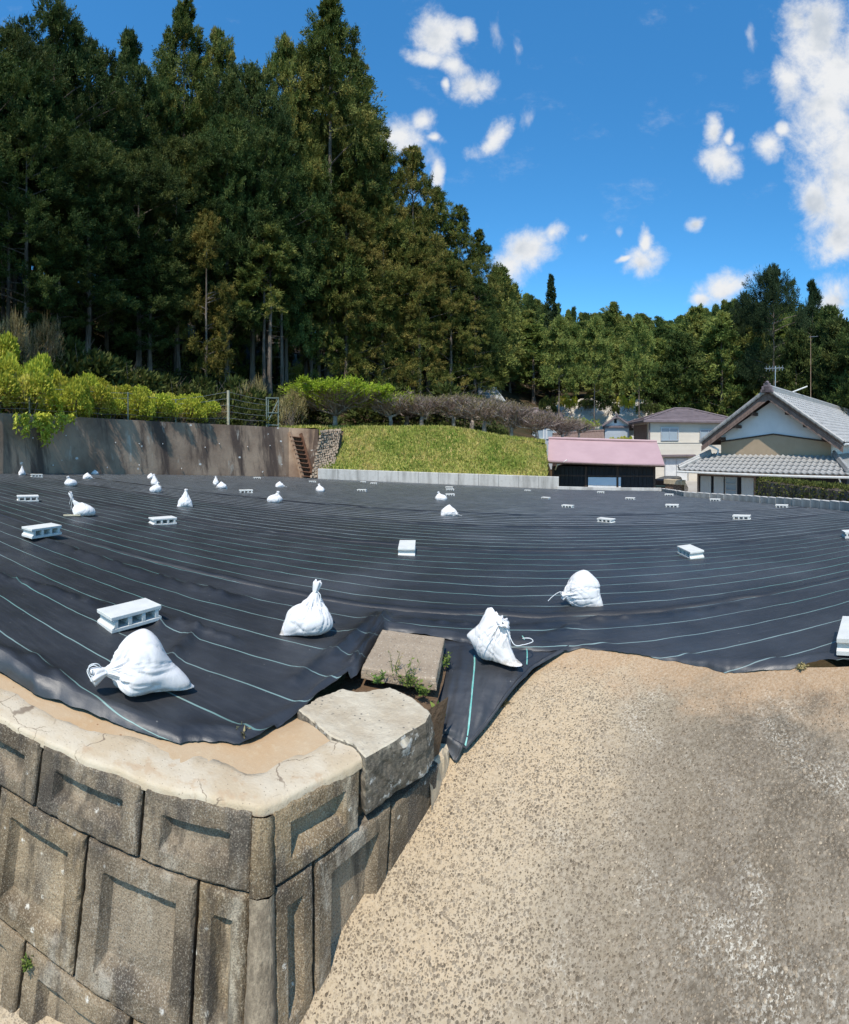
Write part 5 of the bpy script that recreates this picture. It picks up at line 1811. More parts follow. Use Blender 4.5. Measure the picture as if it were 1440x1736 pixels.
# ---- small gabled storehouse
def gable_house(name, label, xl, xr, D, y_apex, y_eave, y_wall0, depth, mats, roof_m, ax=None, low=-4.2, cat='house'):
    pl, pr_ = pd(xl, 745, D), pd(xr, 745, D); mid = (pl + pr_) / 2
    ax = ax if ax is not None else math.atan2(mid[0], mid[1])
    f = frame((mid[0], mid[1], E), ax)
    hw = np.linalg.norm((pr_ - pl)[:2]) / 2
    za = -(y_apex - Y0) / F * D; ze = -(y_eave - Y0) / F * D
    T = Thing(name, f(0, depth / 2, low), label, cat)
    mb = MB(); wz = hw * .78
    zw = ze + (za - ze) * .2
    lbox(mb, f, -wz, wz, .5, depth, low, ze); T.part('wall', mb, M[mats[0]])
    mb = MB(); vs = [f(-wz, .5, ze), f(wz, .5, ze), f(wz, .5, zw), f(0, .5, za - .15), f(-wz, .5, zw)]
    mb.add(vs, [(0, 1, 2, 3, 4)]); T.part('gable_wall', mb, M[mats[1]])
    mb = MB(); lbox(mb, f, -wz - .05, wz + .05, .3, .49, ze - .22, ze - .02); T.part('band', mb, M['tiledark'])
    for sg in (-1, 1):
        mb = MB(); q = (f(0, 0, za), f(sg * hw, 0, ze), f(sg * hw, depth + .4, ze), f(0, depth + .4, za))
        slabq(mb, *(q if sg > 0 else (q[1], q[0], q[3], q[2])), .16); T.part('roof', mb, M[roof_m])
    mb = MB(); mb.tube([f(0, -.05, za + .06), f(0, depth, za + .06)], .12, 8); T.part('ridge', mb, M[roof_m])
    return T, f


T, f2 = gable_house('storehouse', 'small grey-sided storehouse with a dark gable roof and white gable, behind the shed', 1020, 1073, 46.0, 704, 721, 745, 7, ('greysiding', 'plaster'), 'tiledark')
mb = MB(); lbox(mb, f2, -.28, -.02, .46, .498, 1.62, 2.0); T.part('vent', mb, M['blackwood'])
T, f2 = gable_house('side_building', 'low white outbuilding with a small dark window right of the grey storehouse', 1060, 1088, 47.5, 722, 726, 745, 5, ('plaster', 'plaster'), 'tiledark')
mb = MB(); lbox(mb, f2, .05, .5, .45, .499, .55, .95); T.part('window', mb, M['glass'])
# long low brown roof to the left of the storehouse
def ridge_roof(name, label, pts, roof_m, wall_m, thick=.14, walls=True, low=-4.2):
    eL, eR, gR, gL = pts
    T = Thing(name, (eL + eR) / 2 * np.array([1, 1, 0]) + np.array([0, 0, E + low]), label, 'house')
    mb = MB(); slabq(mb, eL, eR, gR, gL, thick)
    bL = gL * 2 - eL; bR = gR * 2 - eR; bL[2] = eL[2]; bR[2] = eR[2]
    slabq(mb, gL, gR, bR, bL, thick); T.part('roof', mb, M[roof_m])
    mb = MB(); mb.tube([gL + [0, 0, .05], gR + [0, 0, .05]], .12, 8)
    T.part('ridge', mb, M[roof_m])
    mb = MB()
    for k_ in range(1, 16):
        t_ = k_ / 16; mb.tube([eL + (eR - eL) * t_ + [0, 0, .02], gL + (gR - gL) * t_ + [0, 0, .02]], .035, 5)
    T.part('tile_ribs', mb, M[roof_m])
    ins = lambda p, q: p + (q - p) * .06
    a, b, c, d = ins(eL, bR), ins(eR, bL), ins(bR, eL), ins(bL, eR)
    z1 = min(eL[2], eR[2]) - .12
    base = E + low
    mb = MB(); mb.hexa([np.array([p[0], p[1], base]) for p in (a, b, c, d)] + [np.array([p[0], p[1], z1]) for p in (a, b, c, d)]); T.part('wall', mb, M[wall_m])
    return T, a, b, z1


ridge_roof('long_roofed_house', 'low house with a long brown roof showing just above the pink shed roof', (pd(930, 750, 38), pd(1026, 746, 42), pd(1024, 731, 45), pd(938, 737, 41)), 'brownwood', 'darkwood')
T, a_, b_, z1 = ridge_roof('grey_house', 'grey-roofed house with white window frames half hidden by the bare plum trees', (pd(900, 716, 47), pd(962, 722, 47), pd(951, 697, 50), pd(905, 693, 50)), 'tiledark', 'greysiding', low=-3.0)
du = unit((b_ - a_) * [1, 1, 0]); dw = np.array([-du[1], du[0], 0]); oz = np.array([a_[0], a_[1], 0])
gf = lambda u, w, z: oz + du * u + dw * w + np.array([0, 0, z])
for u_ in (.5, 1.5, 2.5):
    house_window(T, gf, u_, u_ + .6, z1 - 1.1, z1 - .25, 1, 'paleglass', 'whitewood')
ridge_roof('tin_roofed_hut', 'hut with a pale corrugated tin roof between the plum trees and the forest', (pd(808, 672, 50), pd(858, 680, 49), pd(842, 659, 51.5), pd(812, 656, 52)), 'tin', 'greysiding', low=1.0)

# ---- brick garden wall and the car in the gap beside the shed
b0, b1 = pd(1128, 830, 26.2), pd(1157, 830, 25.4)
du = unit((b1 - b0) * [1, 1, 0]); dw = np.array([-du[1], du[0], 0]); L_ = np.linalg.norm((b1 - b0)[:2])
bf = lambda u, w, z: np.array([b0[0], b0[1], E]) + du * u + dw * w + np.array([0, 0, z])
T = Thing('brick_wall', bf(0, 0, -4), 'short brown brick garden wall with a pale coping between shed and tiled house', 'wall')
mb = MB(); lbox(mb, bf, 0.01, L_ - .01, .01, .2, -4, -2.45); T.part('wall_core', mb, M['soil'])
bk_m = MB(); bk_m.box((0, 0, 0), (.205, .05, .07)); bk_me = bk_m.mesh('brick')
nb = int(L_ / .215)
for j in range(14):
    for i in range(nb + (1 if j % 2 else 0)):
        u_ = (i + (.5 if j % 2 == 0 else 0.02)) * L_ / nb
        if u_ < .08 or u_ > L_ - .08: continue
        o = link('brick', bk_me, M['brick'], T.root); o.location = tuple(bf(u_, .0, -2.50 - j * .08) + T.inv); o.rotation_euler = (0, 0, math.atan2(du[1], du[0]))
mb = MB(); lbox(mb, bf, -.03, L_ + .03, -.08, .26, -2.45, -2.2); T.part('coping', mb, M['lip'], bevel=.01)

cp = pd(1124, 800, 29.0)
cf = frame((cp[0], cp[1], E), 0.35 + 0.25)
T = Thing('parked_car', cf(0, 0, -3.9), 'black car parked in the gap between the shed and the brick wall', 'car')
prof = [(-.85, .35), (-.86, .75), (-.80, .95), (-.62, 1.40), (-.45, 1.47), (.45, 1.47), (.62, 1.40), (.80, .95), (.86, .75), (.85, .35)]
rows = []
for (w_, sx, sz) in ((0, .86, .93), (.12, .97, 1.0), (1.0, 1, 1.02), (2.6, 1, 1.0), (3.0, .98, .66), (4.0, .96, .62), (4.2, .85, .55)):
    rows.append([cf(u * sx, w_, -3.9 + .25 + (z - .25) * (sz if z > .5 else 1)) for u, z in prof])
R_ = np.array(rows); mb = MB(); mb.grid(R_, flip=True); mb.add(R_[0], [tuple(range(10))]); mb.add(R_[-1], [tuple(range(10))[::-1]])
T.part('body', mb, M['carpaint'], smooth=False, bevel=.03)
mb = MB(); mb.add([cf(-.58, -.02, -3.9 + 1.0), cf(.58, -.02, -3.9 + 1.0), cf(.48, .06, -3.9 + 1.33), cf(-.48, .06, -3.9 + 1.33)], [(0, 1, 2, 3)]); T.part('rear_window', mb, M['glass'])
for u_ in (-.62, .62):
    mb = MB(); lbox(mb, cf, u_ - .12, u_ + .12, -.04, .05, -3.9 + .72, -3.9 + .9); T.part('tail_light', mb, M['rust'])
    for w_ in (.75, 3.4):
        mb = MB(); c_ = cf(u_ * 1.15, w_, -3.9 + .3); ax_ = cf(1, 0, 0) - cf(0, 0, 0)
        mb.tube([c_ - ax_ * .1, c_ + ax_ * .1], .3, 16); T.part('wheel', mb, M['rubber'])
mb = MB(); lbox(mb, cf, -.26, .26, -.03, .0, -3.9 + .5, -3.9 + .62); T.part('number_plate', mb, M['whitewood'])

# ------------------------------------------------------------------ wire fence along the top of the wall
def walltop(x, back=0.3, dz=0.0):
    D = edge_D(x) + 0.55 + back
    a = azx(x)
    return np.array([D * math.sin(a), D * math.cos(a), E - (wall_top(x) - Y0) / F * (edge_D(x) + .55) + dz])


T = Thing('wire_fence', walltop(300), 'sagging wire fence on slim posts along the top of the stained wall', 'fence')
posts = [(-40, 1.1, 'gpost', .03), (50, 1.1, 'gpost', .03), (130, 1.1, 'gpost', .03), (217, 1.2, 'gpost', .03), (298, 1.1, 'gpost', .03), (387, 1.75, 'post', .075), (455, 1.5, 'gpost', .035)]
tops = []
for (x, h, m_, r_) in posts:
    p = walltop(x); mb = MB(); mb.tube([p - [0, 0, .2], p + [0, 0, h]], r_, 8); T.part('post', mb, M[m_]); tops.append((p, h))
for k_ in range(5):
    mb = MB()
    pts = []
    for i, (p, h) in enumerate(tops):
        q = p + np.array([0, 0, h * (.2 + .19 * k_)])
        if i: pts.append((pts[-1] + q) / 2 - [0, 0, .03 + .02 * rng.uniform()])
        pts.append(q)
    mb.tube(pts, .009, 4, caps=False); T.part('wire', mb, M['wire'])
pa, pb = walltop(452), walltop(472)
T = Thing('metal_gate', pb, 'narrow grey-green tubular gate panel at the right end of the wall-top fence', 'gate')
for (p, q) in ((pa, pa + [0, 0, 1.6]), (pb, pb + [0, 0, 1.65]), (pa + [0, 0, 1.55], pb + [0, 0, 1.6]), (pa + [0, 0, .75], pb + [0, 0, .78]), (pa + [0, 0, .1], pb + [0, 0, .1])):
    mb = MB(); mb.tube([p - [0, 0, .1] if p is pa or p is pb else p, q], .04, 8); T.part('bar', mb, M['gpost'])
mb = MB(); mb.tube([pa + [0, 0, .1], pb + [0, 0, 1.5]], .03, 6); T.part('brace', mb, M['gpost'])
# ------------------------------------------------------------------ concrete blocks
def ground_at(X, Y):
    return E - field_h(X, Y) + float(np.asarray(cloth_z(np.array([X]), np.array([Y])))[0]) + 0.012


mb = MB()
L_, W_, H_ = 0.39, 0.19, 0.10
t = 0.024
mb.box((0, 0, H_ - t / 2), (L_, W_, t)); mb.box((0, 0, t / 2), (L_, W_, t))
hole = 0.075; web = (L_ - 2 * 0.022 - 3 * hole) / 4
x = -L_ / 2 + 0.022
for k_ in range(4):
    mb.box((x + web / 2, 0, H_ / 2), (web, W_ - 0.004, H_ - 2 * t)); x += web + hole
# flared lips along the end grooves
for sg in (-1, 1):
    for z_, zz in ((t, t + .014), (H_ - t, H_ - t - .014)):
        xo = sg * L_ / 2; xi = sg * (L_ / 2 - .022)
        vs = [(xo, -W_ / 2, z_), (xo, W_ / 2, z_), (xi, W_ / 2, z_), (xi, -W_ / 2, z_), (xi, -W_ / 2, zz), (xi, W_ / 2, zz)]
        fl = [(0, 1, 5, 4), (0, 4, 3), (1, 2, 5), (2, 3, 4, 5), (0, 3, 2, 1)]
        mb.add(vs, fl)
BLOCK = mb.mesh('concrete_block')
BLOCK.materials.append(M['block'])

BL = [  # column, row of the base centre, bearing of the long side (deg, from the view's right), scale, label
    (220, 1059, 33, 0.94, 'large near concrete block with three dark holes, just behind the neck-left sandbag'),
    (71, 914, 36, 1.08, 'pale concrete block second from the near left, three holes facing right'),
    (47, 850, 4, 1.02, 'pale concrete block by the left edge, its row of holes facing the viewer'),
    (276, 889, 24, 0.98, 'flat-looking pale concrete block between the loop-necked and pyramid-shaped bags'),
    (690.5, 938, 88, 1.05, 'pale concrete block seen end-on at the middle of the cloth'),
    (1171, 944, 116, 1.0, 'pale concrete block right of the middle with three holes facing left'),
    (1028, 887, 150, 0.86, 'pale concrete block behind and to the right of the sandbag with its cord stretched left'),
    (963, 861.5, 160, 0.8, 'small far concrete block midway between the two blocks on the centre right'),
    (1140, 861, 174, 0.95, 'far concrete block lying out from the tiled house doors'),
    (1258, 881.5, 172, 0.98, 'concrete block lying alone on the right part of the cloth'),
    (926, 847, 150, 0.75, 'tiny far concrete block in front of the right end of the low pale wall'),
    (762, 828.5, 170, 0.85, 'rear one of two tiny blocks stacked in view behind the round bag'),
    (763, 832.5, 10, 0.85, 'front one of two tiny blocks behind the round bag'),
    (763, 841.5, 12, 0.8, 'small block just right of the round bag'),
    (614, 834, 165, 0.85, 'small block alone before the left half of the low pale wall'),
    (634, 821.5, 170, 0.8, 'tiny block at the foot of the low pale wall, right one of a close pair'),
    (616, 819, 170, 0.7, 'tiny block at the foot of the low pale wall, left one of a close pair'),
    (530, 818.5, 8, 0.8, 'tiny block near the foot of the rubble stones'),
    (62, 809.5, 6, 0.95, 'small block near the left foot of the stained wall'),
    (417, 836.5, 8, 0.98, 'thin-looking far block left of the plump bag'),
    (436, 812.5, 8, 0.85, 'tiny block close to the stained wall left of the steel steps'),
    (1449, 1097, 86, 0.95, 'white block on the cloth edge at the right end of the ramp'),
    (1450, 911, 20, 1.0, 'block cut off by the right border of the view'),
    (1019, 837, 170, 0.8, 'small block in front of the pale blue shed door'),
    (1069, 848, 168, 0.85, 'small block lying out from the right half of the black shed'),
    (1135, 841.5, 172, 0.9, 'small block by the brick garden wall'),
    (1213, 850.5, 172, 0.9, 'block against the low block wall under the glazed sliding door'),
    (1326, 861.5, 172, 0.9, 'block against the low block wall under the clipped hedge'),
    (895, 833.5, 168, 0.7, 'tiny block at the right foot of the low pale wall'),
]
for (x, y, ang, sc, lab) in BL:
    p = pf(x, y)
    o = bpy.data.objects.new('concrete_block', BLOCK); COL.objects.link(o)
    o.location = (p[0], p[1], ground_at(p[0], p[1]) - (0.004 if y < 1090 else -.01))
    o.rotation_euler = (rng.normal() * .012, rng.normal() * .012, rad(ang) - azx(x)); o.scale = (sc,) * 3
    tag(o, lab, 'concrete block', 'concrete blocks weighing down the cloth')
bev = None
for o in [o for o in COL.objects if o.name.startswith('concrete_block')][:6]:
    b = o.modifiers.new('bevel', 'BEVEL'); b.width = 0.0035; b.segments = 2; b.limit_method = 'ANGLE'

# ------------------------------------------------------------------ sandbags
def sack(name, half, neck, lobes, seed, nr=64, ns=110, neck_len=0.05, neck_sig=0.15, fold=0.012, dent=()):
    """a filled sack: an ellipsoid stretched by lobes, gathered into folds at the neck, flattened where it lies"""
    a = unit(np.array(neck, float))
    h_ = np.array([0.0, 0, 1]) if abs(a[2]) < .9 else np.array([1.0, 0, 0])
    b = unit(np.cross(a, h_)); c = np.cross(a, b)
    th = np.linspace(0, math.pi, nr) ; th = th - 0.35 * np.sin(th) * np.cos(th) * 0.6
    ph = np.linspace(0, 2 * math.pi, ns, endpoint=False)
    TH, PH = np.meshgrid(th, ph, indexing='ij')
    d = np.cos(TH)[..., None] * a + np.sin(TH)[..., None] * (np.cos(PH)[..., None] * b + np.sin(PH)[..., None] * c)
    r = 1 / np.sqrt((d[..., 0] / half[0]) ** 2 + (d[..., 1] / half[1]) ** 2 + (d[..., 2] / half[2]) ** 2)
    for (v, amp, sig) in lobes:
        ang = np.arccos(np.clip(d @ unit(np.array(v, float)), -1, 1)); r = r + amp * np.exp(-np.abs(ang / sig) ** 1.5)
    for (v, amp, sig) in dent:
        ang = np.arccos(np.clip(d @ unit(np.array(v, float)), -1, 1)); r = r - amp * np.exp(-(ang / sig) ** 2)
    r = r + neck_len * np.exp(-(TH / neck_sig) ** 2)
    k1 = np.sin(PH * 11 + 3.0 * fbm(np.cos(PH) * 1.5 + 5, np.sin(PH) * 1.5 + TH * 1.2, 3, seed) * 6)
    k2 = np.sin(PH * 19 + 6 * fbm(np.cos(PH) * 2 + 9, np.sin(PH) * 2 + TH * 2, 2, seed + 1))
    r = r + fold * (0.7 * k1 + 0.35 * k2) * np.exp(-((TH - 0.42) / 0.42) ** 2) * np.clip(np.sin(TH) * 2.5, 0.0, 1)
    r = r + 0.012 * fbm(d[..., 0] * 2.1 + 7, d[..., 1] * 2.1 + d[..., 2] * 1.7, 1, seed + 2)
    # sharp pulled creases running from the mouth down the sides
    q1 = fbm(np.cos(PH) * 2.6 + 11 + TH * .35, np.sin(PH) * 2.6 + 5 - TH * .25, 2, seed + 4)
    r = r - 0.011 * np.exp(-np.abs(q1) / 0.028) * np.clip(np.sin(TH) * 1.6, 0, 1)
    q2 = fbm(np.cos(PH) * 1.2 + TH * 1.6 + 3, np.sin(PH) * 1.2 - TH * 1.1 + 8, 2, seed + 6)
    r = r - 0.008 * np.exp(-np.abs(q2) / 0.022) * np.clip(np.sin(TH) * 1.6, 0, 1)
    P = d * r[..., None]
    cz_ = half[2] * 0.80
    P[..., 2] += cz_
    under = np.clip(-P[..., 2] + 0.012, 0, None)
    P[..., :2] *= (1 + 0.5 * under / half[2])[..., None] ** .6
    P[..., 2] = np.where(P[..., 2] < 0.012, 0.012 - 0.014 * np.clip(under / 0.05, 0, 1), P[..., 2])
    mb = MB(); n, m = P.shape[:2]
    vs = [P[0].mean(0)] + list(P[1:-1].reshape(-1, 3)) + [P[-1].mean(0)]
    fs = [(0, 1 + j, 1 + (j + 1) % m) for j in range(m)]
    for i in range(n - 3):
        for j in range(m):
            p, q = 1 + i * m + j, 1 + i * m + (j + 1) % m
            fs.append((p, p + m, q + m, q))
    last = len(vs) - 1
    fs += [(last, 1 + (n - 3) * m + (j + 1) % m, 1 + (n - 3) * m + j) for j in range(m)]
    mb.add(vs, fs)
    tip = P[0].mean(0)
    me = mb.mesh(name); me.materials.append(M['bag']); me.polygons.foreach_set('use_smooth', [True] * len(me.polygons))
    return me, tip, a, (b, c)


def neck_mesh(tip, a, b, c, length, r0, r1, seed, bend=(0, 0, 0)):
    """the gathered mouth of the sack above its tie"""
    r = np.random.default_rng(seed); mb = MB(); rows = []
    n = 26
    for k_, (s_, rr) in enumerate(((-.25, r0 * 1.35), (-.08, r0 * 1.05), (.04, r0 * .85), (.25, r0 * 1.15), (.6, (r0 + r1) * .55), (.85, r1), (1.0, r1 * .95), (1.0, r1 * .55), (.86, r1 * .2))):
        row = []
        for j in range(n + 1):
            ph = 2 * math.pi * (j % n) / n
            q = rr * (1 + .22 * math.sin(ph * 5 + seed) + .12 * math.sin(ph * 9 + 2 * seed))
            ln = length * s_ * (1 + (.12 * math.sin(ph * 3 + seed) if s_ > .5 else 0))
            row.append(tip + a * ln + np.array(bend) * max(0, s_) ** 1.6 * length + (b * math.cos(ph) + c * math.sin(ph)) * q)
        rows.append(row)
    mb.grid(np.array(rows), flip=True)
    return mb


def cord_mesh(tip, a, b, c, r0, tails, thick=0.0028, turns=3):
    mb = MB()
    P = []
    for k_ in range(turns * 14 + 1):
        ph = 2 * math.pi * k_ / 14
        P.append(tip + a * (-0.006 + 0.004 * k_ / 14) + (b * math.cos(ph) + c * math.sin(ph)) * (r0 * .95))
    mb.tube(P, thick * .8, 6)
    for tl in tails:
        mb.tube(smooth_path(tl, 8 * (len(tl) - 1) + 1), thick, 6)
    return mb


KINDS_ = {}


def make_bag(key, half, neck, lobes, seed, neck_geo, tails, **kw):
    me, tip, a, (b, c) = sack('sack', half, neck, lobes, seed, **kw)
    ln, r0, r1, bend = neck_geo
    nm = neck_mesh(tip - a * 0.015, a, b, c, ln, r0, r1, seed, bend).mesh('sack_mouth'); nm.materials.append(M['bag'])
    nm.polygons.foreach_set('use_smooth', [True] * len(nm.polygons))
    cm = cord_mesh(tip - a * 0.012, a, b, c, r0, [[tip + np.array(q, float) if rel else np.array(q, float) for q, rel in tl] for tl in tails]).mesh('tie_cord')
    cm.materials.append(M['cord'])
    KINDS_[key] = (me, nm, cm)


def R_(*q): return [(p, True) for p in q]


make_bag('neck_left', (0.150, 0.135, 0.135), (-1, -0.30, 0.02), [((0.12, 0.15, 1), 0.06, .62), ((1, -0.22, -.42), 0.155, .34), ((-.5, -1, -.5), .035, .5)], 11,
         (0.075, 0.020, 0.036, (0, 0, -.25)), [R_((0, 0, .0), (-.03, -.02, .05), (-.075, -.03, .045), (-.07, -.03, 0.0), (-.03, -.025, -.02)), R_((0, 0, 0), (-.05, 0, .035), (-.085, -.01, .01), (-.06, -.04, -.03))],
         neck_len=0.055, neck_sig=.2, fold=.013, dent=[((-.62, -.6, .42), .035, .22)])
make_bag('neck_up', (0.160, 0.140, 0.110), (0.28, 0.12, 1), [((-1, -.35, -.55), .075, .3), ((1, -.2, -.2), .02, .5), ((.5, .3, .8), .03, .5)], 23,
         (0.080, 0.017, 0.028, (.02, 0, 0)), [R_((.01, -.01, .0), (.035, -.02, -.03), (.032, -.03, -.09), (.04, -.03, -.12))], neck_len=0.075, neck_sig=.24, fold=.016)
make_bag('two_lobes', (0.125, 0.120, 0.135), (0.42, -0.35, 1), [((1, -.55, -.95), .15, .30), ((-1, -.1, .18), .05, .3), ((-.10, .2, 1), .07, .33), ((.55, .3, .7), .04, .35)], 37,
         (0.045, 0.018, 0.036, (.5, -.2, -.4)), [R_((.01, 0, 0), (.05, -.02, -.03), (.10, -.06, -.11), (.16, -.04, -.12), (.22, .02, -.125), (.20, .06, -.12), (.15, .06, -.12)), R_((0, -.01, 0), (-.03, -.07, -.03), (-.09, -.12, -.09), (-.12, -.10, -.12))],
         neck_len=0.02, neck_sig=.3, fold=.014, dent=[((.16, -.1, 1), .045, .16)])
make_bag('dome', (0.135, 0.125, 0.150), (-1, -0.35, -0.10), [((1, -.3, -.75), .085, .35), ((.1, .1, 1), .035, .6), ((.9, 0, .3), .02, .5)], 41,
         (0.035, 0.020, 0.03, (0, 0, -.1)), [R_((0, 0, 0), (-.03, -.01, .03), (-.09, -.03, .0), (-.13, -.05, -.035))], neck_len=0.03, neck_sig=.3, fold=.012)
make_bag('loop_neck', (0.160, 0.135, 0.095), (-0.75, 0.1, 0.75), [((1, -.2, -.3), .04, .5), ((-.1, 0, 1), .03, .5), ((-1, -.5, -.6), .04, .3)], 53,
         (0.12, 0.016, 0.026, (.25, 0, .35)), [R_((-.005, -.01, .01), (-.02, -.02, -.06), (-.025, -.03, -.14)), R_((0, -.01, .09), (-.03, -.02, .02), (-.05, -.03, -.06))], neck_len=0.10, neck_sig=.22, fold=.012)
make_bag('pyramid', (0.135, 0.120, 0.105), (0.08, 0.05, 1), [((-1, -.4, -.62), .085, .3), ((1, -.4, -.60), .055, .3), ((0, 0, 1), .075, .5)], 61,
         (0.05, 0.022, 0.028, (0, 0, 0)), [R_((.01, -.02, 0), (.02, -.05, -.06), (.01, -.08, -.10))], neck_len=0.06, neck_sig=.25, fold=.015)
make_bag('plump', (0.160, 0.135, 0.105), (0.45, 0, 1), [((-1, -.2, -.3), .03, .5), ((1, 0, 0), .02, .5)], 71,
         (0.05, 0.02, 0.032, (.2, 0, 0)), [R_((.01, -.02, 0), (.04, -.05, -.04), (.06, -.08, -.08))], neck_len=0.05, neck_sig=.3, fold=.016)
make_bag('slumped', (0.155, 0.130, 0.100), (0.95, -0.4, -0.15), [((-1, -.5, -.62), .075, .3), ((.1, .1, 1), .055, .5), ((1, -.3, -.62), .05, .3)], 83,
         (0.03, 0.018, 0.03, (0, 0, -.2)), [R_((0, 0, 0), (.05, -.02, -.02), (.10, -.04, -.03))], neck_len=0.02, neck_sig=.3, fold=.012)

BG = [  # kind, column, base row, turn (deg), scale, label
    ('neck_left', 238, 1166, 6, 0.86, 'large near white sandbag with its cord-wrapped neck pointing left, on the hem above the coping'),
    ('neck_up', 522, 1073, 0, 0.90, 'white sandbag with its twisted neck standing up, left of the brown slab'),
    ('two_lobes', 832, 1118, -6, 0.88, 'white sandbag slumped on the folded cloth with two floppy ears and trailing cords'),
    ('dome', 987, 1026, 0, 0.94, 'dome-shaped white sandbag with its cord stretched to the left'),
    ('loop_neck', 141, 875, 0, 1.02, 'white sandbag with its tied neck looped up on the left'),
    ('pyramid', 314, 860, 0, 1.0, 'white pyramid-shaped sandbag with a knob on top'),
    ('plump', 466, 853, 0, 1.02, 'plump white sandbag with a little topknot, below the steel steps'),
    ('plump', 120, 825, 200, 0.98, 'round white sandbag standing alone on the far left of the cloth'),
    ('slumped', 148, 812.5, 0, 0.92, 'white sandbag lying low just right of the lone round one'),
    ('slumped', 161, 802.5 + 3, 180, 0.85, 'small white sandbag against the foot of the stained wall'),
    ('slumped', 256, 812, 20, 0.92, 'rearmost of the three sandbags bunched together'),
    ('pyramid', 262, 823, 100, 0.98, 'middle one of the three sandbags bunched together'),
    ('plump', 264, 836, 40, 0.98, 'front one of the three sandbags bunched together, squat and upright'),
    ('pyramid', 366, 822, 60, 0.85, 'left one of a pair of far white sandbags'),
    ('slumped', 376, 829.5, 160, 1.0, 'right one of a pair of far white sandbags, slumping over'),
    ('slumped', 474, 826.5, 10, 0.92, 'small flat white sandbag directly behind the plump one'),
    ('plump', 543, 835, 120, 1.0, 'far white sandbag with topknot in front of the rubble stones'),
    ('plump', 748, 849.5, 170, 1.0, 'round white sandbag in the middle distance behind the low humped one'),
    ('slumped', 761, 875.5, 0, 1.04, 'humped white sandbag lying on a seam in mid field'),
    ('pyramid', 37, 804.5 + 1.5, 30, 0.85, 'tiny white sandbag by the wall at the far left'),
]
first = {}
for (kd, x, y, turn, sc, lab) in BG:
    me, nm, cm = KINDS_[kd]
    p = pf(x, y)
    if kd == 'two_lobes':
        p = np.array(on_strip(834, 1118)); gz = p[2] + .02
    else:
        gz = ground_at(p[0], p[1])
    root = empty('sandbag', (p[0], p[1], gz - 0.006), rad(turn) - azx(x)); root.scale = (sc,) * 3
    tag(root, lab, 'sandbag', 'white sandbags holding the cloth down')
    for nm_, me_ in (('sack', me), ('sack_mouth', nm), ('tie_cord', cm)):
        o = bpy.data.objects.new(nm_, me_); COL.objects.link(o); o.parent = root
# the flat pad of paper or wood under the loop-necked bag
p = pf(122, 876)
mb = MB(); mb.box((p[0], p[1], ground_at(p[0], p[1]) + .006), (.26, .10, .012), (np.array([math.cos(.9), math.sin(.9), 0]), np.array([-math.sin(.9), math.cos(.9), 0]), (0, 0, 1)))
tag(mb.build('wood_scrap', M['post'], bevel=.002), 'thin brown wood scrap lying at the left of the loop-necked bag', 'wood')
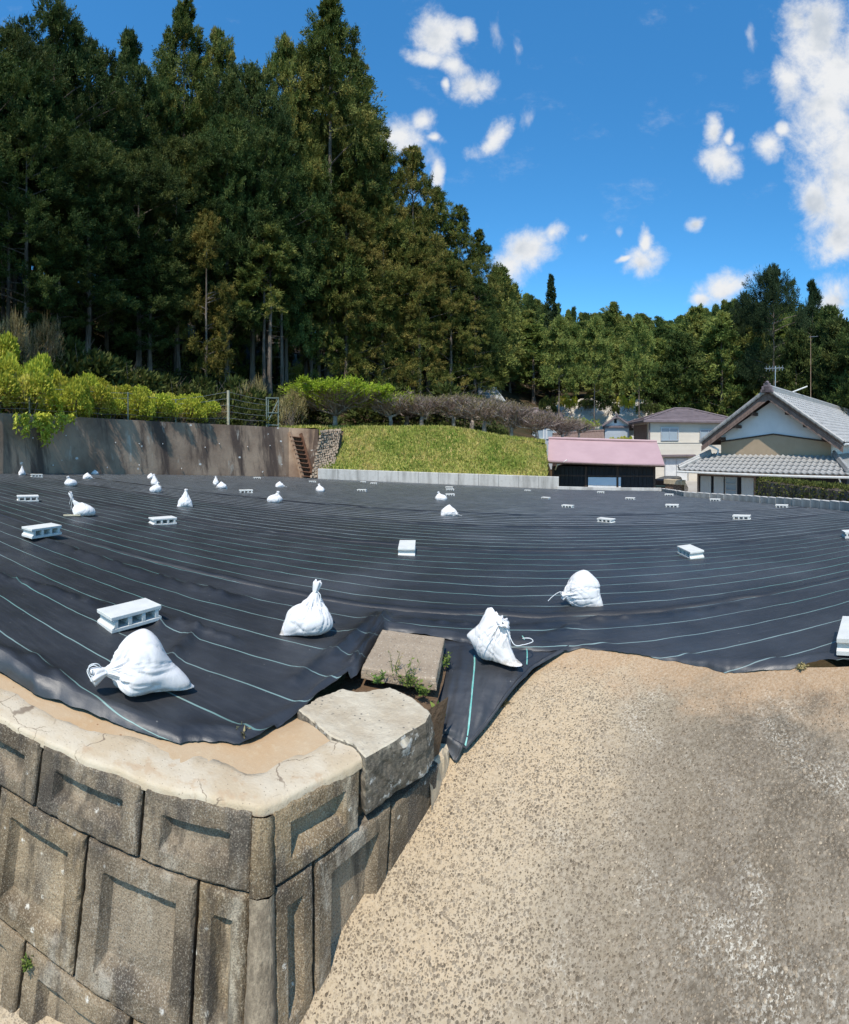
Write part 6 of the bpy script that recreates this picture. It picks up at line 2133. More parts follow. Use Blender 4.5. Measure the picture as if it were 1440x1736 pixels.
# ------------------------------------------------------------------ vegetation
def crown_mesh(name, H, R, z0, n_cl, per, rc, L, Wd, seed, shape=1.0, bottom=0.6, droop=0.0, up=0.35, tiers=0.0, top_narrow=1.0, gold=0.0, open_=0.0):
    """needle crown: clumps of sprays held out from the stem; clump sizes and reach vary so that the outline is ragged"""
    r = np.random.default_rng(seed)
    C_ = []; RC = []; T = []
    for i in range(n_cl):
        t = r.uniform(0, 1) ** 0.9
        env = (bottom + (1 - bottom) * min(1, t / 0.25)) * (1 - t ** (1.6 * shape)) ** (0.8 * top_narrow) + 0.035
        if tiers: env *= 1 - tiers * (0.5 + 0.5 * math.cos(t * 2 * math.pi * 9))
        ang = r.uniform(0, 2 * math.pi)
        lobe = 0.62 + 0.75 * float(vnoise(t * 7 + 3, math.cos(ang) * 1.3 + seed, seed)) * float(0.6 + .8 * vnoise(t * 5, math.sin(ang) * 1.3 + 7, seed + 3)) + r.normal() * 0.10
        rr = R * env * max(.25, lobe) * (r.uniform(0.45, 1.0) ** 0.55)
        z = z0 + (H - z0) * t - droop * rr
        C_.append((rr * math.cos(ang), rr * math.sin(ang), z)); RC.append(rc * r.uniform(.55, 1.3) * (0.45 + 0.55 * min(1, env * 1.7)))
        T.append(np.clip(r.normal(.42, .2) + gold, 0, 1))
    # the leader
    for q in range(6):
        C_.append((r.normal() * .1, r.normal() * .1, H - .25 - q * .35 * rc)); RC.append(rc * .28 + .05 * q); T.append(.4)
    C_ = np.array(C_); RC = np.array(RC); T = np.array(T)
    n = len(C_)
    K = 10
    ti = np.repeat(np.arange(n), K); nt = len(ti)
    d = unit(r.normal(size=(nt, 3)))
    d[:, 2] = np.abs(d[:, 2]) * np.where(r.uniform(size=nt) < .74, 1, -1)
    d = unit(d)
    flat = np.array([1, 1, 0.72])
    tc = C_[ti] + d * flat * (RC[ti] * r.uniform(0.3, 1.0, nt) ** .35)[:, None]
    outw = unit(C_[ti] * np.array([1, 1, 0]) + 1e-6)
    td = unit(d * .6 + outw * .5 + np.array([0, 0, up - droop]) + r.normal(size=(nt, 3)) * .3)
    tt_ = T[ti] + r.normal(size=nt) * .16
    idx = np.repeat(np.arange(nt), max(4, int(per / K)))
    m = len(idx)
    sc = RC[ti][idx]
    pos = tc[idx] + td[idx] * (sc * r.uniform(-.25, .42, m))[:, None] + r.normal(size=(m, 3)) * (sc * .10)[:, None]
    ax = unit(td[idx] * .8 + r.normal(size=(m, 3)) * .5)
    face = unit(d[idx] + outw[idx] * .25 + np.array([0, 0, .35]) + r.normal(size=(m, 3)) * .34)
    V = sprays(pos, ax, L * r.uniform(.5, 1.4, m), Wd * r.uniform(.6, 1.3, m), r, .35, face)
    tone = np.clip(tt_[idx] + r.normal(size=m) * .10, 0, 1)
    return quads_mesh(name, V, tone), C_


def trunk_mesh(name, H, r0, z0, C_, seed, limbs=30, lean=0.0):
    r = np.random.default_rng(seed); mb = MB()
    P = [(lean * H * (k / 8) ** 2 + r.normal() * .03, r.normal() * .03, -0.6 + (H * .96 + .6) * k / 8) for k in range(9)]
    mb.tube(P, [r0 * (1.25 if k == 0 else 1) * (1 - .93 * k / 8) for k in range(9)], 9)
    for i in r.choice(len(C_), min(limbs, len(C_)), replace=False):
        c = C_[i]; base = np.array([0, 0, max(z0 * .8, c[2] - .25 * np.hypot(c[0], c[1]))])
        mb.tube([base, (base + c) / 2 + [0, 0, .12], c], [r0 * .22, r0 * .13, r0 * .05], 5, caps=False)
    for i in range(10):
        z = r.uniform(z0 * .25, z0 * 1.05); a = r.uniform(0, 6.28); l = r.uniform(.5, 1.4)
        mb.tube([(0, 0, z), (l * math.cos(a), l * math.sin(a), z + r.uniform(-.3, .25))], [.03, .008], 4, caps=False)
    return mb.mesh(name)


PROTO = {}


def conifer(key, mat_, H, R, z0, n_cl, per, rc, L, Wd, seed, r0, **kw):
    limbs = kw.pop('limbs', 30)
    cm, C_ = crown_mesh('crown', H, R, z0, n_cl, per, rc, L, Wd, seed, **kw)
    tm = trunk_mesh('trunk', H, r0, z0, C_, seed + 1, limbs)
    cm.materials.append(M[mat_]); tm.materials.append(M['bark'])
    PROTO[key] = (tm, cm, H, R)


conifer('sugi_a', 'sugi', 30, 5.2, 5, 142, 684, 1.35, 0.272, 0.078, 1, .42, bottom=.8, droop=.14, top_narrow=.85, shape=1.05, up=.08)
conifer('sugi_b', 'sugi', 30, 5.6, 3, 136, 722, 1.46, 0.272, 0.078, 2, .45, bottom=.9, droop=.18, shape=.95, top_narrow=.9, up=.08)
conifer('sugi_c', 'sugi', 26, 5.6, 1, 136, 684, 1.35, 0.272, 0.078, 3, .38, bottom=.95, droop=.12, gold=.22, shape=1.3, top_narrow=.8, up=.08)
conifer('gold_a', 'gold', 18, 2.8, 3, 61, 613, 0.97, 0.261, 0.072, 4, .22, bottom=.8, droop=.2, top_narrow=.9, up=.08)
conifer('hinoki_a', 'hinoki', 26, 4.8, 6, 170, 613, 1.13, 0.261, 0.072, 5, .34, bottom=.75, shape=1.6, up=.5, top_narrow=.8)
conifer('hinoki_b', 'hinoki', 24, 5.4, 5, 163, 649, 1.24, 0.261, 0.078, 6, .36, bottom=.85, shape=2.2, up=.3, droop=.05, top_narrow=.7)
conifer('hinoki_c', 'hinoki', 22, 3.6, 5, 115, 613, 0.97, 0.250, 0.072, 7, .30, bottom=.7, shape=1.0, up=.5)
conifer('young', 'hillsugi', 17, 2.0, 9.5, 40, 540, 0.70, 0.272, 0.072, 8, .22, bottom=.9, droop=.3, shape=1.2)
conifer('hill_a', 'hillsugi', 15, 2.88, 2.6, 68, 331, 1.1, 0.395, 0.110, 11, .22, bottom=.8, droop=.2, top_narrow=1.0, shape=1.0)
conifer('hill_b', 'hillsugi', 16, 2.52, 3.4, 64, 331, 1.0, 0.395, 0.110, 12, .22, bottom=.7, droop=.12, top_narrow=.95)
conifer('hill_c', 'hillsugi', 15, 2.97, 3.0, 68, 331, 1.15, 0.395, 0.110, 13, .24, bottom=.85, droop=.2, gold=.2, top_narrow=.95, shape=1.05)
conifer('hill_d', 'hinoki', 14, 3.15, 2.0, 72, 331, 1.15, 0.395, 0.110, 14, .24, bottom=.85, droop=.1, shape=1.3, top_narrow=.85)
conifer('hill_e', 'hillsugi', 15, 2.34, 7.0, 48, 331, 1.0, 0.395, 0.104, 18, .17, bottom=.8, droop=.1, top_narrow=.8, shape=1.2)
conifer('spire', 'pine', 18, 2.0, 2.0, 110, 90, .65, 0.39, 0.16, 15, .2, bottom=.9, tiers=.5, top_narrow=1.3)
conifer('pine_big', 'pine', 20, 5.2, 8.0, 74, 613, 1.73, 0.352, 0.078, 16, .34, bottom=.9, shape=2.2, up=.6, limbs=50)
conifer('pine_open', 'pine', 17, 3.6, 6.0, 38, 540, 1.13, 0.352, 0.078, 17, .26, bottom=.9, shape=1.5, up=.6, limbs=50)


def plant(name, key, x, D, ytop, width_px, label, group=None, cat='tree', turn=None, zb=None):
    tm, cm, H, R = PROTO[key]
    a = azx(x)
    z0 = float(hill_z(x, D)) if zb is None else zb
    zt = (Y0 - ytop) / F * D
    sz = max(.3, (zt - z0) / H)
    sx = (width_px / F * D) / (2 * R)
    root = empty(name, (D * math.sin(a), D * math.cos(a), E + z0 - .2), rng.uniform(0, 6.28) if turn is None else turn)
    root.scale = (sx, sx, sz)
    tag(root, label, cat, group)
    for nm_, me_ in (('trunk', tm), ('crown', cm)):
        o = bpy.data.objects.new(nm_, me_); COL.objects.link(o); o.parent = root
    return root


GF = 'tall conifers of the dark forest edge'
FRONT = [
    # dense cypress on the left
    ('cypress_tree', 'hinoki_b', -60, 27, 70, 230, 'dark cypress at the far left border of the view'),
    ('cypress_tree', 'hinoki_a', 20, 29, 62, 190, 'dark dense cypress with a rounded top nearest the left border'),
    ('cypress_tree', 'hinoki_b', 92, 32, 22, 190, 'tallest dark cypress of the left group, with a ragged flat top'),
    ('cypress_tree', 'hinoki_a', 152, 34, 66, 150, 'dark cypress right of the tallest left one, its shoulder sloping down'),
    ('cypress_tree', 'hinoki_c', 222, 37, 50, 120, 'slim pointed cypress standing alone above the left shoulder'),
    ('cypress_tree', 'hinoki_a', 190, 38, 128, 150, 'dark cypress filling the dip left of the slim pointed one'),
    ('cypress_tree', 'hinoki_b', 255, 39, 150, 140, 'dark cypress in the dip right of the slim pointed one'),
    ('cypress_tree', 'hinoki_b', 45, 25, 210, 190, 'lower dark cypress in front at the left border'),
    ('cypress_tree', 'hinoki_a', 150, 28, 230, 170, 'lower dark cypress in front of the left group'),
    ('cypress_tree', 'hinoki_b', 235, 31, 260, 170, 'lower dark cypress in front of the dip'),
    ('cypress_tree', 'hinoki_c', 100, 25.5, 330, 130, 'short dark cypress low in front at the left, over the bushes'),
    ('cedar_tree', 'sugi_a', 312, 41, 6, 150, 'cedar with a tall ragged brownish tip, left one of the twin tops'),
    ('cedar_tree', 'sugi_c', 372, 41, 56, 130, 'cedar with a rounder top, right one of the twin tops'),
    ('cedar_tree', 'sugi_b', 280, 44, 120, 140, 'cedar with small top left of the twin tops'),
    ('cypress_tree', 'hinoki_b', 428, 39, 118, 160, 'broad green cypress in the dip between the twin tops and the tallest cedar'),
    ('cedar_tree', 'sugi_c', 482, 42, 66, 130, 'cedar with a blunt brownish crown just left of the tallest cedar'),
    ('cedar_tree', 'sugi_b', 515, 44, 80, 120, 'cedar squeezed between the blunt crown and the tallest cedar'),
    ('cedar_tree', 'sugi_a', 560, 43, 4, 190, 'tallest cedar with a heavy clumped crown at the forest edge'),
    ('cedar_tree', 'sugi_b', 604, 45, 96, 130, 'cedar just right of the tallest, its crown half merged with it'),
    ('cedar_tree', 'sugi_a', 636, 47, 205, 130, 'brown-tinged cedar down the right shoulder of the tallest'),
    ('cedar_tree', 'sugi_c', 700, 48, 252, 130, 'cedar with a rounded top against the small white cloud'),
    ('cedar_tree', 'sugi_a', 742, 50, 322, 110, 'cedar stepping down behind the rounded top'),
    ('cedar_tree', 'sugi_b', 780, 51, 350, 90, 'slim dark cedar near the right end of the forest edge'),
    ('cedar_tree', 'sugi_a', 812, 54, 390, 80, 'last dark cedar at the right end of the forest edge'),
    # front rank
    ('cypress_tree', 'hinoki_b', 300, 35, 240, 180, 'dark cypress in front of the twin cedar tops'),
    ('golden_cedar', 'gold_a', 350, 29.5, 352, 84, 'golden-tinged young cedar glowing in front of the dark forest'),
    ('golden_cedar', 'gold_a', 300, 35, 230, 90, 'olive golden cedar higher up behind the glowing young one'),
    ('cypress_tree', 'hinoki_a', 385, 36, 200, 150, 'dark cypress behind the golden young cedar'),
    ('cypress_tree', 'hinoki_c', 255, 30, 380, 120, 'low dark cypress left of the golden young cedar'),
    ('young_cedar', 'young', 458, 34.5, 385, 95, 'slender young cedar with a long bare pale trunk'),
    ('cypress_tree', 'hinoki_b', 455, 39, 230, 150, 'dark cypress behind the slender bare-trunked cedar'),
    ('cedar_tree', 'sugi_c', 520, 42, 260, 130, 'cedar low in front of the tallest, its trunk bare near the ground'),
    ('cedar_tree', 'sugi_c', 588, 42, 330, 150, 'bushy cedar with golden tips in front of the tallest, crown reaching low'),
    ('cedar_tree', 'sugi_c', 650, 44, 330, 150, 'bushy cedar with brown-gold tips behind the yellow-green plum'),
    ('cedar_tree', 'sugi_c', 712, 45, 400, 130, 'bushy cedar with crown down to the plum trees'),
    ('cedar_tree', 'sugi_c', 765, 47, 440, 110, 'low bushy cedar behind the middle plum trees'),
    ('cypress_tree', 'hinoki_a', 806, 49, 470, 90, 'low dark cypress closing the right end of the forest edge'),
    ('cypress_tree', 'hinoki_a', 345, 40, 300, 150, 'dark cypress deep in the forest behind the golden cedar'),
    ('cypress_tree', 'hinoki_a', 400, 45, 180, 150, 'dark cypress deep in the forest right of the twin tops'),
    ('cypress_tree', 'hinoki_b', -150, 24, 120, 240, 'dark cypress beyond the left border'),
    ('cypress_tree', 'hinoki_a', -240, 23, 90, 260, 'dark cypress well beyond the left border'),
]
for (nm_, k_, x, D, yt, w_, lab) in FRONT:
    plant(nm_, k_, x, D, yt, w_, lab, GF)
# trees standing behind, seen only as dark depth between the front ones
for i in range(46):
    x = -220 + i * 23 + rng.uniform(-8, 8)
    Db = np.interp(x, [-260, 0, 300, 560, 820], [32, 38, 48, 55, 62]) + rng.uniform(-1, 5)
    top = np.interp(x, [-220, 20, 92, 160, 222, 265, 312, 372, 430, 482, 520, 560, 604, 640, 700, 745, 780, 815, 860], [120, 90, 55, 110, 150, 180, 70, 100, 150, 110, 120, 60, 140, 250, 300, 365, 395, 430, 480]) + rng.uniform(20, 110)
    plant('cypress_tree' if x < 450 else 'cedar_tree', ['hinoki_a', 'hinoki_b', 'sugi_b'][i % 3] if x < 450 else ['sugi_b', 'sugi_a'][i % 2], x, Db, top, 130, 'dark conifer standing deep in the forest behind the front rank', 'conifers deep in the dark forest')
# bare trunks in the shade under the forest edge
tm_, _, H_, _ = PROTO['young']
TRK = [(448, 35.0), (478, 37), (486, 39), (528, 41.5), (541, 42), (553, 43), (14, 26), (26, 27), (5, 27.5), (96, 29), (180, 32), (60, 27), (640, 46), (700, 47), (725, 47.5)]
mb = MB(); mb.tube([(0, 0, -.5), (.05, .02, 4), (.02, -.03, 9), (0, 0, 14)], [.23, .2, .15, .08], 9)
for i in range(14):
    z = rng.uniform(3, 12); a = rng.uniform(0, 6.28); mb.tube([(0, 0, z), (.9 * math.cos(a), .9 * math.sin(a), z + rng.uniform(-.2, .2))], [.03, .008], 4)
TM = mb.mesh('trunk'); TM.materials.append(M['bark'])
conifer('slim', 'hinoki', 17, 1.7, 10.5, 50, 170, .7, .28, .10, 19, .2, bottom=.9, droop=.1)
for (x, D) in TRK:
    plant('slim_cedar', 'slim', x, D, 745 - 800 / D * (15 + float(hill_z(x, D))), 70, 'slim conifer whose bare trunk shows in the shade under the forest edge', 'slim bare-trunked conifers under the forest edge')

# the wooded hill across the valley
HG = 'conifers covering the hillside beyond the houses'
SKY = lambda x: float(np.interp(x, [820, 850, 900, 960, 1010, 1050, 1100, 1160, 1210, 1250, 1290, 1340, 1400, 1440, 1700], [452, 462, 500, 520, 528, 530, 535, 532, 512, 498, 490, 490, 500, 535, 520]))
for D in (57, 64, 72, 82, 94, 108, 124, 142):
    stp = 5.2 / D * F * (0.78 if D < 70 else .9)
    x = 806 + rng.uniform(0, stp)
    while x < 1640:
        xx = x + rng.uniform(-.3, .3) * stp; DD = D + rng.uniform(-3, 3)
        if not ((D < 58 and 905 < xx < 1112) or (D < 60 and 880 < xx < 955)):
            k_ = ['hill_a', 'hill_b', 'hill_c', 'hill_a', 'hill_d'][int(rng.integers(5))]
            Ht = rng.uniform(11, 15.5)
            yt = Y0 - F / DD * (float(hill_z(xx, DD)) + Ht)
            yt = max(yt, SKY(xx) + rng.uniform(-4, 24) if D > 100 else SKY(xx) + rng.uniform(12, 60))
            plant('conifer', k_, xx, DD, yt, rng.uniform(4.8, 6.6) / DD * F, 'green conifer %s of the wooded hill, %s' % ('at the foot' if D < 70 else 'halfway up the slope' if D < 100 else 'near the top', 'behind the bare plum trees' if xx < 960 else 'above the pink-roofed shed' if xx < 1080 else 'above the cream house' if xx < 1200 else 'above the tiled house'), HG)
        x += stp
for i in range(70):
    x = 830 + i * 12 + rng.uniform(-4, 4); D = rng.uniform(170, 240)
    plant('conifer', ['hill_d', 'hill_b'][i % 2], x, D, SKY(x) + rng.uniform(0, 12) if x < 1250 else SKY(x) + 25, rng.uniform(6, 9) / D * F, 'small distant conifer along the far ridge', 'distant conifers along the far ridge')
for i, (x, D) in enumerate(((948, 48.5), (1008, 48.5), (1084, 48.5))):
    plant('slim_conifer', 'hill_e', x, D, Y0 - F / D * 12.5, 46, ['leftmost slim conifer before the pale cut slope', 'slim conifer before the middle of the pale cut slope', 'slim conifer before the right end of the pale cut slope, left of the cream house'][i], 'slim conifers before the pale cut slope', zb=-1.0)
plant('conifer', 'spire', 935, 74, 466, 34, 'dark narrow spire-topped conifer rising above the far ridge', HG)
plant('pine_tree', 'pine_big', 1312, 52, 459, 100, 'big dark round-headed pine above the tiled house with a bare trunk', HG)
plant('pine_tree', 'pine_open', 1378, 56, 482, 66, 'smaller open-crowned dark pine right of the big round-headed pine', HG)
plant('pine_tree', 'pine_big', 1262, 60, 500, 60, 'dark pine partly behind the big round-headed one on its left', HG)
plant('conifer', 'hill_c', 848, 60, 452, 70, 'olive conifer at the left end of the wooded hill beside the last dark cedar', HG)
plant('conifer', 'hill_a', 1040, 84, 514, 56, 'pale green rounded conifer standing a little above the middle of the hill', HG)
plant('conifer', 'hill_c', 1180, 66, 520, 74, 'yellowish green conifer on the right half of the hill', HG)
for (x, D, yt, w_) in ((1424, 44, 540, 90), (1350, 47, 560, 80), (1470, 40, 520, 110), (1410, 52, 520, 70)):
    plant('conifer', 'hill_d', x, D, yt, w_, 'dark conifer close behind the tiled house at the right border', 'dark conifers close behind the tiled house')


# ---- bushes
def bush_mesh(name, rx, ry, rz, n, L, Wd, seed, shell=.35, droop=0.0, up=.4, lumps=9):
    r = np.random.default_rng(seed)
    cs = np.array([(r.uniform(-.75, .75) * rx, r.uniform(-.6, .6) * ry, r.uniform(.15, .75) * rz) for _ in range(lumps)])
    rs = r.uniform(.28, .5, lumps) * min(rx, rz * 1.1)
    i = r.integers(lumps, size=n)
    d = unit(r.normal(size=(n, 3))); d[:, 2] = np.where(d[:, 2] < -.3, -d[:, 2], d[:, 2])
    rr = rs[i] * r.uniform(shell, 1, n) ** .5
    pos = cs[i] + d * rr[:, None]; pos[:, 2] = np.abs(pos[:, 2])
    ax = unit(d + np.array([0, 0, up - droop]) + r.normal(size=(n, 3)) * .5)
    face = unit(d + np.array([0, 0, .3]) + r.normal(size=(n, 3)) * .5)
    V = sprays(pos, ax, L * r.uniform(.5, 1.4, n), Wd * r.uniform(.6, 1.3, n), r, .3, face)
    tone = np.clip(r.normal(.45, .2, lumps)[i] + r.normal(size=n) * .16, 0, 1)
    return quads_mesh(name, V, tone)


def stems_mesh(rx, ry, rz, n, seed, r0=.012):
    r = np.random.default_rng(seed); mb = MB()
    for k_ in range(n):
        b = np.array([r.uniform(-.5, .5) * rx, r.uniform(-.4, .4) * ry, -.1]); e = np.array([r.uniform(-.9, .9) * rx, r.uniform(-.7, .7) * ry, r.uniform(.5, 1) * rz])
        mb.tube([b, (b + e) / 2 + [r.normal() * .05, 0, .1 * rz], e], [r0, r0 * .7, r0 * .3], 4, caps=False)
    return mb.mesh('stems')


BP = {}
for k_, (rx, ry, rz, n, L, Wd, sd, m_) in {'bright_a': (1.4, 1.0, 1.3, 7000, .12, .07, 31, 'bright'), 'bright_b': (1.5, 1.0, 1.0, 7000, .115, .065, 32, 'bright'), 'dark': (1.3, 1.0, 1.4, 2600, .22, .09, 33, 'under'), 'dry': (1.1, .8, 1.0, 1500, .26, .02, 34, 'straw'), 'green': (1.2, .8, .9, 2600, .16, .085, 35, 'hedge')}.items():
    bm_ = bush_mesh('foliage', rx, ry, rz, n, L, Wd, sd); bm_.materials.append(M[m_])
    sm_ = stems_mesh(rx, ry, rz, 26, sd + 50); sm_.materials.append(M['bark'])
    BP[k_] = (sm_, bm_, rx, rz)


def bush(name, key, x, D, ytop, ybase, w_px, label, group=None, turn=0.0):
    sm_, bm_, rx, rz = BP[key]
    a = azx(x)
    zb = (Y0 - ybase) / F * D; zt = (Y0 - ytop) / F * D
    root = empty(name, (D * math.sin(a), D * math.cos(a), E + zb), -a + turn)
    sx = w_px / F * D / (2 * rx); root.scale = (sx, sx, (zt - zb) / (rz * 1.2))
    tag(root, label, 'bush', group)
    for nm_, me_ in (('stems', sm_), ('foliage', bm_)):
        o = bpy.data.objects.new(nm_, me_); COL.objects.link(o); o.parent = root


GB = 'yellow-green bushes along the top of the stained wall'
for i, (k_, x, dD, yt, yb, w_, lab) in enumerate([
    ('bright_a', -40, 1.2, 615, 712, 150, 'yellow-green bush cut by the left border on the wall top'),
    ('bright_a', 25, 1.0, 612, 712, 130, 'tallest yellow-green bush on the wall top near the left border'),
    ('bright_b', 92, 1.1, 632, 716, 120, 'yellow-green bush whose shoots hang over the wall'),
    ('bright_a', 146, 1.4, 640, 714, 110, 'yellow-green bush with a lumpy top, third from the left border'),
    ('bright_b', 200, 1.5, 650, 714, 110, 'yellow-green bush behind the second slim fence post'),
    ('bright_a', 250, 1.6, 656, 715, 100, 'yellow-green bush in the middle of the fence'),
    ('bright_b', 298, 1.6, 662, 717, 100, 'yellow-green bush behind the third slim fence post'),
    ('bright_a', 338, 1.5, 670, 719, 80, 'last yellow-green bush left of the thick wooden post'),
    ('bright_b', 60, .9, 650, 714, 90, 'low yellow-green bush between the tallest one and the hanging shoots'),
    ('bright_b', 120, .8, 664, 716, 80, 'low yellow-green bush pressed against the first slim fence post'),
    ('bright_a', 172, .9, 666, 715, 80, 'low yellow-green bush between the first two slim fence posts'),
    ('bright_b', 226, .9, 672, 716, 80, 'low yellow-green bush just right of the second slim fence post'),
    ('bright_a', 275, .9, 676, 717, 74, 'low yellow-green bush left of the third slim fence post'),
    ('bright_b', 322, .9, 682, 718, 70, 'low yellow-green bush right of the third slim fence post'),
    ('bright_b', 30, 3.6, 590, 690, 120, 'yellow-green bush a little up the slope at the left border'),
    ('bright_b', 110, 3.2, 622, 700, 120, 'yellow-green bush in the second row above the hanging shoots'),
    ('bright_a', 180, 3.2, 642, 700, 110, 'yellow-green bush in the second row, centre of the fence'),
    ('dry', 355, 1.2, 682, 720, 60, 'straw-coloured dry bush at the foot of the thick wooden post'),
    ('dry', 310, 1.0, 690, 718, 70, 'dry stalks tangled in the wire left of the wooden post'),
    ('green', 425, 1.2, 684, 722, 62, 'mid-green bush behind the wire right of the wooden post'),
    ('bright_a', -20, 6.0, 545, 660, 120, 'sunlit yellow-green bush high on the slope at the left border'),
    ('dry', 66, 6.0, 540, 640, 75, 'tall dry arching stalks high on the slope at the left'),
    ('dry', 12, 5.5, 530, 620, 70, 'pale dry seed heads above the sunlit bush at the left border'),
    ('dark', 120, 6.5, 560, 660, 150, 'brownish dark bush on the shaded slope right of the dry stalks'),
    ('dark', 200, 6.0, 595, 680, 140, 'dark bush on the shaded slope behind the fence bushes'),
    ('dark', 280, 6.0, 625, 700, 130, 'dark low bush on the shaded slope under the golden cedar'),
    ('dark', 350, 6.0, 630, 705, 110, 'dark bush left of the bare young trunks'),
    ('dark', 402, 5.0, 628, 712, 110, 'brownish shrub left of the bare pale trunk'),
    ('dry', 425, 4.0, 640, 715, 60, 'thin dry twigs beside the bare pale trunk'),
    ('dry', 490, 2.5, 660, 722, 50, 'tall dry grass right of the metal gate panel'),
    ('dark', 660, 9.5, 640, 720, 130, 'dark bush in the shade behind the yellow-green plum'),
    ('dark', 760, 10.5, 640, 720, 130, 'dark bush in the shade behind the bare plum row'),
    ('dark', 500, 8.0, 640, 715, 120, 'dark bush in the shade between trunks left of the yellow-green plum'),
]):
    D = (edge_D(x) + .55 if x < 530 else 28) + dD
    bush('bush', k_, x, D, yt, yb, w_, lab, GB if k_.startswith('bright') else 'dry and dark bushes on the shaded slope', rng.uniform(-.4, .4))
# shoots hanging down over the wall
cr = np.random.default_rng(77); P = []; A = []
for s_ in range(26):
    x = 70 + cr.normal() * 22; ln = cr.uniform(15, 62) * (1 - abs(x - 70) / 90)
    for q in range(50):
        y = 700 + ln * cr.uniform(0, 1) ; D = edge_D(x) + cr.uniform(-.25, .05) - .02
        P.append(pd(x + cr.normal() * 2.0, y, D)); A.append(unit(np.array([cr.normal() * .6, cr.normal() * .6 - .3, -.6 + cr.normal() * .5])))
V = sprays(np.array(P), np.array(A), cr.uniform(.1, .22, len(P)), cr.uniform(.05, .1, len(P)), cr, .3)
vine = link('creeper', quads_mesh('creeper', V, cr.uniform(.1, .8, len(V))), M['bright'])
tag(vine, 'fresh green creeper hanging down over the left part of the stained wall', 'creeper')

# undergrowth on the shaded slope
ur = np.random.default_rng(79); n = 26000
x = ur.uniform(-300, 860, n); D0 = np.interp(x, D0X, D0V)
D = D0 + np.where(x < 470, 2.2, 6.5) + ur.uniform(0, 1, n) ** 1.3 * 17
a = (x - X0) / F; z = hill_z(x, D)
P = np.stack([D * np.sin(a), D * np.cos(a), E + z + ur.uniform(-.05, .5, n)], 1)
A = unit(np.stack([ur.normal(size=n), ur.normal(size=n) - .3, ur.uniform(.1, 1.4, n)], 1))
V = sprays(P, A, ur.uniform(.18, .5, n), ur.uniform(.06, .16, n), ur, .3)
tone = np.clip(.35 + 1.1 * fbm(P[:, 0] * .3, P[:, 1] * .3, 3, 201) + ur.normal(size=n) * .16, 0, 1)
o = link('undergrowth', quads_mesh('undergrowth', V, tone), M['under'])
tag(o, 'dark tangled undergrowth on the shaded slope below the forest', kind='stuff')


# ---- plum trees, pruned low and wide
def plum(seed, n_limb, R, H, n_tw, n_leaf, leaf_up=False):
    r = np.random.default_rng(seed); mb = MB(); tw = MB(); ends = []
    mb.tube([(0, 0, -.2), (.05, 0, .5), (-.04, .03, 1.0)], [.2, .155, .15], 10)
    mids = []
    for k_ in range(n_limb):
        a = 2 * math.pi * (k_ + r.uniform(-.3, .3)) / n_limb; l = R * r.uniform(.55, .95)
        p0 = np.array([-.04, .03, r.uniform(.75, 1.05)]); pts = [p0]
        for q in range(1, 5):
            t = q / 4
            pts.append(p0 + np.array([l * t * math.cos(a + r.normal() * .22), l * t * math.sin(a + r.normal() * .22), (H - 1) * (.42 * t ** .8) + r.normal() * .14]))
        mb.tube(pts, [.095, .075, .06, .045, .022], 7); mids += pts[1:]
        for q in range(5):
            b = pts[r.integers(1, 5)]; aa = a + r.normal() * .9; ll = r.uniform(.4, 1.1) * R * .4
            e = b + np.array([ll * math.cos(aa), ll * math.sin(aa), r.uniform(.0, .7)])
            mb.tube([b, (b + e) / 2 + r.normal(size=3) * .09, e], [.042, .03, .014], 6); mids += [(b + e) / 2, e]
    mids = np.array(mids)
    T0 = []; T1 = []
    for k_ in range(n_tw):
        b = mids[r.integers(len(mids))] + r.normal(size=3) * .10
        rr_ = np.hypot(b[0], b[1]) / R
        top = H * (1 - .50 * min(1, rr_) ** 2.2)
        d = unit(np.array([r.normal() * .45 + b[0] / R * .5, r.normal() * .45 + b[1] / R * .5, r.uniform(.35, 1.1)]))
        l = max(.25, min(2.6 if leaf_up and R > 3 else 1.7, (top - b[2]) / max(.4, d[2]) * r.uniform(.5, 1.05)))
        T0.append(b); T1.append(b + d * l)
    T0 = np.array(T0); T1 = np.array(T1)
    ax = T1 - T0; L = np.linalg.norm(ax, axis=1)
    Vt = sprays(T0, unit(ax), L, np.full(len(L), .030), r, .06)
    Vt2 = sprays(T0 + r.normal(size=T0.shape) * .02, unit(ax + r.normal(size=ax.shape) * .2), L * .8, np.full(len(L), .026), r, .06)
    twm = quads_mesh('twigs', np.concatenate([Vt, Vt2]), r.uniform(0, 1, 2 * len(L)))
    i = r.integers(len(T0), size=n_leaf); t = r.uniform(.35 if not leaf_up else .22, 1.0, n_leaf) ** (.7 if not leaf_up else .62)
    P = T0[i] + (T1[i] - T0[i]) * t[:, None] + r.normal(size=(n_leaf, 3)) * .03
    A = unit(unit(ax[i]) + r.normal(size=(n_leaf, 3)) * .6); q_ = 1.9 if leaf_up else 1.0
    V = sprays(P, A, q_ * r.uniform(.05, .15, n_leaf), q_ * r.uniform(.025, .06, n_leaf), r, .2)
    lm = quads_mesh('leaves', V, r.uniform(0, 1, n_leaf))
    return mb.mesh('trunk'), twm, lm, R, H


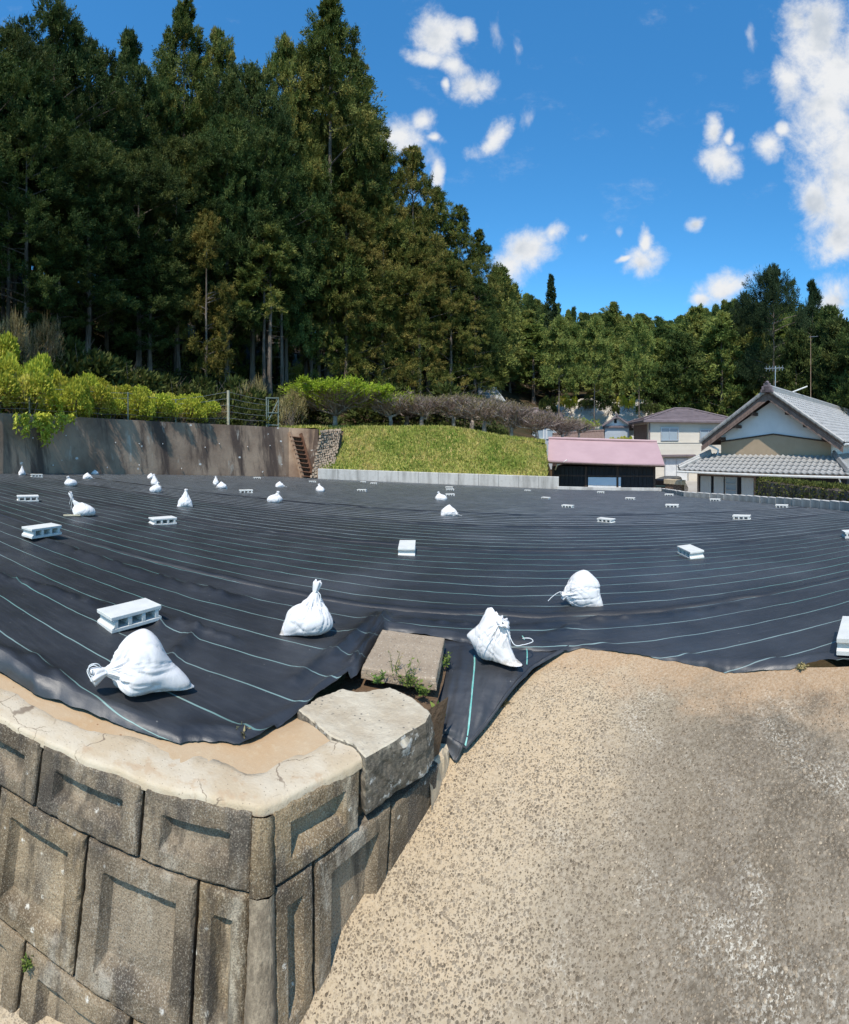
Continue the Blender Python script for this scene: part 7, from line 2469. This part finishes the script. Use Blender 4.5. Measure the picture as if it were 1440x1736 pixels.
M['twigleaf'] = leaf_mat('bare_twigs', [(0.0, (0.16, 0.115, 0.10)), (1.0, (0.36, 0.29, 0.25))], 0.0, .9, .1)
PL_ = {}
for k_, args, lm_ in (('lime', (301, 8, 3.0, 4.4, 2600, 26000, True), 'lime'), ('bare_a', (302, 7, 2.4, 2.7, 1700, 2600), 'olive'), ('bare_b', (303, 6, 2.6, 2.5, 1700, 2300), 'olive'), ('budding', (304, 7, 2.3, 2.8, 1700, 1900, True), 'lime')):
    t_, w_, l_, R, H = plum(*args)
    t_.materials.append(M['twig']); w_.materials.append(M['twigleaf']); l_.materials.append(M[lm_])
    t_.polygons.foreach_set('use_smooth', [True] * len(t_.polygons))
    PL_[k_] = (t_, w_, l_, R, H)


def plum_tree(key, x, D, ytop, ybase, w_px, label, group):
    t_, w_, l_, R, H = PL_[key]; a = azx(x)
    zb = (Y0 - ybase) / F * D; zt = (Y0 - ytop) / F * D
    root = empty('plum_tree', (D * math.sin(a), D * math.cos(a), E + zb), rng.uniform(0, 6.28)); sx = w_px / F * D / (2 * R)
    root.scale = (sx, sx, (zt - zb) / H); tag(root, label, 'tree', group)
    for nm_, me_ in (('trunk', t_), ('twigs', w_), ('leaves', l_)):
        o = bpy.data.objects.new(nm_, me_); COL.objects.link(o); o.parent = root


GP = 'pruned plum trees on the terrace above the grassy bank'
for args in [('lime', 568, 31.0, 630, 724, 158, 'wide pruned plum with a bright yellow-green top above the rubble stones'),
             ('budding', 662, 31.0, 664, 726, 96, 'small plum with yellow-green buds right of the wide yellow-green one'),
             ('bare_a', 716, 31.3, 666, 726, 110, 'bare grey plum, third from the left in the terrace row'),
             ('bare_b', 770, 30.8, 666, 728, 110, 'bare plum with purple-grey twigs in the middle of the terrace row'),
             ('bare_a', 822, 30, 671, 736, 112, 'bare plum over the highest part of the bank, in front of the tin hut'),
             ('bare_b', 868, 29.4, 682, 745, 108, 'bare plum with tangled low branches where the bank starts to fall'),
             ('bare_a', 910, 29.5, 694, 750, 98, 'bare plum in front of the grey-roofed house'),
             ('bare_b', 954, 31.5, 706, 752, 92, 'last bare plum, twigs showing over the left end of the pink roof'),
             ('bare_a', 800, 33.5, 672, 732, 120, 'bare plum in the second row behind the middle of the bank'),
             ('bare_b', 690, 34, 668, 724, 120, 'bare plum in the second row behind the budding one'),
             ('budding', 982, 36, 708, 745, 60, 'thin brown-budded tree between the grey house and the storehouse')]:
    plum_tree(*args, GP)

# ---- clipped hedge before the tiled house
def hedge():
    r = np.random.default_rng(91); n = 9000
    pA, pB = np.array([10.2, 15.9]), np.array([10.5, 8.3])
    t = r.uniform(0, 1, n); w_ = r.uniform(-.4, .4, n); h = r.uniform(0, 1, n)
    face = r.integers(0, 4, n)
    w_ = np.where(face == 0, -.4, np.where(face == 1, .4, w_)); h = np.where(face >= 2, 1.0, h)
    t = np.where((face == 1) & (r.uniform(size=n) < .3), 0.0, t)
    w_ = np.where(t == 0, r.uniform(-.4, .4, n), w_)
    zb, zt = E - 3.2, E - 1.58
    q = pA + (pB - pA) * t[:, None]; dn = unit((pB - pA)[None])[0]; pn = np.array([-dn[1], dn[0]])
    lump = .06 * fbm(t * 30, h * 5 + w_ * 6, 3, 93)
    pos = np.concatenate([q + pn * (w_ + lump + r.normal(size=n) * .03)[:, None], (zb + (zt - zb) * h + lump + r.normal(size=n) * .02)[:, None]], 1)
    nrm = np.concatenate([pn[None] * np.where(face == 0, -1, np.where(face == 1, 1, 0))[:, None], (face >= 2).astype(float)[:, None]], 1)
    A = unit(nrm + r.normal(size=(n, 3)) * .7 + [0, 0, .3])
    V = sprays(pos, A, r.uniform(.05, .13, n), r.uniform(.03, .07, n), r, .3)
    root = empty('hedge', ((pA + pB)[0] / 2, (pA + pB)[1] / 2, zb)); tag(root, 'neatly clipped low hedge behind the block wall in front of the tiled house', 'hedge')
    o = link('foliage', quads_mesh('hedge_foliage', V, np.clip(r.normal(.45, .22, n), 0, 1)), M['hedge'], root); o.location = -Vector(root.location)
    mb = MB(); c = np.append((pA + pB) / 2, (zb + zt) / 2 - .03); mb.box(c, (np.linalg.norm(pB - pA) - .1, .70, zt - zb - .08), (np.append(dn, 0), np.append(pn, 0), (0, 0, 1)))
    o = mb.build('branches', M['bark'], root); o.location = -Vector(root.location)


hedge()
for i, (x, y) in enumerate(((930, 690), (962, 684), (997, 683), (1032, 690), (1062, 684), (1100, 690))):
    bush('shrub', ['green', 'bright_b', 'dark'][i % 3], x, 49.8, y - 16, y + 12, 30 + (i * 7) % 13, 'small shrub growing on the pale cut slope above the storehouse', 'small shrubs on the pale cut slope')
for i, (x, D, yt, yb, w_) in enumerate([(1062, 36, 738, 752, 22), (1042, 37, 740, 752, 18)]):
    bush('bush', 'bright_b', x, D, yt, yb, w_, 'small yellowish shrub peeping over the pink roof in front of the grey storehouse' if i == 0 else 'tiny yellowish shrub left of the other one over the pink roof')
